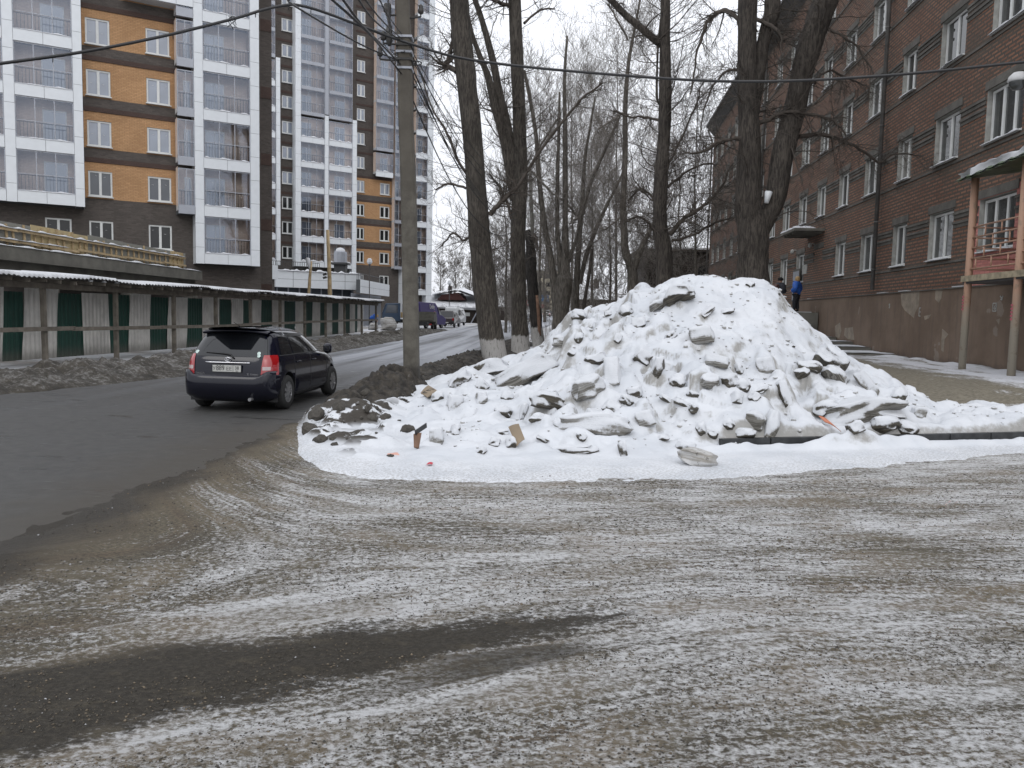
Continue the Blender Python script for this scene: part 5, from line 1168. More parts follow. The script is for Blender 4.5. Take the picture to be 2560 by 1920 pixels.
for cx_,cz_,a,b in ((0,.915,.058,.040),(0,.915,.020,.038),(0,.932,.036,.017)):
    m.tube([(cR(0,.92,.018),a*math.cos(t_),cz_+b*math.sin(t_)) for t_ in np.linspace(0,2*math.pi,20)],.0055,5)
m.build('badge',MATS['chrome'],car,smooth=True)
xp=cR(0,.755,.02); m=MB(); m.box(xp-.012,xp+.01,-.265,.265,.695,.825,1); m.box(xp-.016,xp-.0125,-.255,.255,.703,.817,0); pl=m.build('number_plate',[MATS['plate_white'],MATS['plastic_black']],car)
rt=(R_(90),0,R_(-90))
for s_,y,z,sz,sx in (('У',.225,.755,.085,1.0),('889',.115,.762,.125,.82),('ЕЕ',-.045,.752,.09,1.0),('38',-.185,.770,.085,.9),('RUS',-.185,.718,.03,.9)):
    text_mesh(s_,sz,'plate_ink',pl,'plate_letter',(xp-.018,y,z),rt,.001,sx=sx)
m=MB(); m.box(xp-.019,xp-.0165,-.118,-.112,.706,.814); m.build('plate_divider',MATS['plate_ink'],pl)
text_mesh('X',.05,'chrome',car,'lettering',(cR(-.40,.665,.014),-.38,.668),rt,.002); text_mesh('G edition',.038,'chrome',car,'lettering',(cR(-.5,.665,.014),-.49,.667),rt,.002); text_mesh('COROLLA',.04,'chrome',car,'lettering',(cR(.5,.665,.014),.50,.668),rt,.002)
m=MB(); m.tube([(cR(-.10,.94,.03),-.10,.94),(cR(-.05,1.0,.03),-.04,1.0),(cR(.10,1.02,.03),.10,1.015),(cR(.42,1.03,.02),.42,1.03)],[.016,.012,.009,.006],6); m.build('wiper',MATS['plastic_black'],car,smooth=True)
m=MB(); m.tube([(.75,.0,1.45),(.45,.03,1.56)],[.010,.004],5); m.build('antenna',MATS['plastic_black'],car)
m=MB(); m.tube([(-.02,-.45,.235),(.2,-.45,.24)],.03,10); m.build('exhaust_pipe',MATS['rim_silver'],car)
m=MB(); m.box(.35,4.0,-.6,.6,.19,.26); m.build('underbody',MATS['plastic_black'],car)
CAZ=5
# place: rear axle midpoint
def placecar(o,p,az):   # local +x forward along az, local +y to the left
    a=R_(90-az); o.rotation_euler=(0,0,a); return a
a=placecar(car,None,CAZ); ax=np.array([math.cos(a),math.sin(a)]); mid=np.array([-4.92,14.62]); org=mid-ax*WX[0]; car.location=(org[0],org[1],0.0)
# ---- generic far vehicles
def vehicle(name,label,cat,L,W,H,prof,glass,loc,az,paintm,r=.33,lamps=True,wx=(.8,.8),group=None,extra=None,rear_glass=None,smooth=False):
    o=thing(name,label,cat,(loc[0],loc[1],float(gh(loc[0],loc[1]))),R_(90-az),group); mb=MB(); hw=W/2
    n=len(prof); 
    def wy(z): return hw*(1 if z<H*.55 else 1-.22*(z-H*.55)/(H*.45))
    A_=[(x,wy(z),z) for x,z in prof]; B_=[(x,-wy(z),z) for x,z in prof]; mb.add(A_+B_,[tuple(range(n)),tuple(range(2*n-1,n-1,-1))]+[(i,(i+1)%n,(i+1)%n+n,i+n) for i in range(n)])
    b=mb.build('body',paintm,o)
    bv=b.modifiers.new('bev','BEVEL'); bv.width=.05; bv.segments=2
    for s_ in (-1,1):
        for g in glass:
            m=MB(); m.add([(x,s_*(wy(z)+.012),z) for x,z in g],[tuple(range(len(g)))]); m.build('side_window',MATS['car_glass'],o)
        for x in (wx[0],L-wx[1]): wheel(o,x,s_*(hw-.12),r,r,s_,.2,6)
        if lamps:
            m=MB(); m.box(-.03,.05,s_*(hw-.14)-.09,s_*(hw-.14)+.09,H*.42,H*.55); m.build('tail_lamp',MATS['lamp_red'],o)
    if rear_glass:
        (x0,z0),(x1,z1),f=rear_glass; m=MB(); m.add([(x0-.02,-hw*f,z0),(x0-.02,hw*f,z0),(x1-.02,hw*f*.85,z1),(x1-.02,-hw*f*.85,z1)],[(0,1,2,3)]); m.build('rear_window',MATS['car_glass'],o)
    m=MB(); m.box(-.06,.06,-hw*.95,hw*.95,r*.9,r*1.7); m.build('bumper',MATS['plastic_black'],o)
    m=MB(); m.box(-.065,-.061,-.26,.26,r*1.3,r*1.3+.11); m.build('number_plate',MATS['plate_white'],o)
    return o
paint('paint_purple',(.018,.006,.085),.5,.0,.0); paint('paint_grey',(.10,.105,.11),.3,.6,.3); paint('paint_darkred',(.035,.028,.028),.3,.6,.3); paint('paint_white',(.45,.46,.47),.3,.6,.2); paint('paint_truck',(.018,.04,.075),.45,.2,.1); plain('cargo_grey',(.085,.082,.068),.7,var=.25,scale=3)
# purple van, its rear corner hidden by the dropside truck
va=vehicle('delivery_van','purple delivery van with pink and white lettering parked beyond the concrete pole','van',5.6,2.0,2.55,[(0,.35),(5.5,.35),(5.6,.9),(5.2,1.15),(4.6,1.3),(3.9,2.1),(3.5,2.5),(.1,2.55),(0,2.4)],[[(4.0,1.35),(4.5,1.3),(3.95,2.0),(3.7,2.05)]],(0,0),0,MATS['paint_purple'],.33,wx=(1.2,.9))
def park(o,px,py,Y,az):
    p=DP(px,py,Y); o.location=(p[0],p[1],float(gh(p[0],p[1]))); o.rotation_euler=(0,0,R_(90-az))
park(va,1030,822,77,20)
for s_ in (-1,): 
    t1=text_mesh('Dolly',.62,'plate_white',va,'lettering',(2.5,-.90,2.12),(R_(90-9),0,0),.004,sx=.8); text_mesh('~',.6,'sticker_pink',va,'lettering',(2.9,-.99,1.65),(R_(90-6),0,0),.004)
tk=thing('dropside_truck','small grey dropside truck seen from behind, just right of the concrete pole','truck'); m=MB(); m.box(0,3.1,-.98,.98,.80,.88); tb=m.build('cargo_bed',MATS['cargo_grey'],tk)
m=MB(); m.box(-.05,0,-.98,.98,.86,1.62); 
for z_ in (.92,1.22,1.54): m.box(-.09,-.051,-.95,.95,z_,z_+.06)
for y_ in (-.9,.84): m.box(-.088,-.052,y_,y_+.06,.87,1.60)
m.build('tailgate',MATS['cargo_grey'],tk); m=MB(); m.box(0,3.1,.94,.98,.88,1.45); m.box(0,3.1,-.98,-.94,.88,1.45); m.build('side_board',MATS['cargo_grey'],tk)
m=MB(); m.box(3.2,4.9,-.9,.9,.5,1.2); m.box(3.25,4.6,-.85,.85,1.2,1.66); m.build('cab',MATS['cargo_grey'],tk); m=MB(); m.box(3.195,3.2,-.6,.6,1.3,1.6); m.build('rear_window',MATS['car_glass'],tk)
m=MB(); m.box(.0,4.8,-.4,.4,.5,.78); m.box(-.1,0,-.9,.9,.45,.6); m.build('chassis',MATS['plastic_black'],tk)
for s_ in (-1,1):
    for x in (.8,4.1): wheel(tk,x,s_*.8,.34,.34,s_,.24,6)
    m=MB(); m.box(-.13,-.1,s_*.7-.12,s_*.7+.12,.5,.62); m.build('tail_lamp',MATS['lamp_red'],tk)
park(tk,1056,823,70,-1)
sv=vehicle('dark_suv','dark green grey estate with red lamp band parked between purple van and white minibus','car',4.5,1.75,1.75,[(0,.4),(4.4,.4),(4.5,.8),(3.4,1.05),(2.8,1.65),(.4,1.75),(.1,1.1),(0,.9)],[[(.6,1.1),(3.0,1.1),(2.6,1.55),(.7,1.6)]],(0,0),0,MATS['paint_darkred'],.34,rear_glass=((.1,1.1),(.36,1.65),.85)); park(sv,1115,814,84,5)
wv=vehicle('minibus','white high roofed minibus with roof rack parked in front of the low hut','minibus',4.6,1.8,2.15,[(0,.4),(4.5,.4),(4.6,.9),(4.3,1.2),(3.7,2.0),(.15,2.15),(0,2.0)],[[(.4,1.2),(3.9,1.2),(3.5,1.8),(.4,1.85)]],(0,0),0,MATS['paint_white'],.34,rear_glass=((0,1.2),(.08,1.9),.8)); park(wv,1128,810,93,7)
m=MB()
for y_ in (-.7,.7): m.tube([(.3,y_,2.25),(3.4,y_,2.2)],.03,6)
for x in (.4,1.2,2,2.8,3.3): m.tube([(x,-.7,2.24),(x,.7,2.24)],.03,6); 
for x in (.4,3.3):
    for y_ in (-.7,.7): m.tube([(x,y_,2.0),(x,y_,2.25)],.03,6)
m.build('roof_rack',MATS['chrome'],wv)
# blue flatbed truck facing left, mostly hidden by the pole
bt=thing('flatbed_truck','blue flatbed truck with wooden side board parked behind the snow boulders left of the pole','truck'); m=MB(); m.prism([(0,.6),(0,1.35),(.35,2.35),(1.75,2.4),(1.75,.6)],-.95,.95); cb=m.build('cab',MATS['paint_truck'],bt); bv=cb.modifiers.new('b','BEVEL'); bv.width=.06; bv.segments=2
for s_ in (-1,1): m=MB(); m.add([(.25,s_*.956,1.4),(1.5,s_*.956,1.4),(1.5,s_*.956,2.2),(.48,s_*.956,2.2)],[(0,1,2,3)]); m.build('side_window',MATS['pane_mid'],bt)
m=MB(); m.add([(-.01,-.8,1.42),(-.01,.8,1.42),(.30,.75,2.25),(.30,-.75,2.25)],[(0,1,2,3)]); m.build('windscreen',MATS['pane_mid'],bt)
m=MB(); m.box(1.9,3.7,-1.0,1.0,.95,1.05); m.box(1.9,3.7,-1.0,-.96,1.05,1.5); m.box(1.9,3.7,.96,1.0,1.05,1.5); m.build('cargo_bed',MATS['timber_fresh'],bt)
m=MB()
for i in range(3): m.box(1.9+i*.6,1.96+i*.6,-.99,-.93,1.5,2.3)
m.box(1.9,3.7,-.99,-.95,2.25,2.32); m.build('rack',MATS['alu_grey'],bt); m=MB(); m.box(.2,3.6,-.4,.4,.45,.8); m.build('chassis',MATS['plastic_black'],bt)
for s_ in (-1,1):
    for x in (.8,3.0): wheel(bt,x,s_*.8,.38,.38,s_,.24,6)
p=DP(955,812,80); bt.location=(p[0],p[1],float(gh(p[0],p[1]))); bt.rotation_euler=(0,0,R_(12))
# cars far up the street
fs=vehicle('distant_suv','silver off-road car with a spare wheel on its tail far up the street','car',4.2,1.75,1.7,[(0,.45),(4.1,.45),(4.2,.8),(3.2,1.1),(2.7,1.65),(.1,1.7),(0,1.0)],[[(.4,1.1),(2.9,1.1),(2.5,1.55),(.4,1.55)]],(0,0),0,MATS['paint_white'],.36,rear_glass=((0,1.12),(.06,1.6),.82)); park(fs,1366,797,182,4)
m=MB(); m.lathe([(.01,-.12),(.30,-.10),(.33,-.03),(.33,.05)],16,axis='y'); k_=m.build('spare_wheel',MATS['paint_white'],fs,smooth=True,loc=(-.06,0,.95)); k_.rotation_euler=(0,0,R_(-90))
fc=vehicle('distant_car','grey car partly hidden between the second whitewashed trunk and the charred one','car',4.2,1.7,1.45,[(0,.35),(4.1,.35),(4.2,.7),(3.3,.95),(2.7,1.4),(.9,1.42),(.4,.95),(0,.9)],[[(.8,.97),(3.0,.97),(2.6,1.33),(1.0,1.35)]],(0,0),0,MATS['paint_grey'],.31,rear_glass=((.42,.97),(.9,1.38),.8)); park(fc,1318,806,118,6)
fd=vehicle('distant_car','small dark car standing right of the silver off-road car','car',4.2,1.7,1.45,[(0,.35),(4.1,.35),(4.2,.7),(3.3,.95),(2.7,1.4),(.9,1.42),(.4,.95),(0,.9)],[[(.8,.97),(3.0,.97),(2.6,1.33),(1.0,1.35)]],(0,0),0,MATS['paint_darkred'],.31,rear_glass=((.42,.97),(.9,1.38),.8)); park(fd,1382,796,190,4)
# ================= trees =================
def bark(name,a,b,wash=None,base_z=0):
    t=NT(name); v=t.obj(); x,y,z=t.xyz(v); f=t.noise(t.map(v,(20,20,3.0)),1.0,6,.7,.4); n=t.noise(v,.9,4)
    c=t.mix(t.rmp(f,.38,.62),a,b); c=t.mix(t.rmp(n,.4,.7,0,.4),c,tuple(q*.6 for q in a))
    if wash:
        j=t.math('ADD',z,t.math('MULTIPLY',t.math('SUBTRACT',t.noise(t.map(v,(9,9,3)),1.0,5,.7),.5),.55)); k=t.math('MULTIPLY',t.rmp(j,wash+.03,wash-.05),t.rmp(f,.36,.46,.35,1)); c=t.mix(k,c,(.34,.33,.315))
    t.col(c); t.rough(.92); t.bump(f,1.0,.05); return t.m
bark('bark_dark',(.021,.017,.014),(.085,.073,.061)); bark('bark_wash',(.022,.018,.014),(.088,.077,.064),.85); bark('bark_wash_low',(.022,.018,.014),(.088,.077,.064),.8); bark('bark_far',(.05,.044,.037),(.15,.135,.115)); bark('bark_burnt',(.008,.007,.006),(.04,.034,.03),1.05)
plain('twig_near',(.065,.054,.045),.9,var=.3); plain('twig_far',(.16,.145,.13),.9,var=.3); plain('wood_bare',(.15,.085,.055),.8,var=.35,scale=6)  # far twigs lightened, the haze of distance put into their colour
TR=random.Random(11)
class Crown:
    """fast collector for thin branches: each a 3- or 4-sided tapering tube"""
    def __init__(s): s.P=[]; s.R=[]; s.n=[]
    def add(s,pts,rads): s.P.append(np.array(pts,float)); s.R.append(np.array(rads,float))
    def build(s,name,mat,parent,k=3):
        V=[];F=[];b=0
        for P,R in zip(s.P,s.R):
            m=len(P); D=np.gradient(P,axis=0); D/=np.linalg.norm(D,axis=1)[:,None]+1e-9
            up=np.array([.31,.11,.95]) if abs(D[0,2])<.8 else np.array([.9,.3,.1])
            A=np.cross(D,up); A/=np.linalg.norm(A,axis=1)[:,None]+1e-9; B=np.cross(A,D)
            kk=k if R[0]<.03 else 6
            for j in range(kk):
                t=2*math.pi*j/kk; V.append(P+(A*math.cos(t)+B*math.sin(t))*R[:,None])
            i=np.arange(m-1)
            for j in range(kk):
                j2=(j+1)%kk; F.append(np.stack([b+j*m+i,b+j2*m+i,b+j2*m+i+1,b+j*m+i+1],-1))
            b+=kk*m
        if not V: return None
        V=np.concatenate(V); F=np.concatenate(F); me=bpy.data.meshes.new(name)
        me.vertices.add(len(V)); me.vertices.foreach_set('co',V.ravel().astype(np.float32)); me.loops.add(F.size); me.loops.foreach_set('vertex_index',F.ravel().astype(np.int32))
        me.polygons.add(len(F)); me.polygons.foreach_set('loop_start',np.arange(0,F.size,4,dtype=np.int32)); me.polygons.foreach_set('loop_total',np.full(len(F),4,np.int32)); me.polygons.foreach_set('use_smooth',np.ones(len(F),bool)); me.materials.append(MATS[mat]); me.update(calc_edges=True)
        o=bpy.data.objects.new(name,me); COL.objects.link(o); o.parent=parent; return o
def branch(C,p,d,L,r,depth,spread=.8,droop=0.0,wig=.35,lift=.12,dens=1.0,minr=.0022):
    n=max(4,int(L/ (.22 if depth>1 else .14))); n=min(n,12); seg=L/n; pts=[p.copy()]; dirs=[d.copy()]; q=p.copy(); dd=d.copy()
    for i in range(n):
        dd=dd+np.array([TR.gauss(0,wig),TR.gauss(0,wig),TR.gauss(0,wig*.8)])*.45
        dd[2]+=lift*.5-droop*(i/n)**1.3; dd/=np.linalg.norm(dd); q=q+dd*seg; pts.append(q.copy()); dirs.append(dd.copy())
    rad=[max(minr*.8,r*(1-.8*i/n)) for i in range(n+1)]; C.add(pts,rad)
    if depth<=0: return
    nc=int((3+L*2.6)*dens*(1 if depth>1 else 1.25)); nc=min(nc,14)
    for _ in range(nc):
        f=TR.uniform(.18,1.0); i=min(n-1,int(f*n)); a=f*n-i; pp=pts[i]*(1-a)+pts[i+1]*a; bd=dirs[i]
        side=np.array([TR.gauss(0,1) for _ in range(3)]); side-=side.dot(bd)*bd; side/=np.linalg.norm(side)+1e-9
        nd=bd*(1-.35*spread)+side*spread*TR.uniform(.6,1.2); nd[2]+=lift-droop*.3; nd/=np.linalg.norm(nd)
        branch(C,pp,nd,L*TR.uniform(.32,.62)*(1-.35*f),max(minr,rad[i]*TR.uniform(.4,.62)),depth-1,spread,droop,wig,lift,dens,minr)
def px_stem(pts,Y,jit=0):
    """pts: (px,py,width px) in the photograph at depth Y -> 3D points, radii"""
    P=[];R=[]
    for i,(a,b,w) in enumerate(pts):
        y=Y+(jit*math.sin(i*1.3) if jit else 0); p=DP(a,b,y); P.append(p); R.append(w*y/FPX/2)
    return P,R
def smooth_poly(P,R,k=4):
    P=np.array(P);R=np.array(R); n=len(P); t=np.linspace(0,n-1,(n-1)*k+1); out=[];ro=[]
    for u in t:
        i=min(int(u),n-2); f=u-i; p0=P[max(i-1,0)];p1=P[i];p2=P[i+1];p3=P[min(i+2,n-1)]
        out.append(.5*((2*p1)+(-p0+p2)*f+(2*p0-5*p1+4*p2-p3)*f*f+(-p0+3*p1-3*p2+p3)*f**3)); ro.append(R[i]*(1-f)+R[i+1]*f)
    return out,ro
def trunk_mesh(mb,P,R,seed,n=20,rough=.05,flare=True):
    P,R=smooth_poly(P,R,5); b=len(mb.v); m=len(P)
    for i in range(m):
        d=P[min(i+1,m-1)]-P[max(i-1,0)]; d=d/np.linalg.norm(d); a=np.cross(d,(0,1,0)); a/=np.linalg.norm(a); c=np.cross(a,d)
        for k in range(n):
            t=2*math.pi*k/n; w=1+rough*2*float(vn(k*.9+seed*7,P[i][2]*1.2+seed,seed)-.5)+rough*1.6*float(vn(math.cos(t)*3+9,P[i][2]*4+math.sin(t)*3,seed)-.5)
            q=P[i]+(a*math.cos(t)+c*math.sin(t))*R[i]*w; mb.v.append(tuple(q))
    for i in range(m-1):
        for k in range(n): mb.f.append((b+i*n+k,b+i*n+(k+1)%n,b+(i+1)*n+(k+1)%n,b+(i+1)*n+k)); mb.m.append(0)
    mb.f.append(tuple(b+(m-1)*n+k for k in range(n))); mb.m.append(0)
    return P,R
def tree(name,label,Y,stems,limbs=(),mat='bark_dark',tw='twig_near',nbr=26,brL=(1.2,2.6),depth=2,z0=2.5,group=None,ext=3.5,droop=.0,dens=1.0,cat='tree',seed=1,lift=.16,updown=.5,minr=.004,limbdepth=2,n=20,rough=.05):
    TR.seed(seed); first=stems[0]; base=px_stem(first[:1],Y)[0][0]; bz=float(gh(base[0],base[1]))
    T=thing(name,label,cat,(float(base[0]),float(base[1]),bz),0,group); O=np.array([base[0],base[1],bz]); mb=MB(); C=Crown(); paths=[]
    for si,s in enumerate(stems):
        P,R=px_stem(s,Y,.0)
        if si==0 and P[0][2]>bz-.1:
            P=[np.array([P[0][0],P[0][1],bz-.15])]+P; R=[R[0]*1.12]+R
        if s[-1][1]<=2:    # runs out of the top of the picture: carry on upwards
            d=P[-1]-P[-2]; d/=np.linalg.norm(d); 
            for j in range(1,4): P.append(P[-1]+d*ext/3+np.array([TR.gauss(0,.1),TR.gauss(0,.1),0])); R.append(R[-1]*.8)
        P=[p-O for p in P]; P,R=trunk_mesh(mb,P,R,seed*10+si,n if R[0]>.1 else 8,rough); paths.append((P,R))
    for li,l in enumerate(limbs):
        P,R=px_stem(l,Y,.0); k=len(P); P=[p-O+np.array([0,(.9 if li%2 else -.9)*(i/k),0]) for i,p in enumerate(P)]; P,R=smooth_poly(P,R,4); 
        P=[p+np.array([TR.gauss(0,.02),TR.gauss(0,.02),TR.gauss(0,.02)]) for p in P]; C.add(P,R)
        m=len(P)
        for j in range(m):
            if j>m*.15:
                for _ in range(2):
                    d=P[min(j+1,m-1)]-P[j-1]; d/=np.linalg.norm(d); s_=np.array([TR.gauss(0,1) for _ in range(3)]); s_/=np.linalg.norm(s_); nd=d*.6+s_*.8; nd[2]-=droop*.4; nd/=np.linalg.norm(nd)
                    branch(C,P[j],nd,TR.uniform(.5,1.3)*brL[1]*.45,max(minr,R[j]*.4),limbdepth-1,.8,droop,.4,lift*.5,dens,minr)
    for P,R in paths:
        zt=[p[2] for p in P]; m=len(P); L_=sum(np.linalg.norm(P[i+1]-P[i]) for i in range(m-1)); cnt=int(nbr*L_/10)
        for _ in range(cnt):
            i=TR.randrange(1,m-1)
            if P[i][2]<z0*TR.uniform(.7,1.4): continue
            a=TR.uniform(0,2*math.pi); nd=np.array([math.cos(a),math.sin(a)*.8,TR.uniform(-.1,1.0)*updown*1.6]); nd/=np.linalg.norm(nd)
            L=TR.uniform(*brL); r=max(minr*1.6,min(R[i]*.25,L*.012)); branch(C,P[i]+nd*R[i]*.7,nd,L,r,depth,.85,droop,.38,lift,dens,minr)
    mb.build('trunk',MATS[mat],T,smooth=True,fix=False); C.build('crown',tw,T); return T
G='poplars along the street'
tree('poplar_tree','first thick whitewashed poplar right of the concrete pole, leaning left',31,[[(1242,912,66),(1222,800,58),(1207,676,55),(1197,560,51),(1181,337,47),(1155,100,47),(1147,0,46)]],
 [[(1222,538,14),(1240,520,12),(1264,496,11),(1300,462,9),(1340,400,8),(1390,330,7),(1450,262,6),(1500,225,4)],[(1140,180,14),(1122,166,13),(1112,158,13),(1122,120,10),(1133,70,10),(1140,30,8)],[(1170,440,8),(1145,400,7),(1120,340,6),(1085,280,4),(1060,210,3)],[(1196,560,8),(1160,600,6),(1130,580,5),(1100,610,4)],[(1112,158,8),(1098,164,5),(1080,150,3)],[(1165,470,7),(1120,455,5),(1085,470,4)]],'bark_wash',nbr=46,brL=(.8,2.4),depth=2,z0=2.6,group=G,seed=3,dens=1.0,limbdepth=3)
tree('poplar_tree','second whitewashed poplar, straight, with slim twin stems rising from its left side',38.5,[[(1302,880,50),(1298,778,38),(1295,588,37),(1301,439,36),(1296,236,31),(1286,0,30)],[(1290,480,24),(1283,405,23),(1269,321,22),(1249,236,20),(1232,152,17),(1205,51,14),(1188,1,13)],[(1288,500,26),(1262,354,24),(1239,270,22),(1219,189,16),(1195,128,12),(1175,67,10),(1160,1,9)]],
 [[(1286,20,10),(1250,14,9),(1225,5,7)],[(1310,60,7),(1350,20,5),(1390,8,3)],[(1285,560,9),(1268,510,7),(1248,470,6),(1225,440,4)]],'bark_wash_low',nbr=40,brL=(1,2.8),depth=2,z0=3,group=G,seed=5,dens=1.0)
T_=tree('charred_tree','charred broken tree stump with a bare orange scar, whitewashed at its foot',46,[[(1346,866,31),(1340,794,28),(1333,744,27),(1328,676,26),(1326,610,22),(1318,575,12)]],[[(1324,600,9),(1334,590,9),(1340,600,9),(1342,625,7)],[(1325,600,10),(1318,585,8),(1312,590,5)]],'bark_burnt',nbr=2,brL=(.4,1),depth=1,z0=6,seed=6,cat='tree trunk',rough=.14)
m=MB(); pp,rr_=px_stem([(1342,738,7),(1345,770,9),(1347,800,9),(1348,825,8),(1352,840,3)],45.72); m.tube([Vector(p)-Vector(T_.location) for p in pp],rr_,8); m.build('bare_wood',MATS['wood_bare'],T_,smooth=True)
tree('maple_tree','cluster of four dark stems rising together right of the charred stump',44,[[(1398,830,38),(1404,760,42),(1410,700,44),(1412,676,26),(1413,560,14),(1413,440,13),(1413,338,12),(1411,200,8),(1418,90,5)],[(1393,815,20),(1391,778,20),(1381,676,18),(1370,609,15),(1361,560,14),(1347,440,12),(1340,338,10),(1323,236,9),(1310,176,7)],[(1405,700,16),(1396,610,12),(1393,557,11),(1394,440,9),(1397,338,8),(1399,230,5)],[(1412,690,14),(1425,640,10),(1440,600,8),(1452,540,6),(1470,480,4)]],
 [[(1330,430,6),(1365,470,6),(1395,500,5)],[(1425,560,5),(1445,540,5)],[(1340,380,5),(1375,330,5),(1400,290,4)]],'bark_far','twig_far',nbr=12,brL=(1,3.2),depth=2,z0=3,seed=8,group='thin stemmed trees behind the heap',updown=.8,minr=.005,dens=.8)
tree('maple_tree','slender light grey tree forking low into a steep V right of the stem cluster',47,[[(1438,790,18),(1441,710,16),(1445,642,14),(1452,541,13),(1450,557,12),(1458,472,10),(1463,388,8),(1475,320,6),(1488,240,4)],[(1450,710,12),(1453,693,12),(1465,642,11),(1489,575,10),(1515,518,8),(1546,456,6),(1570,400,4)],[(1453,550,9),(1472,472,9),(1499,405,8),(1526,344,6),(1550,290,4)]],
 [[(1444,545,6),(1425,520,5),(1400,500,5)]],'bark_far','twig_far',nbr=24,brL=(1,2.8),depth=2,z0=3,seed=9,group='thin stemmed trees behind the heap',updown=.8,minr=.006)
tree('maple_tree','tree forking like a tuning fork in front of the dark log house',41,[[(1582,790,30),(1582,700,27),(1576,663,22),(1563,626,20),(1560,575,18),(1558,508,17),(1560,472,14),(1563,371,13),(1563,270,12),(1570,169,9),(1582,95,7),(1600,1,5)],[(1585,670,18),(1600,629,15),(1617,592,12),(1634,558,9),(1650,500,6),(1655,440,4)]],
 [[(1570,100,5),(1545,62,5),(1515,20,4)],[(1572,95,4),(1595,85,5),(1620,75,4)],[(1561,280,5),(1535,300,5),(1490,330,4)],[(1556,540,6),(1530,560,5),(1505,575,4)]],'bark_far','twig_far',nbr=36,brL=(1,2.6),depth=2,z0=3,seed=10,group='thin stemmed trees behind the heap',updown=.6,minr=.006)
tree('poplar_tree','tall dark poplar behind the heap top left, with a thick limb crossing to upper left',30,[[(1661,800,44),(1661,676,41),(1658,616,40),(1651,575,36),(1650,508,34),(1653,439,34),(1660,338,30),(1663,236,31),(1662,101,25),(1663,0,22)],[(1647,110,18),(1644,105,18),(1600,68,17),(1560,34,15),(1529,1,15)],[(1655,270,7),(1650,262,6),(1642,236,6),(1645,118,5),(1655,20,4)]],
 [[(1674,588,13),(1701,551,10),(1735,531,9),(1769,501,7),(1799,460,5),(1815,420,3)],[(1668,470,8),(1700,440,6),(1740,415,5),(1790,400,4)],[(1645,590,8),(1620,560,7),(1590,545,5),(1560,560,4)],[(1650,520,7),(1625,480,6),(1600,470,5),(1575,500,3)],[(1668,420,6),(1700,350,5),(1730,280,4),(1745,220,3)],[(1652,300,7),(1620,290,6),(1580,285,5),(1540,265,4)],[(1680,600,8),(1730,590,6),(1780,560,5),(1820,550,4)]],'bark_dark',nbr=60,brL=(.9,2.6),depth=2,z0=3,group=G,seed=12,droop=.10,dens=.9,updown=.3,limbdepth=3,ext=3)
tree('poplar_tree','biggest tree, rising from behind the heap top and forking wide before the brick building',27,[[(1883,740,80),(1883,680,74),(1883,645,72),(1883,608,74),(1880,560,72),(1870,506,64),(1874,362,52),(1870,253,47),(1868,145,45),(1869,0,45)],[(1895,590,44),(1915,545,48),(1935,506,50),(1946,452,52),(1962,362,54),(1988,271,52),(2002,199,50),(2020,127,56),(2044,54,58),(2064,0,58)],[(1884,290,24),(1890,250,26),(1900,181,27),(1908,108,30),(1929,36,38),(1932,0,38)]],
 [[(1888,312,12),(1920,300,10),(1955,286,9),(2010,292,7),(2064,314,6),(2090,350,4)],[(1994,342,13),(2042,334,11),(2086,338,9),(2160,368,7),(2212,398,6),(2260,375,4),(2330,380,3)],[(1855,345,12),(1814,353,9),(1782,364,8),(1740,390,6),(1700,392,4)],[(1850,60,10),(1820,20,12),(1790,30,10),(1770,60,8),(1750,130,5),(1740,220,3)],[(1870,40,10),(1900,60,9),(1935,90,8),(1945,120,5)],[(2000,240,8),(2040,200,7),(2080,170,6),(2130,180,5),(2190,200,4)],[(1990,300,6),(1970,340,5),(1975,400,4),(1990,470,3)],[(1880,180,7),(1840,170,6),(1800,190,5),(1770,260,4),(1765,340,3)],[(2050,60,8),(2090,90,6),(2130,130,5),(2160,200,4)]],'bark_dark',nbr=42,brL=(.8,2.4),depth=2,z0=4,group=G,seed=14,droop=.2,dens=1.0,updown=.35,limbdepth=3,ext=2.5,n=28,lift=.05)
# background thicket: individual young trees behind
bgl=[(1100,760,140,105,'bare young tree at the low hut, leftmost of the far trees'),(1136,765,142,120,'bare young tree beside the hut lamp'),(1175,760,138,110,'bushy bare tree behind the hut right end'),(1265,800,70,330,'thin bare tree showing between the first two whitewashed trunks'),(1238,790,95,200,'faint bare tree behind the first whitewashed trunk'),
(1385,790,85,260,'hazy bare tree left of the stem cluster'),(1362,780,130,200,'far bare tree above the blue sign'),(1480,790,75,420,'bare twiggy tree behind the slender grey tree'),(1525,790,70,330,'bare tree between the grey V and the tuning fork tree'),(1620,790,65,300,'bare tree in front of the dark log house left part'),(1430,780,95,560,'tallest bare tree standing far behind the stem cluster'),(1350,770,60,520,'tall bare tree behind the charred stump'),(1540,780,90,640,'tall bare tree centred in the sky gap'),(1700,770,62,380,'bare tree before the log house right part'),(1200,790,135,150,'small bare tree at the bend of the street'),(1740,780,58,560,'drooping bare tree close to the brick building corner')]
for i,(px,py,Y,hp,lab) in enumerate(bgl):
    n=5; top=py-hp; TR.seed(100+i); st=[(px+TR.uniform(-6,6)*(j/n),py-hp*j/n,max(1.6,(3.2 if hp<200 else 6.5)*(1-j/n)+1)) for j in range(n+1)]
    tall=hp*Y/FPX; tree('bare_tree',lab,Y,[st],mat='bark_far',tw='twig_far',nbr=70/max(1,tall/10),brL=(.16*tall,.36*tall),depth=3 if tall<14 else 2,z0=tall*.12,group='bare trees in the background',seed=200+i,dens=.75,updown=.9,lift=.22,minr=.006+.00006*Y,n=7,ext=0)
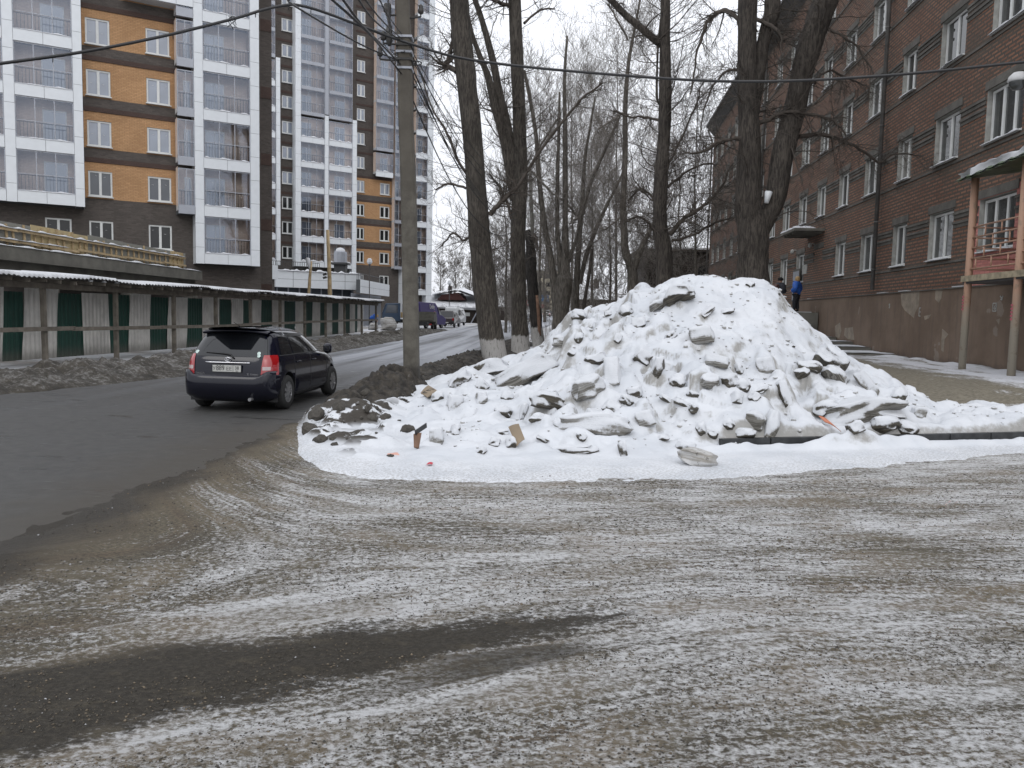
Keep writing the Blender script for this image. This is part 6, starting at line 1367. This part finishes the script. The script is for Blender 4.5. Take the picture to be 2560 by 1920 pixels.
# tall treetops in the gap: shoots of the cluster trees
# low brushwood behind the heap, too dense to count
C=Crown(); TR.seed(77)
for _ in range(150):
    px=TR.uniform(1270,1800); Y=TR.uniform(52,78); p=DP(px,800,Y); z=float(gh(p[0],Y)); d=np.array([TR.gauss(0,.25),TR.gauss(0,.2),1.0]); d/=np.linalg.norm(d)
    branch(C,np.array([p[0],Y,z]),d,TR.uniform(1.8,4.6),.022,2,.6,.02,.25,.15,.7,.007)
for _ in range(60):
    px=TR.uniform(1192,1330); Y=TR.uniform(128,170); p=DP(px,800,Y); z=float(gh(p[0],Y)); d=np.array([TR.gauss(0,.2),TR.gauss(0,.2),1.0]); d/=np.linalg.norm(d)
    branch(C,np.array([p[0],Y,z]),d,TR.uniform(3,8),.05,2,.6,.02,.25,.15,.7,.012)
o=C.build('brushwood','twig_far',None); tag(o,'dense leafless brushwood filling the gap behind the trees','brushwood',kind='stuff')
# ================= poles, cables =================
t=NT('pole_concrete'); v=t.obj(); x,y,z=t.xyz(v); n=t.noise(v,3,6,.65); n2=t.noise(v,30,4); c=t.mix(t.rmp(n,.35,.65),(.062,.056,.046),(.108,.10,.083)); c=t.mix(t.rmp(n2,.6,.75,0,.6),c,(.045,.04,.033)); c=t.mix(t.rmp(z,3.4,5.2,0,.6),c,(.065,.056,.045)); c=t.mix(t.rmp(t.math('ADD',z,t.math('MULTIPLY',n,.5)),1.05,.85,0,.85),c,(.03,.027,.023)); t.col(c); t.rough(.9); t.bump(n2,.5,.01)
plain('cable_black',(.012,.012,.013),.5,var=.1); plain('iron_dark',(.03,.028,.026),.6,var=.3)
PP=[(1030,990,38),(1022,500,36),(1015,300,34),(1011,108,33),(1006,0,31)]
P,Rr=px_stem(PP,16.85); base=P[0]; top=P[-1]+(P[-1]-P[-2])*.9
CP=thing('concrete_pole','tall square concrete utility pole standing in the snow left of the heap','utility pole',(float(base[0]),float(base[1]),0)); O=np.array([base[0],base[1],0.0])
mb=MB(); pts=[np.array([P[0][0],P[0][1],-.2])]+P+[top]; Wd=[Rr[0]*2]+[r*2 for r in Rr]+[Rr[-1]*1.9]
pts,Wd=smooth_poly(pts,Wd,3); b0=0
for p,w in zip(pts,Wd):
    p=p-O; h=w/2; c_=h*.72
    for dx,dy in ((-h,-c_),(-c_,-h),(c_,-h),(h,-c_),(h,c_),(c_,h),(-c_,h),(-h,c_)): mb.v.append((p[0]+dx,p[1]+dy,p[2]))
for i in range(len(pts)-1):
    for k in range(8): mb.f.append((i*8+k,i*8+(k+1)%8,(i+1)*8+(k+1)%8,(i+1)*8+k)); mb.m.append(0)
mb.f.append(tuple((len(pts)-1)*8+k for k in range(8))); mb.m.append(0); mb.build('shaft',MATS['pole_concrete'],CP)
def onp(px,py): return DP(px,py,16.85)-O
for i,py in enumerate((96,116,134,152,174)):
    p=onp(1012,py); mb=MB(); mb.box(p[0]-.165,p[0]+.165,p[1]-.165,p[1]+.165,p[2]-.022,p[2]+.022); mb.build('steel_band',MATS['iron_dark' if i%2 else 'alu_grey'],CP)
for (a,b) in (((1000,38),(965,38)),((1000,112),(958,108)),((1020,46),(1052,42)),((1000,152),(950,148))):
    p,q=onp(*a),onp(*b); mb=MB(); mb.tube([p,q],.02,6); mb.tube([q,q+np.array([0,0,.12])],.015,6); k_=mb.build('bracket',MATS['iron_dark'],CP)
    mb=MB(); mb.lathe([(.02,0),(.055,.02),(.06,.08),(.04,.12),(.05,.16),(.02,.19)],10,tuple(q+np.array([0,0,.05]))); mb.build('insulator',MATS['iron_dark'],k_,smooth=True)
mb=MB(); c=onp(973,85); mb.lathe([(.02,.2),(.06,.16),(.07,-.05),(.055,-.2),(.02,-.24)],10,tuple(c)); mb.lathe([(.02,.2),(.05,.16),(.05,-.05),(.02,-.2)],10,tuple(onp(972,33))); mb.tube([onp(972,20),onp(976,60),c],.012,6); mb.build('terminal_box',MATS['iron_dark'],CP,smooth=True)
mb=MB()
for k in range(5):
    a=onp(TR.uniform(955,1000),TR.uniform(60,120)); b=onp(TR.uniform(960,1040),TR.uniform(110,165)); m_=(a+b)/2+np.array([TR.uniform(-.25,.25),-.2,TR.uniform(-.45,-.1)]); pts,_=smooth_poly([a,m_,b],[1,1,1],8); mb.tube(pts,.008,5)
mb.tube([onp(1040+14*math.cos(t_),158+5*math.sin(t_)) for t_ in np.linspace(-3,3,24)],.012,5); mb.build('loose_cable',MATS['cable_black'],CP,smooth=True)
def cable(name,label,pts,r,k=8,grp=None,extra=None):
    P,_=smooth_poly([np.array(p) for p in pts],[1]*len(pts),k); mb=MB(); mb.tube(P,r,6); 
    if extra: extra(mb,P)
    o=mb.build(name,MATS['cable_black'],None,smooth=True); return tag(o,label,'cable',grp)
def ties(mb,P):
    for i in range(10,len(P)-8,9):
        p=Vector(P[i]); mb.tube([p+Vector((0,0,.02)),p-Vector((0,0,.09))],.008,4)
def knots(mb,P):
    ties(mb,P)
    q=Vector(DP(580,48,14.4)); 
    for k in range(6): mb.tube([q+Vector((TR.uniform(-.06,.06),0,.05)),q+Vector((TR.uniform(-.1,.1),-.03,-.02)),q+Vector((TR.uniform(-.1,.1),0,-TR.uniform(.08,.2)))],.006,4)
main=[(-160,182,12.6),(0,159,13),(200,131,13.4),(400,92,13.9),(580,48,14.4),(660,24,14.7),(715,13,14.9),(745,13,15.0),(800,27,15.3),(900,64,15.9),(1010,104,16.5),(1180,150,16.6),(1500,184,16.4),(1850,204,16),(2200,190,15.4),(2560,155,14.6),(2800,130,14.2)]
cable('overhead_cable','thick black cable crossing the whole picture in front of the pole and trees',[DP(*p) for p in main],.026,6,None,knots)
up=[((722,-2),(745,20),(900,110),(997,152),.014,'cable dropping from the top into the lowest band of the pole, left of the others'),((828,-3),(923,84),(965,135),(1003,184),.016,'double stranded cable falling from the top edge to the pole below the thick cable'),((856,-3),(905,62),(960,118),(1000,160),.016,'cable running down beside the double one to the middle of the pole'),((895,-3),(930,45),(970,80),(1004,102),.013,'cable from the top edge to the uppermost band of the pole'),((912,-3),(945,40),(978,74),(1006,98),.011,'thin cable just right of the one to the uppermost band'),((948,-3),(965,30),(985,60),(1003,84),.010,'thin short cable close to the left side of the pole top'),((970,-3),(972,20),(975,45),(973,80),.010,'vertical thin cable into the black terminal box')]
for a,b,c_,d,r_,lab in up: cable('overhead_cable',lab,[DP(*a,9.5),DP(*b,11),DP(*c_,14.8),DP(*d,16.7)],r_,8,'cables tied to the concrete pole')
dn=[((1018,108),(1328,444),1.2,.010,'topmost wire of the bundle from the pole toward the far street'),((1020,118),(1326,452),1.7,.012,'second wire of the bundle, passing behind the first poplar'),((1022,135),(1330,462),1.3,.010,'thin wire in the middle of the bundle going up the street'),((1022,150),(1327,470),2.3,.016,'thick sagging wire in the bundle going up the street'),((1020,165),(1329,480),1.9,.012,'wire below the thick sagging one, toward the grey pole'),((1003,184),(1328,500),2.6,.016,'lowest heavy wire of the bundle, continuing the double strand'),((1018,178),(1330,520),1.6,.010,'bottom straight wire from the pole toward the grey pole'),((1015,100),(1120,20),.2,.008,'single thin wire rising right from the pole top')]
for i,(a,b,sg_,r_,lab) in enumerate(dn):
    p=DP(*a,16.8); q=DP(*b,46 if i<7 else 26); pts=[p+(q-p)*u_-np.array([0,0,sg_*4*u_*(1-u_)]) for u_ in np.linspace(0,1,7)]; cable('overhead_cable',lab,pts,r_,4,'wires from the concrete pole up the street')
w_=DP(1133,445,25); 
# grey pole farther up
P,Rr=px_stem([(1338,845,11),(1333,640,10),(1330,560,9),(1325,425,8)],46.3); mb=MB(); mb.tube([p-np.array([P[0][0],P[0][1],0]) for p in P],Rr,8)
o=mb.build('utility_pole',MATS['concrete_raw'],None,smooth=True,loc=(float(P[0][0]),float(P[0][1]),0)); tag(o,'thin grey pole rising behind the charred stump','utility pole')
P,Rr=px_stem([(1460,760,9),(1474,680,8),(1480,622,8)],44); mb=MB(); mb.tube([p-np.array([P[0][0],P[0][1],0]) for p in [np.array([P[0][0],P[0][1],0])]+P],[Rr[0]]+Rr,8)
o=mb.build('leaning_post',MATS['bark_dark'],None,smooth=True,loc=(float(P[0][0]),float(P[0][1]),0)); tag(o,'dark leaning timber post between the grey V tree and the low house','post')
# timber pole with signal heads, lamp on leaning post, globe lamps
P,Rr=px_stem([(825,760,10),(824,700,10),(822,640,9),(819,575,8)],62); O=np.array([P[0][0],P[0][1],0.]); TP=thing('timber_pole','bare timber pole with two small traffic signal heads behind the fence','timber pole',tuple(map(float,O))); mb=MB(); mb.tube([P[0]*[1,1,0]-O]+[p-O for p in P],[Rr[0]]+Rr,10); mb.build('shaft',MATS['timber_fresh'],TP,smooth=True)
for py in (686,694):
    p=DP(812,py,61.8)-O; mb=MB(); mb.bar(p+np.array([.13,0,.05]),p+np.array([-.13,-.05,-.05]),.16,.17); mb.bar(p+np.array([.1,0,.05]),DP(820,py,61.9)-O,.03); mb.build('signal_head',MATS['iron_dark'],TP)
P,Rr=px_stem([(771,745,7),(774,700,7),(778,653,6)],60); O=np.array([P[0][0],P[0][1],0.]); LP=thing('lamp_post','wooden post leaning right with a long snow covered lamp head, left of the timber pole','lamp post',tuple(map(float,O))); mb=MB(); mb.tube([P[0]*[1,1,0]-O]+[p-O for p in P],[Rr[0]]+Rr,10); mb.build('shaft',MATS['timber_fresh'],LP,smooth=True)
mb=MB(); a,b=DP(769,646,59.8)-O,DP(774,672,59.8)-O; mb.tube([a+np.array([0,0,.05]),a,a*.5+b*.5,b],[.08,.17,.15,.04],10); mb.build('lamp_head',MATS['sill_snow'],LP,smooth=True)
for px,py,Y,lab in ((924,655,72,'globe street lamp with snow cap before the orange wall'),(1124,708,98,'globe street lamp in front of the low snowy hut')):
    p=DP(px,py,Y); O=np.array([p[0],p[1],0.]); L_=thing('street_lamp',lab,'street lamp',tuple(map(float,O)),0,'globe lamps along the parking strip'); z=p[2]; s_=Y/72
    mb=MB(); mb.tube([(0,0,0),(0,0,.5),(0,0,z-.25)],[.08,.05,.04],8); mb.build('post',MATS['iron_dark'],L_,smooth=True); mb=MB(); mb.lathe([(.03,-.32),(.14,-.22),(.10,-.2)],12,(0,0,z)); mb.build('collar',MATS['iron_dark'],L_,smooth=True)
    mb=MB(); mb.lathe([(.10,-.21),(.22,-.1),(.26,.02),(.2,.16),(.08,.24),(.001,.25)],16,(0,0,z)); g_=mb.build('globe',MATS['cladding_white'],L_,smooth=True); mb=MB(); mb.lathe([(.23,.08),(.22,.2),(.12,.32),(.001,.34)],12,(0,0,z)); mb.build('snow',MATS['sill_snow'],g_,smooth=True)
# ================= far buildings and signs =================
plain('wood_dark',(.035,.027,.022),.9,var=.35,scale=2,bump=.3); plain('wall_maroon',(.07,.028,.024),.8); plain('wall_beige',(.30,.27,.20),.8); plain('board_blue',(.03,.17,.42),.5); plain('board_red',(.45,.03,.05),.5); plain('roof_snow',(.62,.63,.65),.8,var=.03)
p=DP(1142,800,116); H=thing('low_hut','low dark hut under thick white snow with a maroon gable far beyond the parked vans','hut',(float(p[0]),float(p[1]),float(gh(p[0],p[1]))),R_(-6)); k=116/FPX
mb=MB(); mb.box(-4.2,3.4,0,7,-.2,2.0); mb.build('wall',MATS['wood_dark'],H); mb=MB(); mb.add([(-5.0,-.6,2.0),(3.6,-.6,1.75),(3.6,7,3.6),(-5.0,7,3.9),(-5,-.6,2.35),(3.6,-.6,2.15),(3.6,7,4.0),(-5,7,4.3)],[(0,1,2,3),(4,5,6,7),(0,1,5,4),(1,2,6,5),(2,3,7,6),(3,0,4,7)]); snow_lumps(mb,-5,3.6,-.55,2.1,.5,3,d=.9); mb.build('snow_roof',MATS['roof_snow'],H,smooth=False)
mb=MB(); mb.prism([(-3.3,3.2),(.9,3.2),(-.2,4.3),(-2.6,3.95)],1.9,6); mb.build('gable',MATS['wall_maroon'],H); mb=MB(); mb.add([(-4.6,1.5,3.7),(-.2,1.5,4.45),(3.4,1.5,3.3),(3.4,7,3.5),(-.2,7,4.9),(-4.6,7,4.2)],[(0,1,4,5),(1,2,3,4)]); mb.add([(-4.6,1.5,3.95),(-.2,1.5,4.75),(3.4,1.5,3.55),(3.4,7,3.75),(-.2,7,5.2),(-4.6,7,4.5)],[(0,1,4,5),(1,2,3,4)]); mb.build('upper_roof',MATS['roof_snow'],H); mb=MB(); mb.box(-2.1,-1.6,4,4.5,4.2,5.3); mb.build('chimney',MATS['wood_dark'],H)
mb=MB(); mb.box(1.1,1.9,-.03,.0,.9,1.4); mb.build('window',MATS['pvc_white'],H)
mb=MB(); mb.bar((2.2,-.8,-.1),(3.3,-.5,2.1),.16); mb.bar((3.5,-.8,-.1),(3.3,-.5,2.1),.12); o=mb.build('prop',MATS['alu_grey'],H)
p0=DP(1612,745,86); W_=11; LH=thing('log_house','dark two storey log house half hidden by trees beside the brick building','log house',(float(p0[0]),float(p0[1]),float(gh(p0[0],p0[1]))),R_(-2)); mb=MB(); zt=DP(1612,628,86)[2]-float(gh(p0[0],86)); mb.box(0,W_,0,9,-.2,zt)
for i in range(int(zt/.28)): mb.tube([(-.15,-.03,.1+i*.28),(W_,-.03,.1+i*.28)],.13,6)
mb.build('log_wall',MATS['wood_dark'],LH); mb=MB(); mb.box(-.9,W_+.2,-.9,9.5,zt,zt+.22); mb.build('eave',MATS['wood_dark'],LH); mb=MB(); mb.box(-.8,W_,-.8,9.4,zt+.221,zt+.40); mb.build('snow',MATS['roof_snow'],LH)
for x in (2.2,5.4):
    for z in (1.4,zt-2.6): mb=MB(); mb.box(x,x+1.0,-.22,-.17,z,z+1.4,0); mb.box(x+.08,x+.92,-.24,-.221,z+.08,z+1.32,1); mb.build('window',[MATS['timber_old'],MATS['pane_dark']],LH)
p0=DP(1440,765,125); LQ=thing('low_house','low wooden house with snowy roof glimpsed behind the slender trees','house',(float(p0[0]),float(p0[1]),float(gh(p0[0],p0[1])))); mb=MB(); mb.box(0,13,0,8,-.2,3.4); mb.build('wall',MATS['wood_dark'],LQ); mb=MB(); mb.add([(-.6,-.7,3.3),(13.6,-.7,3.3),(13.6,4,5.6),(-.6,4,5.6),(13.6,8.7,3.3),(-.6,8.7,3.3)],[(0,1,2,3),(3,2,4,5)]); mb.build('snow_roof',MATS['roof_snow'],LQ); mb=MB(); mb.box(3,3.8,3,3.8,4.6,6.6); mb.build('chimney',MATS['wood_dark'],LQ); mb=MB(); mb.box(4,5,-.04,.0,1,2.1); mb.build('window',MATS['pane_dark'],LQ)
# fence and shed pieces along the far left kerb of the street
p0=DP(1205,800,150); WS=thing('low_shed','small dark shed with snow on its roof seen between the first two poplars','shed',(float(p0[0]),float(p0[1]),float(gh(p0[0],p0[1])))); mb=MB(); mb.box(0,7,0,5,-.2,2.4); mb.build('wall',MATS['wood_dark'],WS); mb=MB(); mb.box(-.3,7.3,-.4,5.3,2.4,2.75); mb.build('snow_roof',MATS['roof_snow'],WS)
p0=DP(1336,770,270); FB=thing('distant_building','pale beige apartment house at the far end of the street','apartment building',(float(p0[0]),float(p0[1]),float(gh(p0[0],260)))); mb=MB(); mb.box(0,9,0,12,-.5,15); mb.build('wall',MATS['wall_beige'],FB); mb=MB(); mb.box(-.3,9.3,-.3,12,15,15.4); mb.build('roof',MATS['roof_snow'],FB)
wm=None
for i in range(3):
    for j in range(5):
        if wm is None: mb=MB(); mb.box(0,1.5,-.05,-.01,0,1.5); wm=mb.build('window',MATS['pane_dark'],FB); o=wm
        else: o=copy_tree(wm,FB)
        o.location=(.9+i*2.7,0,1.2+j*2.8)
p=DP(1360,746,140); gz=float(gh(p[0],140)); BB=thing('billboard','blue board on two posts above the far end of the street','billboard',(float(p[0]),float(p[1]),gz)); s_=140/FPX; z=p[2]-gz; mb=MB(); mb.box(-12*s_,12*s_,-.06,.06,z-9*s_,z+9*s_); mb.build('board',MATS['board_blue'],BB)
for i,(a,b) in enumerate(((-8,4),(0,6),(6,5))): mb=MB(); mb.box(a*s_,(a+b*.7)*s_,-.075,-.062,z-(2+i)*s_,z+(3-i)*s_); mb.build('lettering',MATS['plate_white'],BB)
mb=MB(); mb.box(-10*s_,-9*s_,0,.1,0,z-9*s_); mb.box(9*s_,10*s_,0,.1,0,z-9*s_); mb.build('post',MATS['iron_dark'],BB)
p=DP(1356,765,128); gz=float(gh(p[0],128)); RS=thing('road_sign','small red and white sign on a thin post under the blue board','sign',(float(p[0]),float(p[1]),gz)); s_=128/FPX; z=p[2]-gz; mb=MB(); mb.box(-4.5*s_,4.5*s_,-.03,0,z-4*s_,z+4*s_); mb.build('panel',MATS['board_red'],RS); mb=MB(); mb.box(-2.5*s_,2.5*s_,-.04,-.031,z-.8*s_,z+.8*s_); mb.build('panel_mark',MATS['plate_white'],RS); mb=MB(); mb.tube([(0,.03,0),(0,.03,z+5*s_)],.05,6); mb.build('post',MATS['alu_grey'],RS)
p=DP(1322,757,100); gz=float(gh(p[0],100)); RS=thing('road_sign','round red rimmed sign mostly hidden by the charred stump','sign',(float(p[0]),float(p[1]),gz)); z=p[2]-gz; mb=MB(); mb.tube([(.32*math.cos(t_),0,z+.32*math.sin(t_)) for t_ in np.linspace(0,2*math.pi,20)],.06,6); mb.build('red_rim',MATS['board_red'],RS,smooth=True); mb=MB(); mb.lathe([(.001,0),(.3,0),(.3,.02),(.001,.02)],20,(0,0,z),axis='y'); mb.build('panel',MATS['plate_white'],RS); mb=MB(); mb.tube([(0,.06,0),(0,.06,z)],.04,6); mb.build('post',MATS['alu_grey'],RS)
# white container wedged in the fork of the biggest tree
p=DP(1916,508,26.6); q=DP(1920,478,26.6); mb=MB(); h=float(q[2]-p[2]); mb.lathe([(.001,0),(.07,.0),(.10,h*.5),(.125,h*.95),(.10,h),(.001,h*1.03)],16); o=mb.build('plastic_bucket',MATS['cladding_white'],None,smooth=True,loc=tuple(map(float,p))); o.rotation_euler=(0,.15,0); tag(o,'white plastic bucket wedged in the fork of the biggest tree','bucket')
# ================= people =================
plain('jacket_blue',(.008,.075,.33),.6,var=.15,scale=12,bump=.3); plain('cloth_black',(.010,.010,.013),.85,var=.3); plain('jacket_dark',(.014,.015,.022),.8,var=.3); plain('skin',(.42,.24,.17),.55,var=.05); plain('hair_blond',(.33,.22,.10),.7,var=.2,scale=30); plain('hat_black',(.008,.007,.007),.95,var=.3); plain('pack_brown',(.07,.035,.03),.8,var=.3); plain('shoe_dark',(.012,.011,.010),.7)
def skin_mesh(name,V,E,mat,parent,root=0,lv=2):
    bm=bmesh.new(); L=bm.verts.layers.skin.verify(); vs=[]
    for i,(p,r) in enumerate(V):
        q=bm.verts.new(p); q[L].radius=(r,r) if not isinstance(r,tuple) else r; q[L].use_root=(i==root); vs.append(q)
    for a,b in E: bm.edges.new((vs[a],vs[b]))
    me=bpy.data.meshes.new(name); bm.to_mesh(me); bm.free(); o=bpy.data.objects.new(name,me); COL.objects.link(o)
    m1=o.modifiers.new('s','SKIN'); m1.use_smooth_shade=True; m2=o.modifiers.new('d','SUBSURF'); m2.levels=lv; m2.render_levels=lv
    dg=bpy.context.evaluated_depsgraph_get(); nm=bpy.data.meshes.new_from_object(o.evaluated_get(dg)); nm.name=name; o.modifiers.clear(); o.data=nm; nm.materials.clear(); nm.materials.append(MATS[mat]); o.parent=parent; return o
def person(label,loc,rz,height=1.68,pose='stand',jacket='jacket_blue',hair='hair_blond',hat=False,pack=False):
    T=thing('person',label,'person',loc,rz); s=height/1.7
    if pose=='stand': hip,ch,nk,hd=(0,0,.92),(.0,0,1.30),(.01,0,1.46),(.03,0,1.60); lean=0
    else: hip,ch,nk,hd=(0,0,.90),(.36,0,1.12),(.50,0,1.16),(.62,0,1.12)
    V=[];E=[]
    def v(p,r): V.append((tuple(q*s for q in p),(r*s if not isinstance(r,tuple) else tuple(k*s for k in r)))); return len(V)-1
    h=v(hip,.13); c=v(ch,.15); n=v(nk,.055); hh=v((hd[0]-.01,0,hd[2]-.03),.085); ht=v((hd[0],0,hd[2]+.07),.085); nose=v((hd[0]+.10,0,hd[2]-.01),.018); E+=[(h,c),(c,n),(n,hh),(hh,ht),(hh,nose)]
    hands=[]
    for sd in (-1,1):
        k=v((.02+(.04 if sd>0 else 0),sd*.10,.50),.075); a=v((-.01+(.07 if sd>0 else -.03),sd*.10,.10),.045); t_=v((.14+(.07 if sd>0 else -.03),sd*.11,.04),.04); l0=v((hip[0],sd*.09,.80),.095); E+=[(h,l0),(l0,k),(k,a),(a,t_)]
        sh=v((ch[0]+.02,sd*.20,ch[2]+.08),.07)
        if pose=='stand': el=v((-.05,sd*.33,1.10),.055); wr=v((.18,sd*.18,1.02),.034); hb=v((.25,sd*.13,1.04),.036)
        else: el=v((.44,sd*.22,.92),.05); wr=v((.55,sd*.14,.72),.034); hb=v((.57,sd*.12,.64),.036)
        E+=[(c,sh),(sh,el),(el,wr),(wr,hb)]; b=V[hb][0]; b=tuple(q/s for q in b)
        for f in range(4):
            f1=v((b[0]+.045,b[1]+(f-1.5)*.018,b[2]-.02),.010); f2=v((b[0]+.075-.005*abs(f-1.3),b[1]+(f-1.5)*.019-sd*.01,b[2]-.045),.009); E+=[(hb,f1),(f1,f2)]
        th=v((b[0]+.02,b[1]-sd*.04,b[2]+.01),.011); E+=[(hb,th)]
    body=skin_mesh('body',V,E,'skin',T)
    # clothes
    def sub(names,mat,nm,grow):
        ids=names; mp={i:j for j,i in enumerate(ids)}; skin_mesh(nm,[(V[i][0],(V[i][1]+grow*s)) for i in ids],[(mp[a],mp[b]) for a,b in E if a in mp and b in mp],mat,T)
    def idx(sd): return 6+sd*14
    per=14; A=[6,6+ (len(V)-6)//2]
    jk=[h,c,n]; tr=[h]
    for a in A: jk+=[a+3,a+4,a+5,a+6]; tr+=[a+3,a,a+1]
    sub(tr,'cloth_black','trousers',.04); sub(jk,jacket,'jacket',.095)
    for a in A: 
        p=V[a+2][0]; q=V[a+1][0]; m=MB(); m.tube([(q[0]-.03*s,q[1],.05*s),(p[0],p[1],.045*s),(p[0]+.05*s,p[1],.035*s)],[.055*s,.05*s,.03*s],10); m.tube([(q[0],q[1],.04*s),(q[0],q[1],.16*s)],[.06*s,.058*s],10); m.build('boot',MATS['shoe_dark'],T,smooth=True)
    m=MB(); cx,cz=hd[0]*s,(hd[2]+.03)*s
    if hat: m.lathe([(.135*s,-.03*s),(.15*s,.03*s),(.125*s,.10*s),(.06*s,.145*s),(.001,.15*s)],14,(cx-.01,0,cz)); m.lathe([(.001,.0),(.04*s,.02*s),(.001,.05*s)],8,(cx-.13*s,0,cz+.05*s)); m.build('fur_hat',MATS['hat_black'],T,smooth=True)
    else: m.lathe([(.085*s,-.13*s),(.115*s,-.05*s),(.118*s,.03*s),(.095*s,.09*s),(.05*s,.115*s),(.001,.12*s)],14,(cx-.032*s,0,cz)); m.build('hair',MATS[hair],T,smooth=True)
    if jacket=='jacket_blue': m=MB(); m.lathe([(.07*s,0),(.11*s,.03*s),(.12*s,.09*s),(.09*s,.10*s)],12,((ch[0]+nk[0])/2*s-.03,0,(nk[2]-.09)*s)); m.build('hood',MATS[jacket],T,smooth=True)
    if pack: m=MB(); m.prism([(-.34*s,1.0*s),(-.14*s,.98*s),(-.14*s,1.38*s),(-.26*s,1.42*s),(-.35*s,1.3*s)],-.15*s,.15*s); b=m.build('backpack',MATS['pack_brown'],T); bv=b.modifiers.new('b','BEVEL'); bv.width=.04; bv.segments=3
    for sd in (-1,1): m=MB(); m.lathe([(.001,-.01*s),(.012*s,0),(.001,.01*s)],8,((hd[0]+.082)*s,sd*.033*s,(hd[2]+.0)*s)); m.build('eye',MATS['cloth_black'],T,smooth=True)
    return T
p=DP(1990,773,40.6); person('person in a blue hooded jacket and black trousers, fair haired, facing left before the entrance',(float(p[0]),float(p[1]),2.30),R_(140),1.72)
p=DP(1947,770,41.8); person('person in dark coat, black fur hat and brown backpack, half hidden by the heap',(float(p[0]),float(p[1]),2.30),R_(20),1.70,jacket='jacket_dark',hat=True,pack=True)
p=DP(927,811,74); person('person in a blue jacket bending forward behind the fence end',(float(p[0]),float(p[1]),float(gh(p[0],74))),R_(5),1.70,pose='bend')
# ================= litter on and before the heap =================
plain('cardboard',(.21,.165,.115),.85,var=.12,scale=5,bump=.15,bs=60); plain('plastic_orange',(.42,.15,.08),.5,var=.1); plain('scrap_pink',(.55,.30,.24),.7,var=.1); plain('paper_grey',(.32,.31,.29),.6,var=.2,scale=20)
def sheet(name,label,cat,corners,th,mat,curl=.0,n=6,dz=.0,flat=True,Yadd=(0,0,0,0)):
    P4=[]
    for (px,py),ya in zip(corners,Yadd): q=surf(px,py,lambda X,Y:np.maximum(heap(X,Y),yardz(X,Y))) if ya==0 else DP(px,py,ya); P4.append(q+np.array([0,-.01,dz]))
    a,b,c_,d=P4; g=np.zeros((n+1,n+1,3)); nrm=np.cross(b-a,d-a); nrm/=np.linalg.norm(nrm)
    if nrm[1]>0: nrm=-nrm
    for i in range(n+1):
        for j in range(n+1): u_,v_=i/n,j/n; g[i,j]=a*(1-u_)*(1-v_)+b*u_*(1-v_)+c_*u_*v_+d*(1-u_)*v_+nrm*(curl*math.sin(u_*math.pi)+.012)
    mb=MB(); mb.grid(g); g2=g-nrm*th; mb.grid(g2,0,True)
    for e1,e2 in ((g[0],g2[0]),(g[-1],g2[-1]),(g[:,0],g2[:,0]),(g[:,-1],g2[:,-1])): mb.grid(np.stack([e1,e2]))
    o=mb.build(name,MATS[mat],None); tag(o,label,cat); return o,P4,nrm
q=surf(1292,1116); Yb=float(q[1])
sheet('cardboard_sheet','brown cardboard sheet stuck upright in the snow at the middle of the heap foot','cardboard',[(1292,1116),(1312,1098),(1297,1060),(1271,1068)],.012,'cardboard',.02,Yadd=(Yb-.05,Yb,Yb+.14,Yb+.12))
q=surf(1069,993); Yb=float(q[1])
o,P4,nr=sheet('cardboard_box_flap','cardboard flap with black letters lying on snow against the pole foot','cardboard',[(1069,994),(1098,980),(1071,964),(1052,983)],.015,'cardboard',.01,Yadd=(Yb-.15,Yb+.05,Yb+.55,Yb+.25))
cen=(P4[0]+P4[1]+P4[2]+P4[3])/4+nr*.025; ex=(P4[1]-P4[0]); ex/=np.linalg.norm(ex); ez=nr; ey=np.cross(ez,ex)
tt=text_mesh('ГП',.17,'plate_ink',o,'lettering',(0,0,0),(0,0,0),.002); tt.matrix_local=Matrix(((ex[0],ey[0],ez[0],cen[0]),(ex[1],ey[1],ez[1],cen[1]),(ex[2],ey[2],ez[2],cen[2]),(0,0,0,1)))
q=surf(1042,1122); Yb=float(q[1])
sheet('broken_board','torn reddish brown board standing on end beside the black clod','board',[(1037,1118),(1046,1122),(1053,1082),(1036,1084)],.03,'wood_bare',.01,Yadd=(Yb-.03,Yb,Yb+.05,Yb+.05))
mb=MB(); a,b=DP(1038,1082,Yb-.02),DP(1066,1063,Yb+.25); mb.bar(a,b,.012,.06); o=mb.build('black_strip',MATS['plastic_black'],None); tag(o,'black strip sticking out from behind the torn board','strip')
q=surf(2072,1065); Yb=float(q[1])-.02
o,_,_=sheet('orange_plastic_strip','twisted orange plastic strip beside the largest ice slab','plastic strip',[(2046,1041),(2072,1054),(2102,1080),(2062,1056)],.01,'plastic_orange',.02,Yadd=(Yb+.15,Yb+.02,Yb-.10,Yb))
sheet('pink_scrap','pale pink scrap lying in the snow below the black clods','scrap',[(968,1136),(1000,1138),(994,1131),(972,1130)],.004,'scrap_pink',.0,dz=.01)
sheet('red_wrapper','tiny red wrapper on the clean snow left of the cardboard','wrapper',[(1066,1166),(1080,1165),(1083,1161),(1070,1161)],.004,'board_red',.01,dz=.01)
sheet('pink_scrap','pinkish scrap lying on the packed snow at the far right','scrap',[(2362,1262),(2384,1260),(2394,1253),(2374,1252)],.006,'scrap_pink',.015,dz=.01)
sheet('crumpled_sheet','crumpled greyish plastic sheet at the curved snow edge on the left','plastic sheet',[(770,1183),(796,1189),(807,1183),(784,1177)],.006,'paper_grey',.03,dz=.01)
p=surf(555,1643,yardz); me=block('slab',.16,.03,.11,501); me.materials.append(MATS['ice_pale']); o=bpy.data.objects.new('ice_cake',me); COL.objects.link(o); o.location=(p[0],p[1],p[2]+.004); tag(o,'small whitish cake of ice pressed into the dark mud','ice cake')
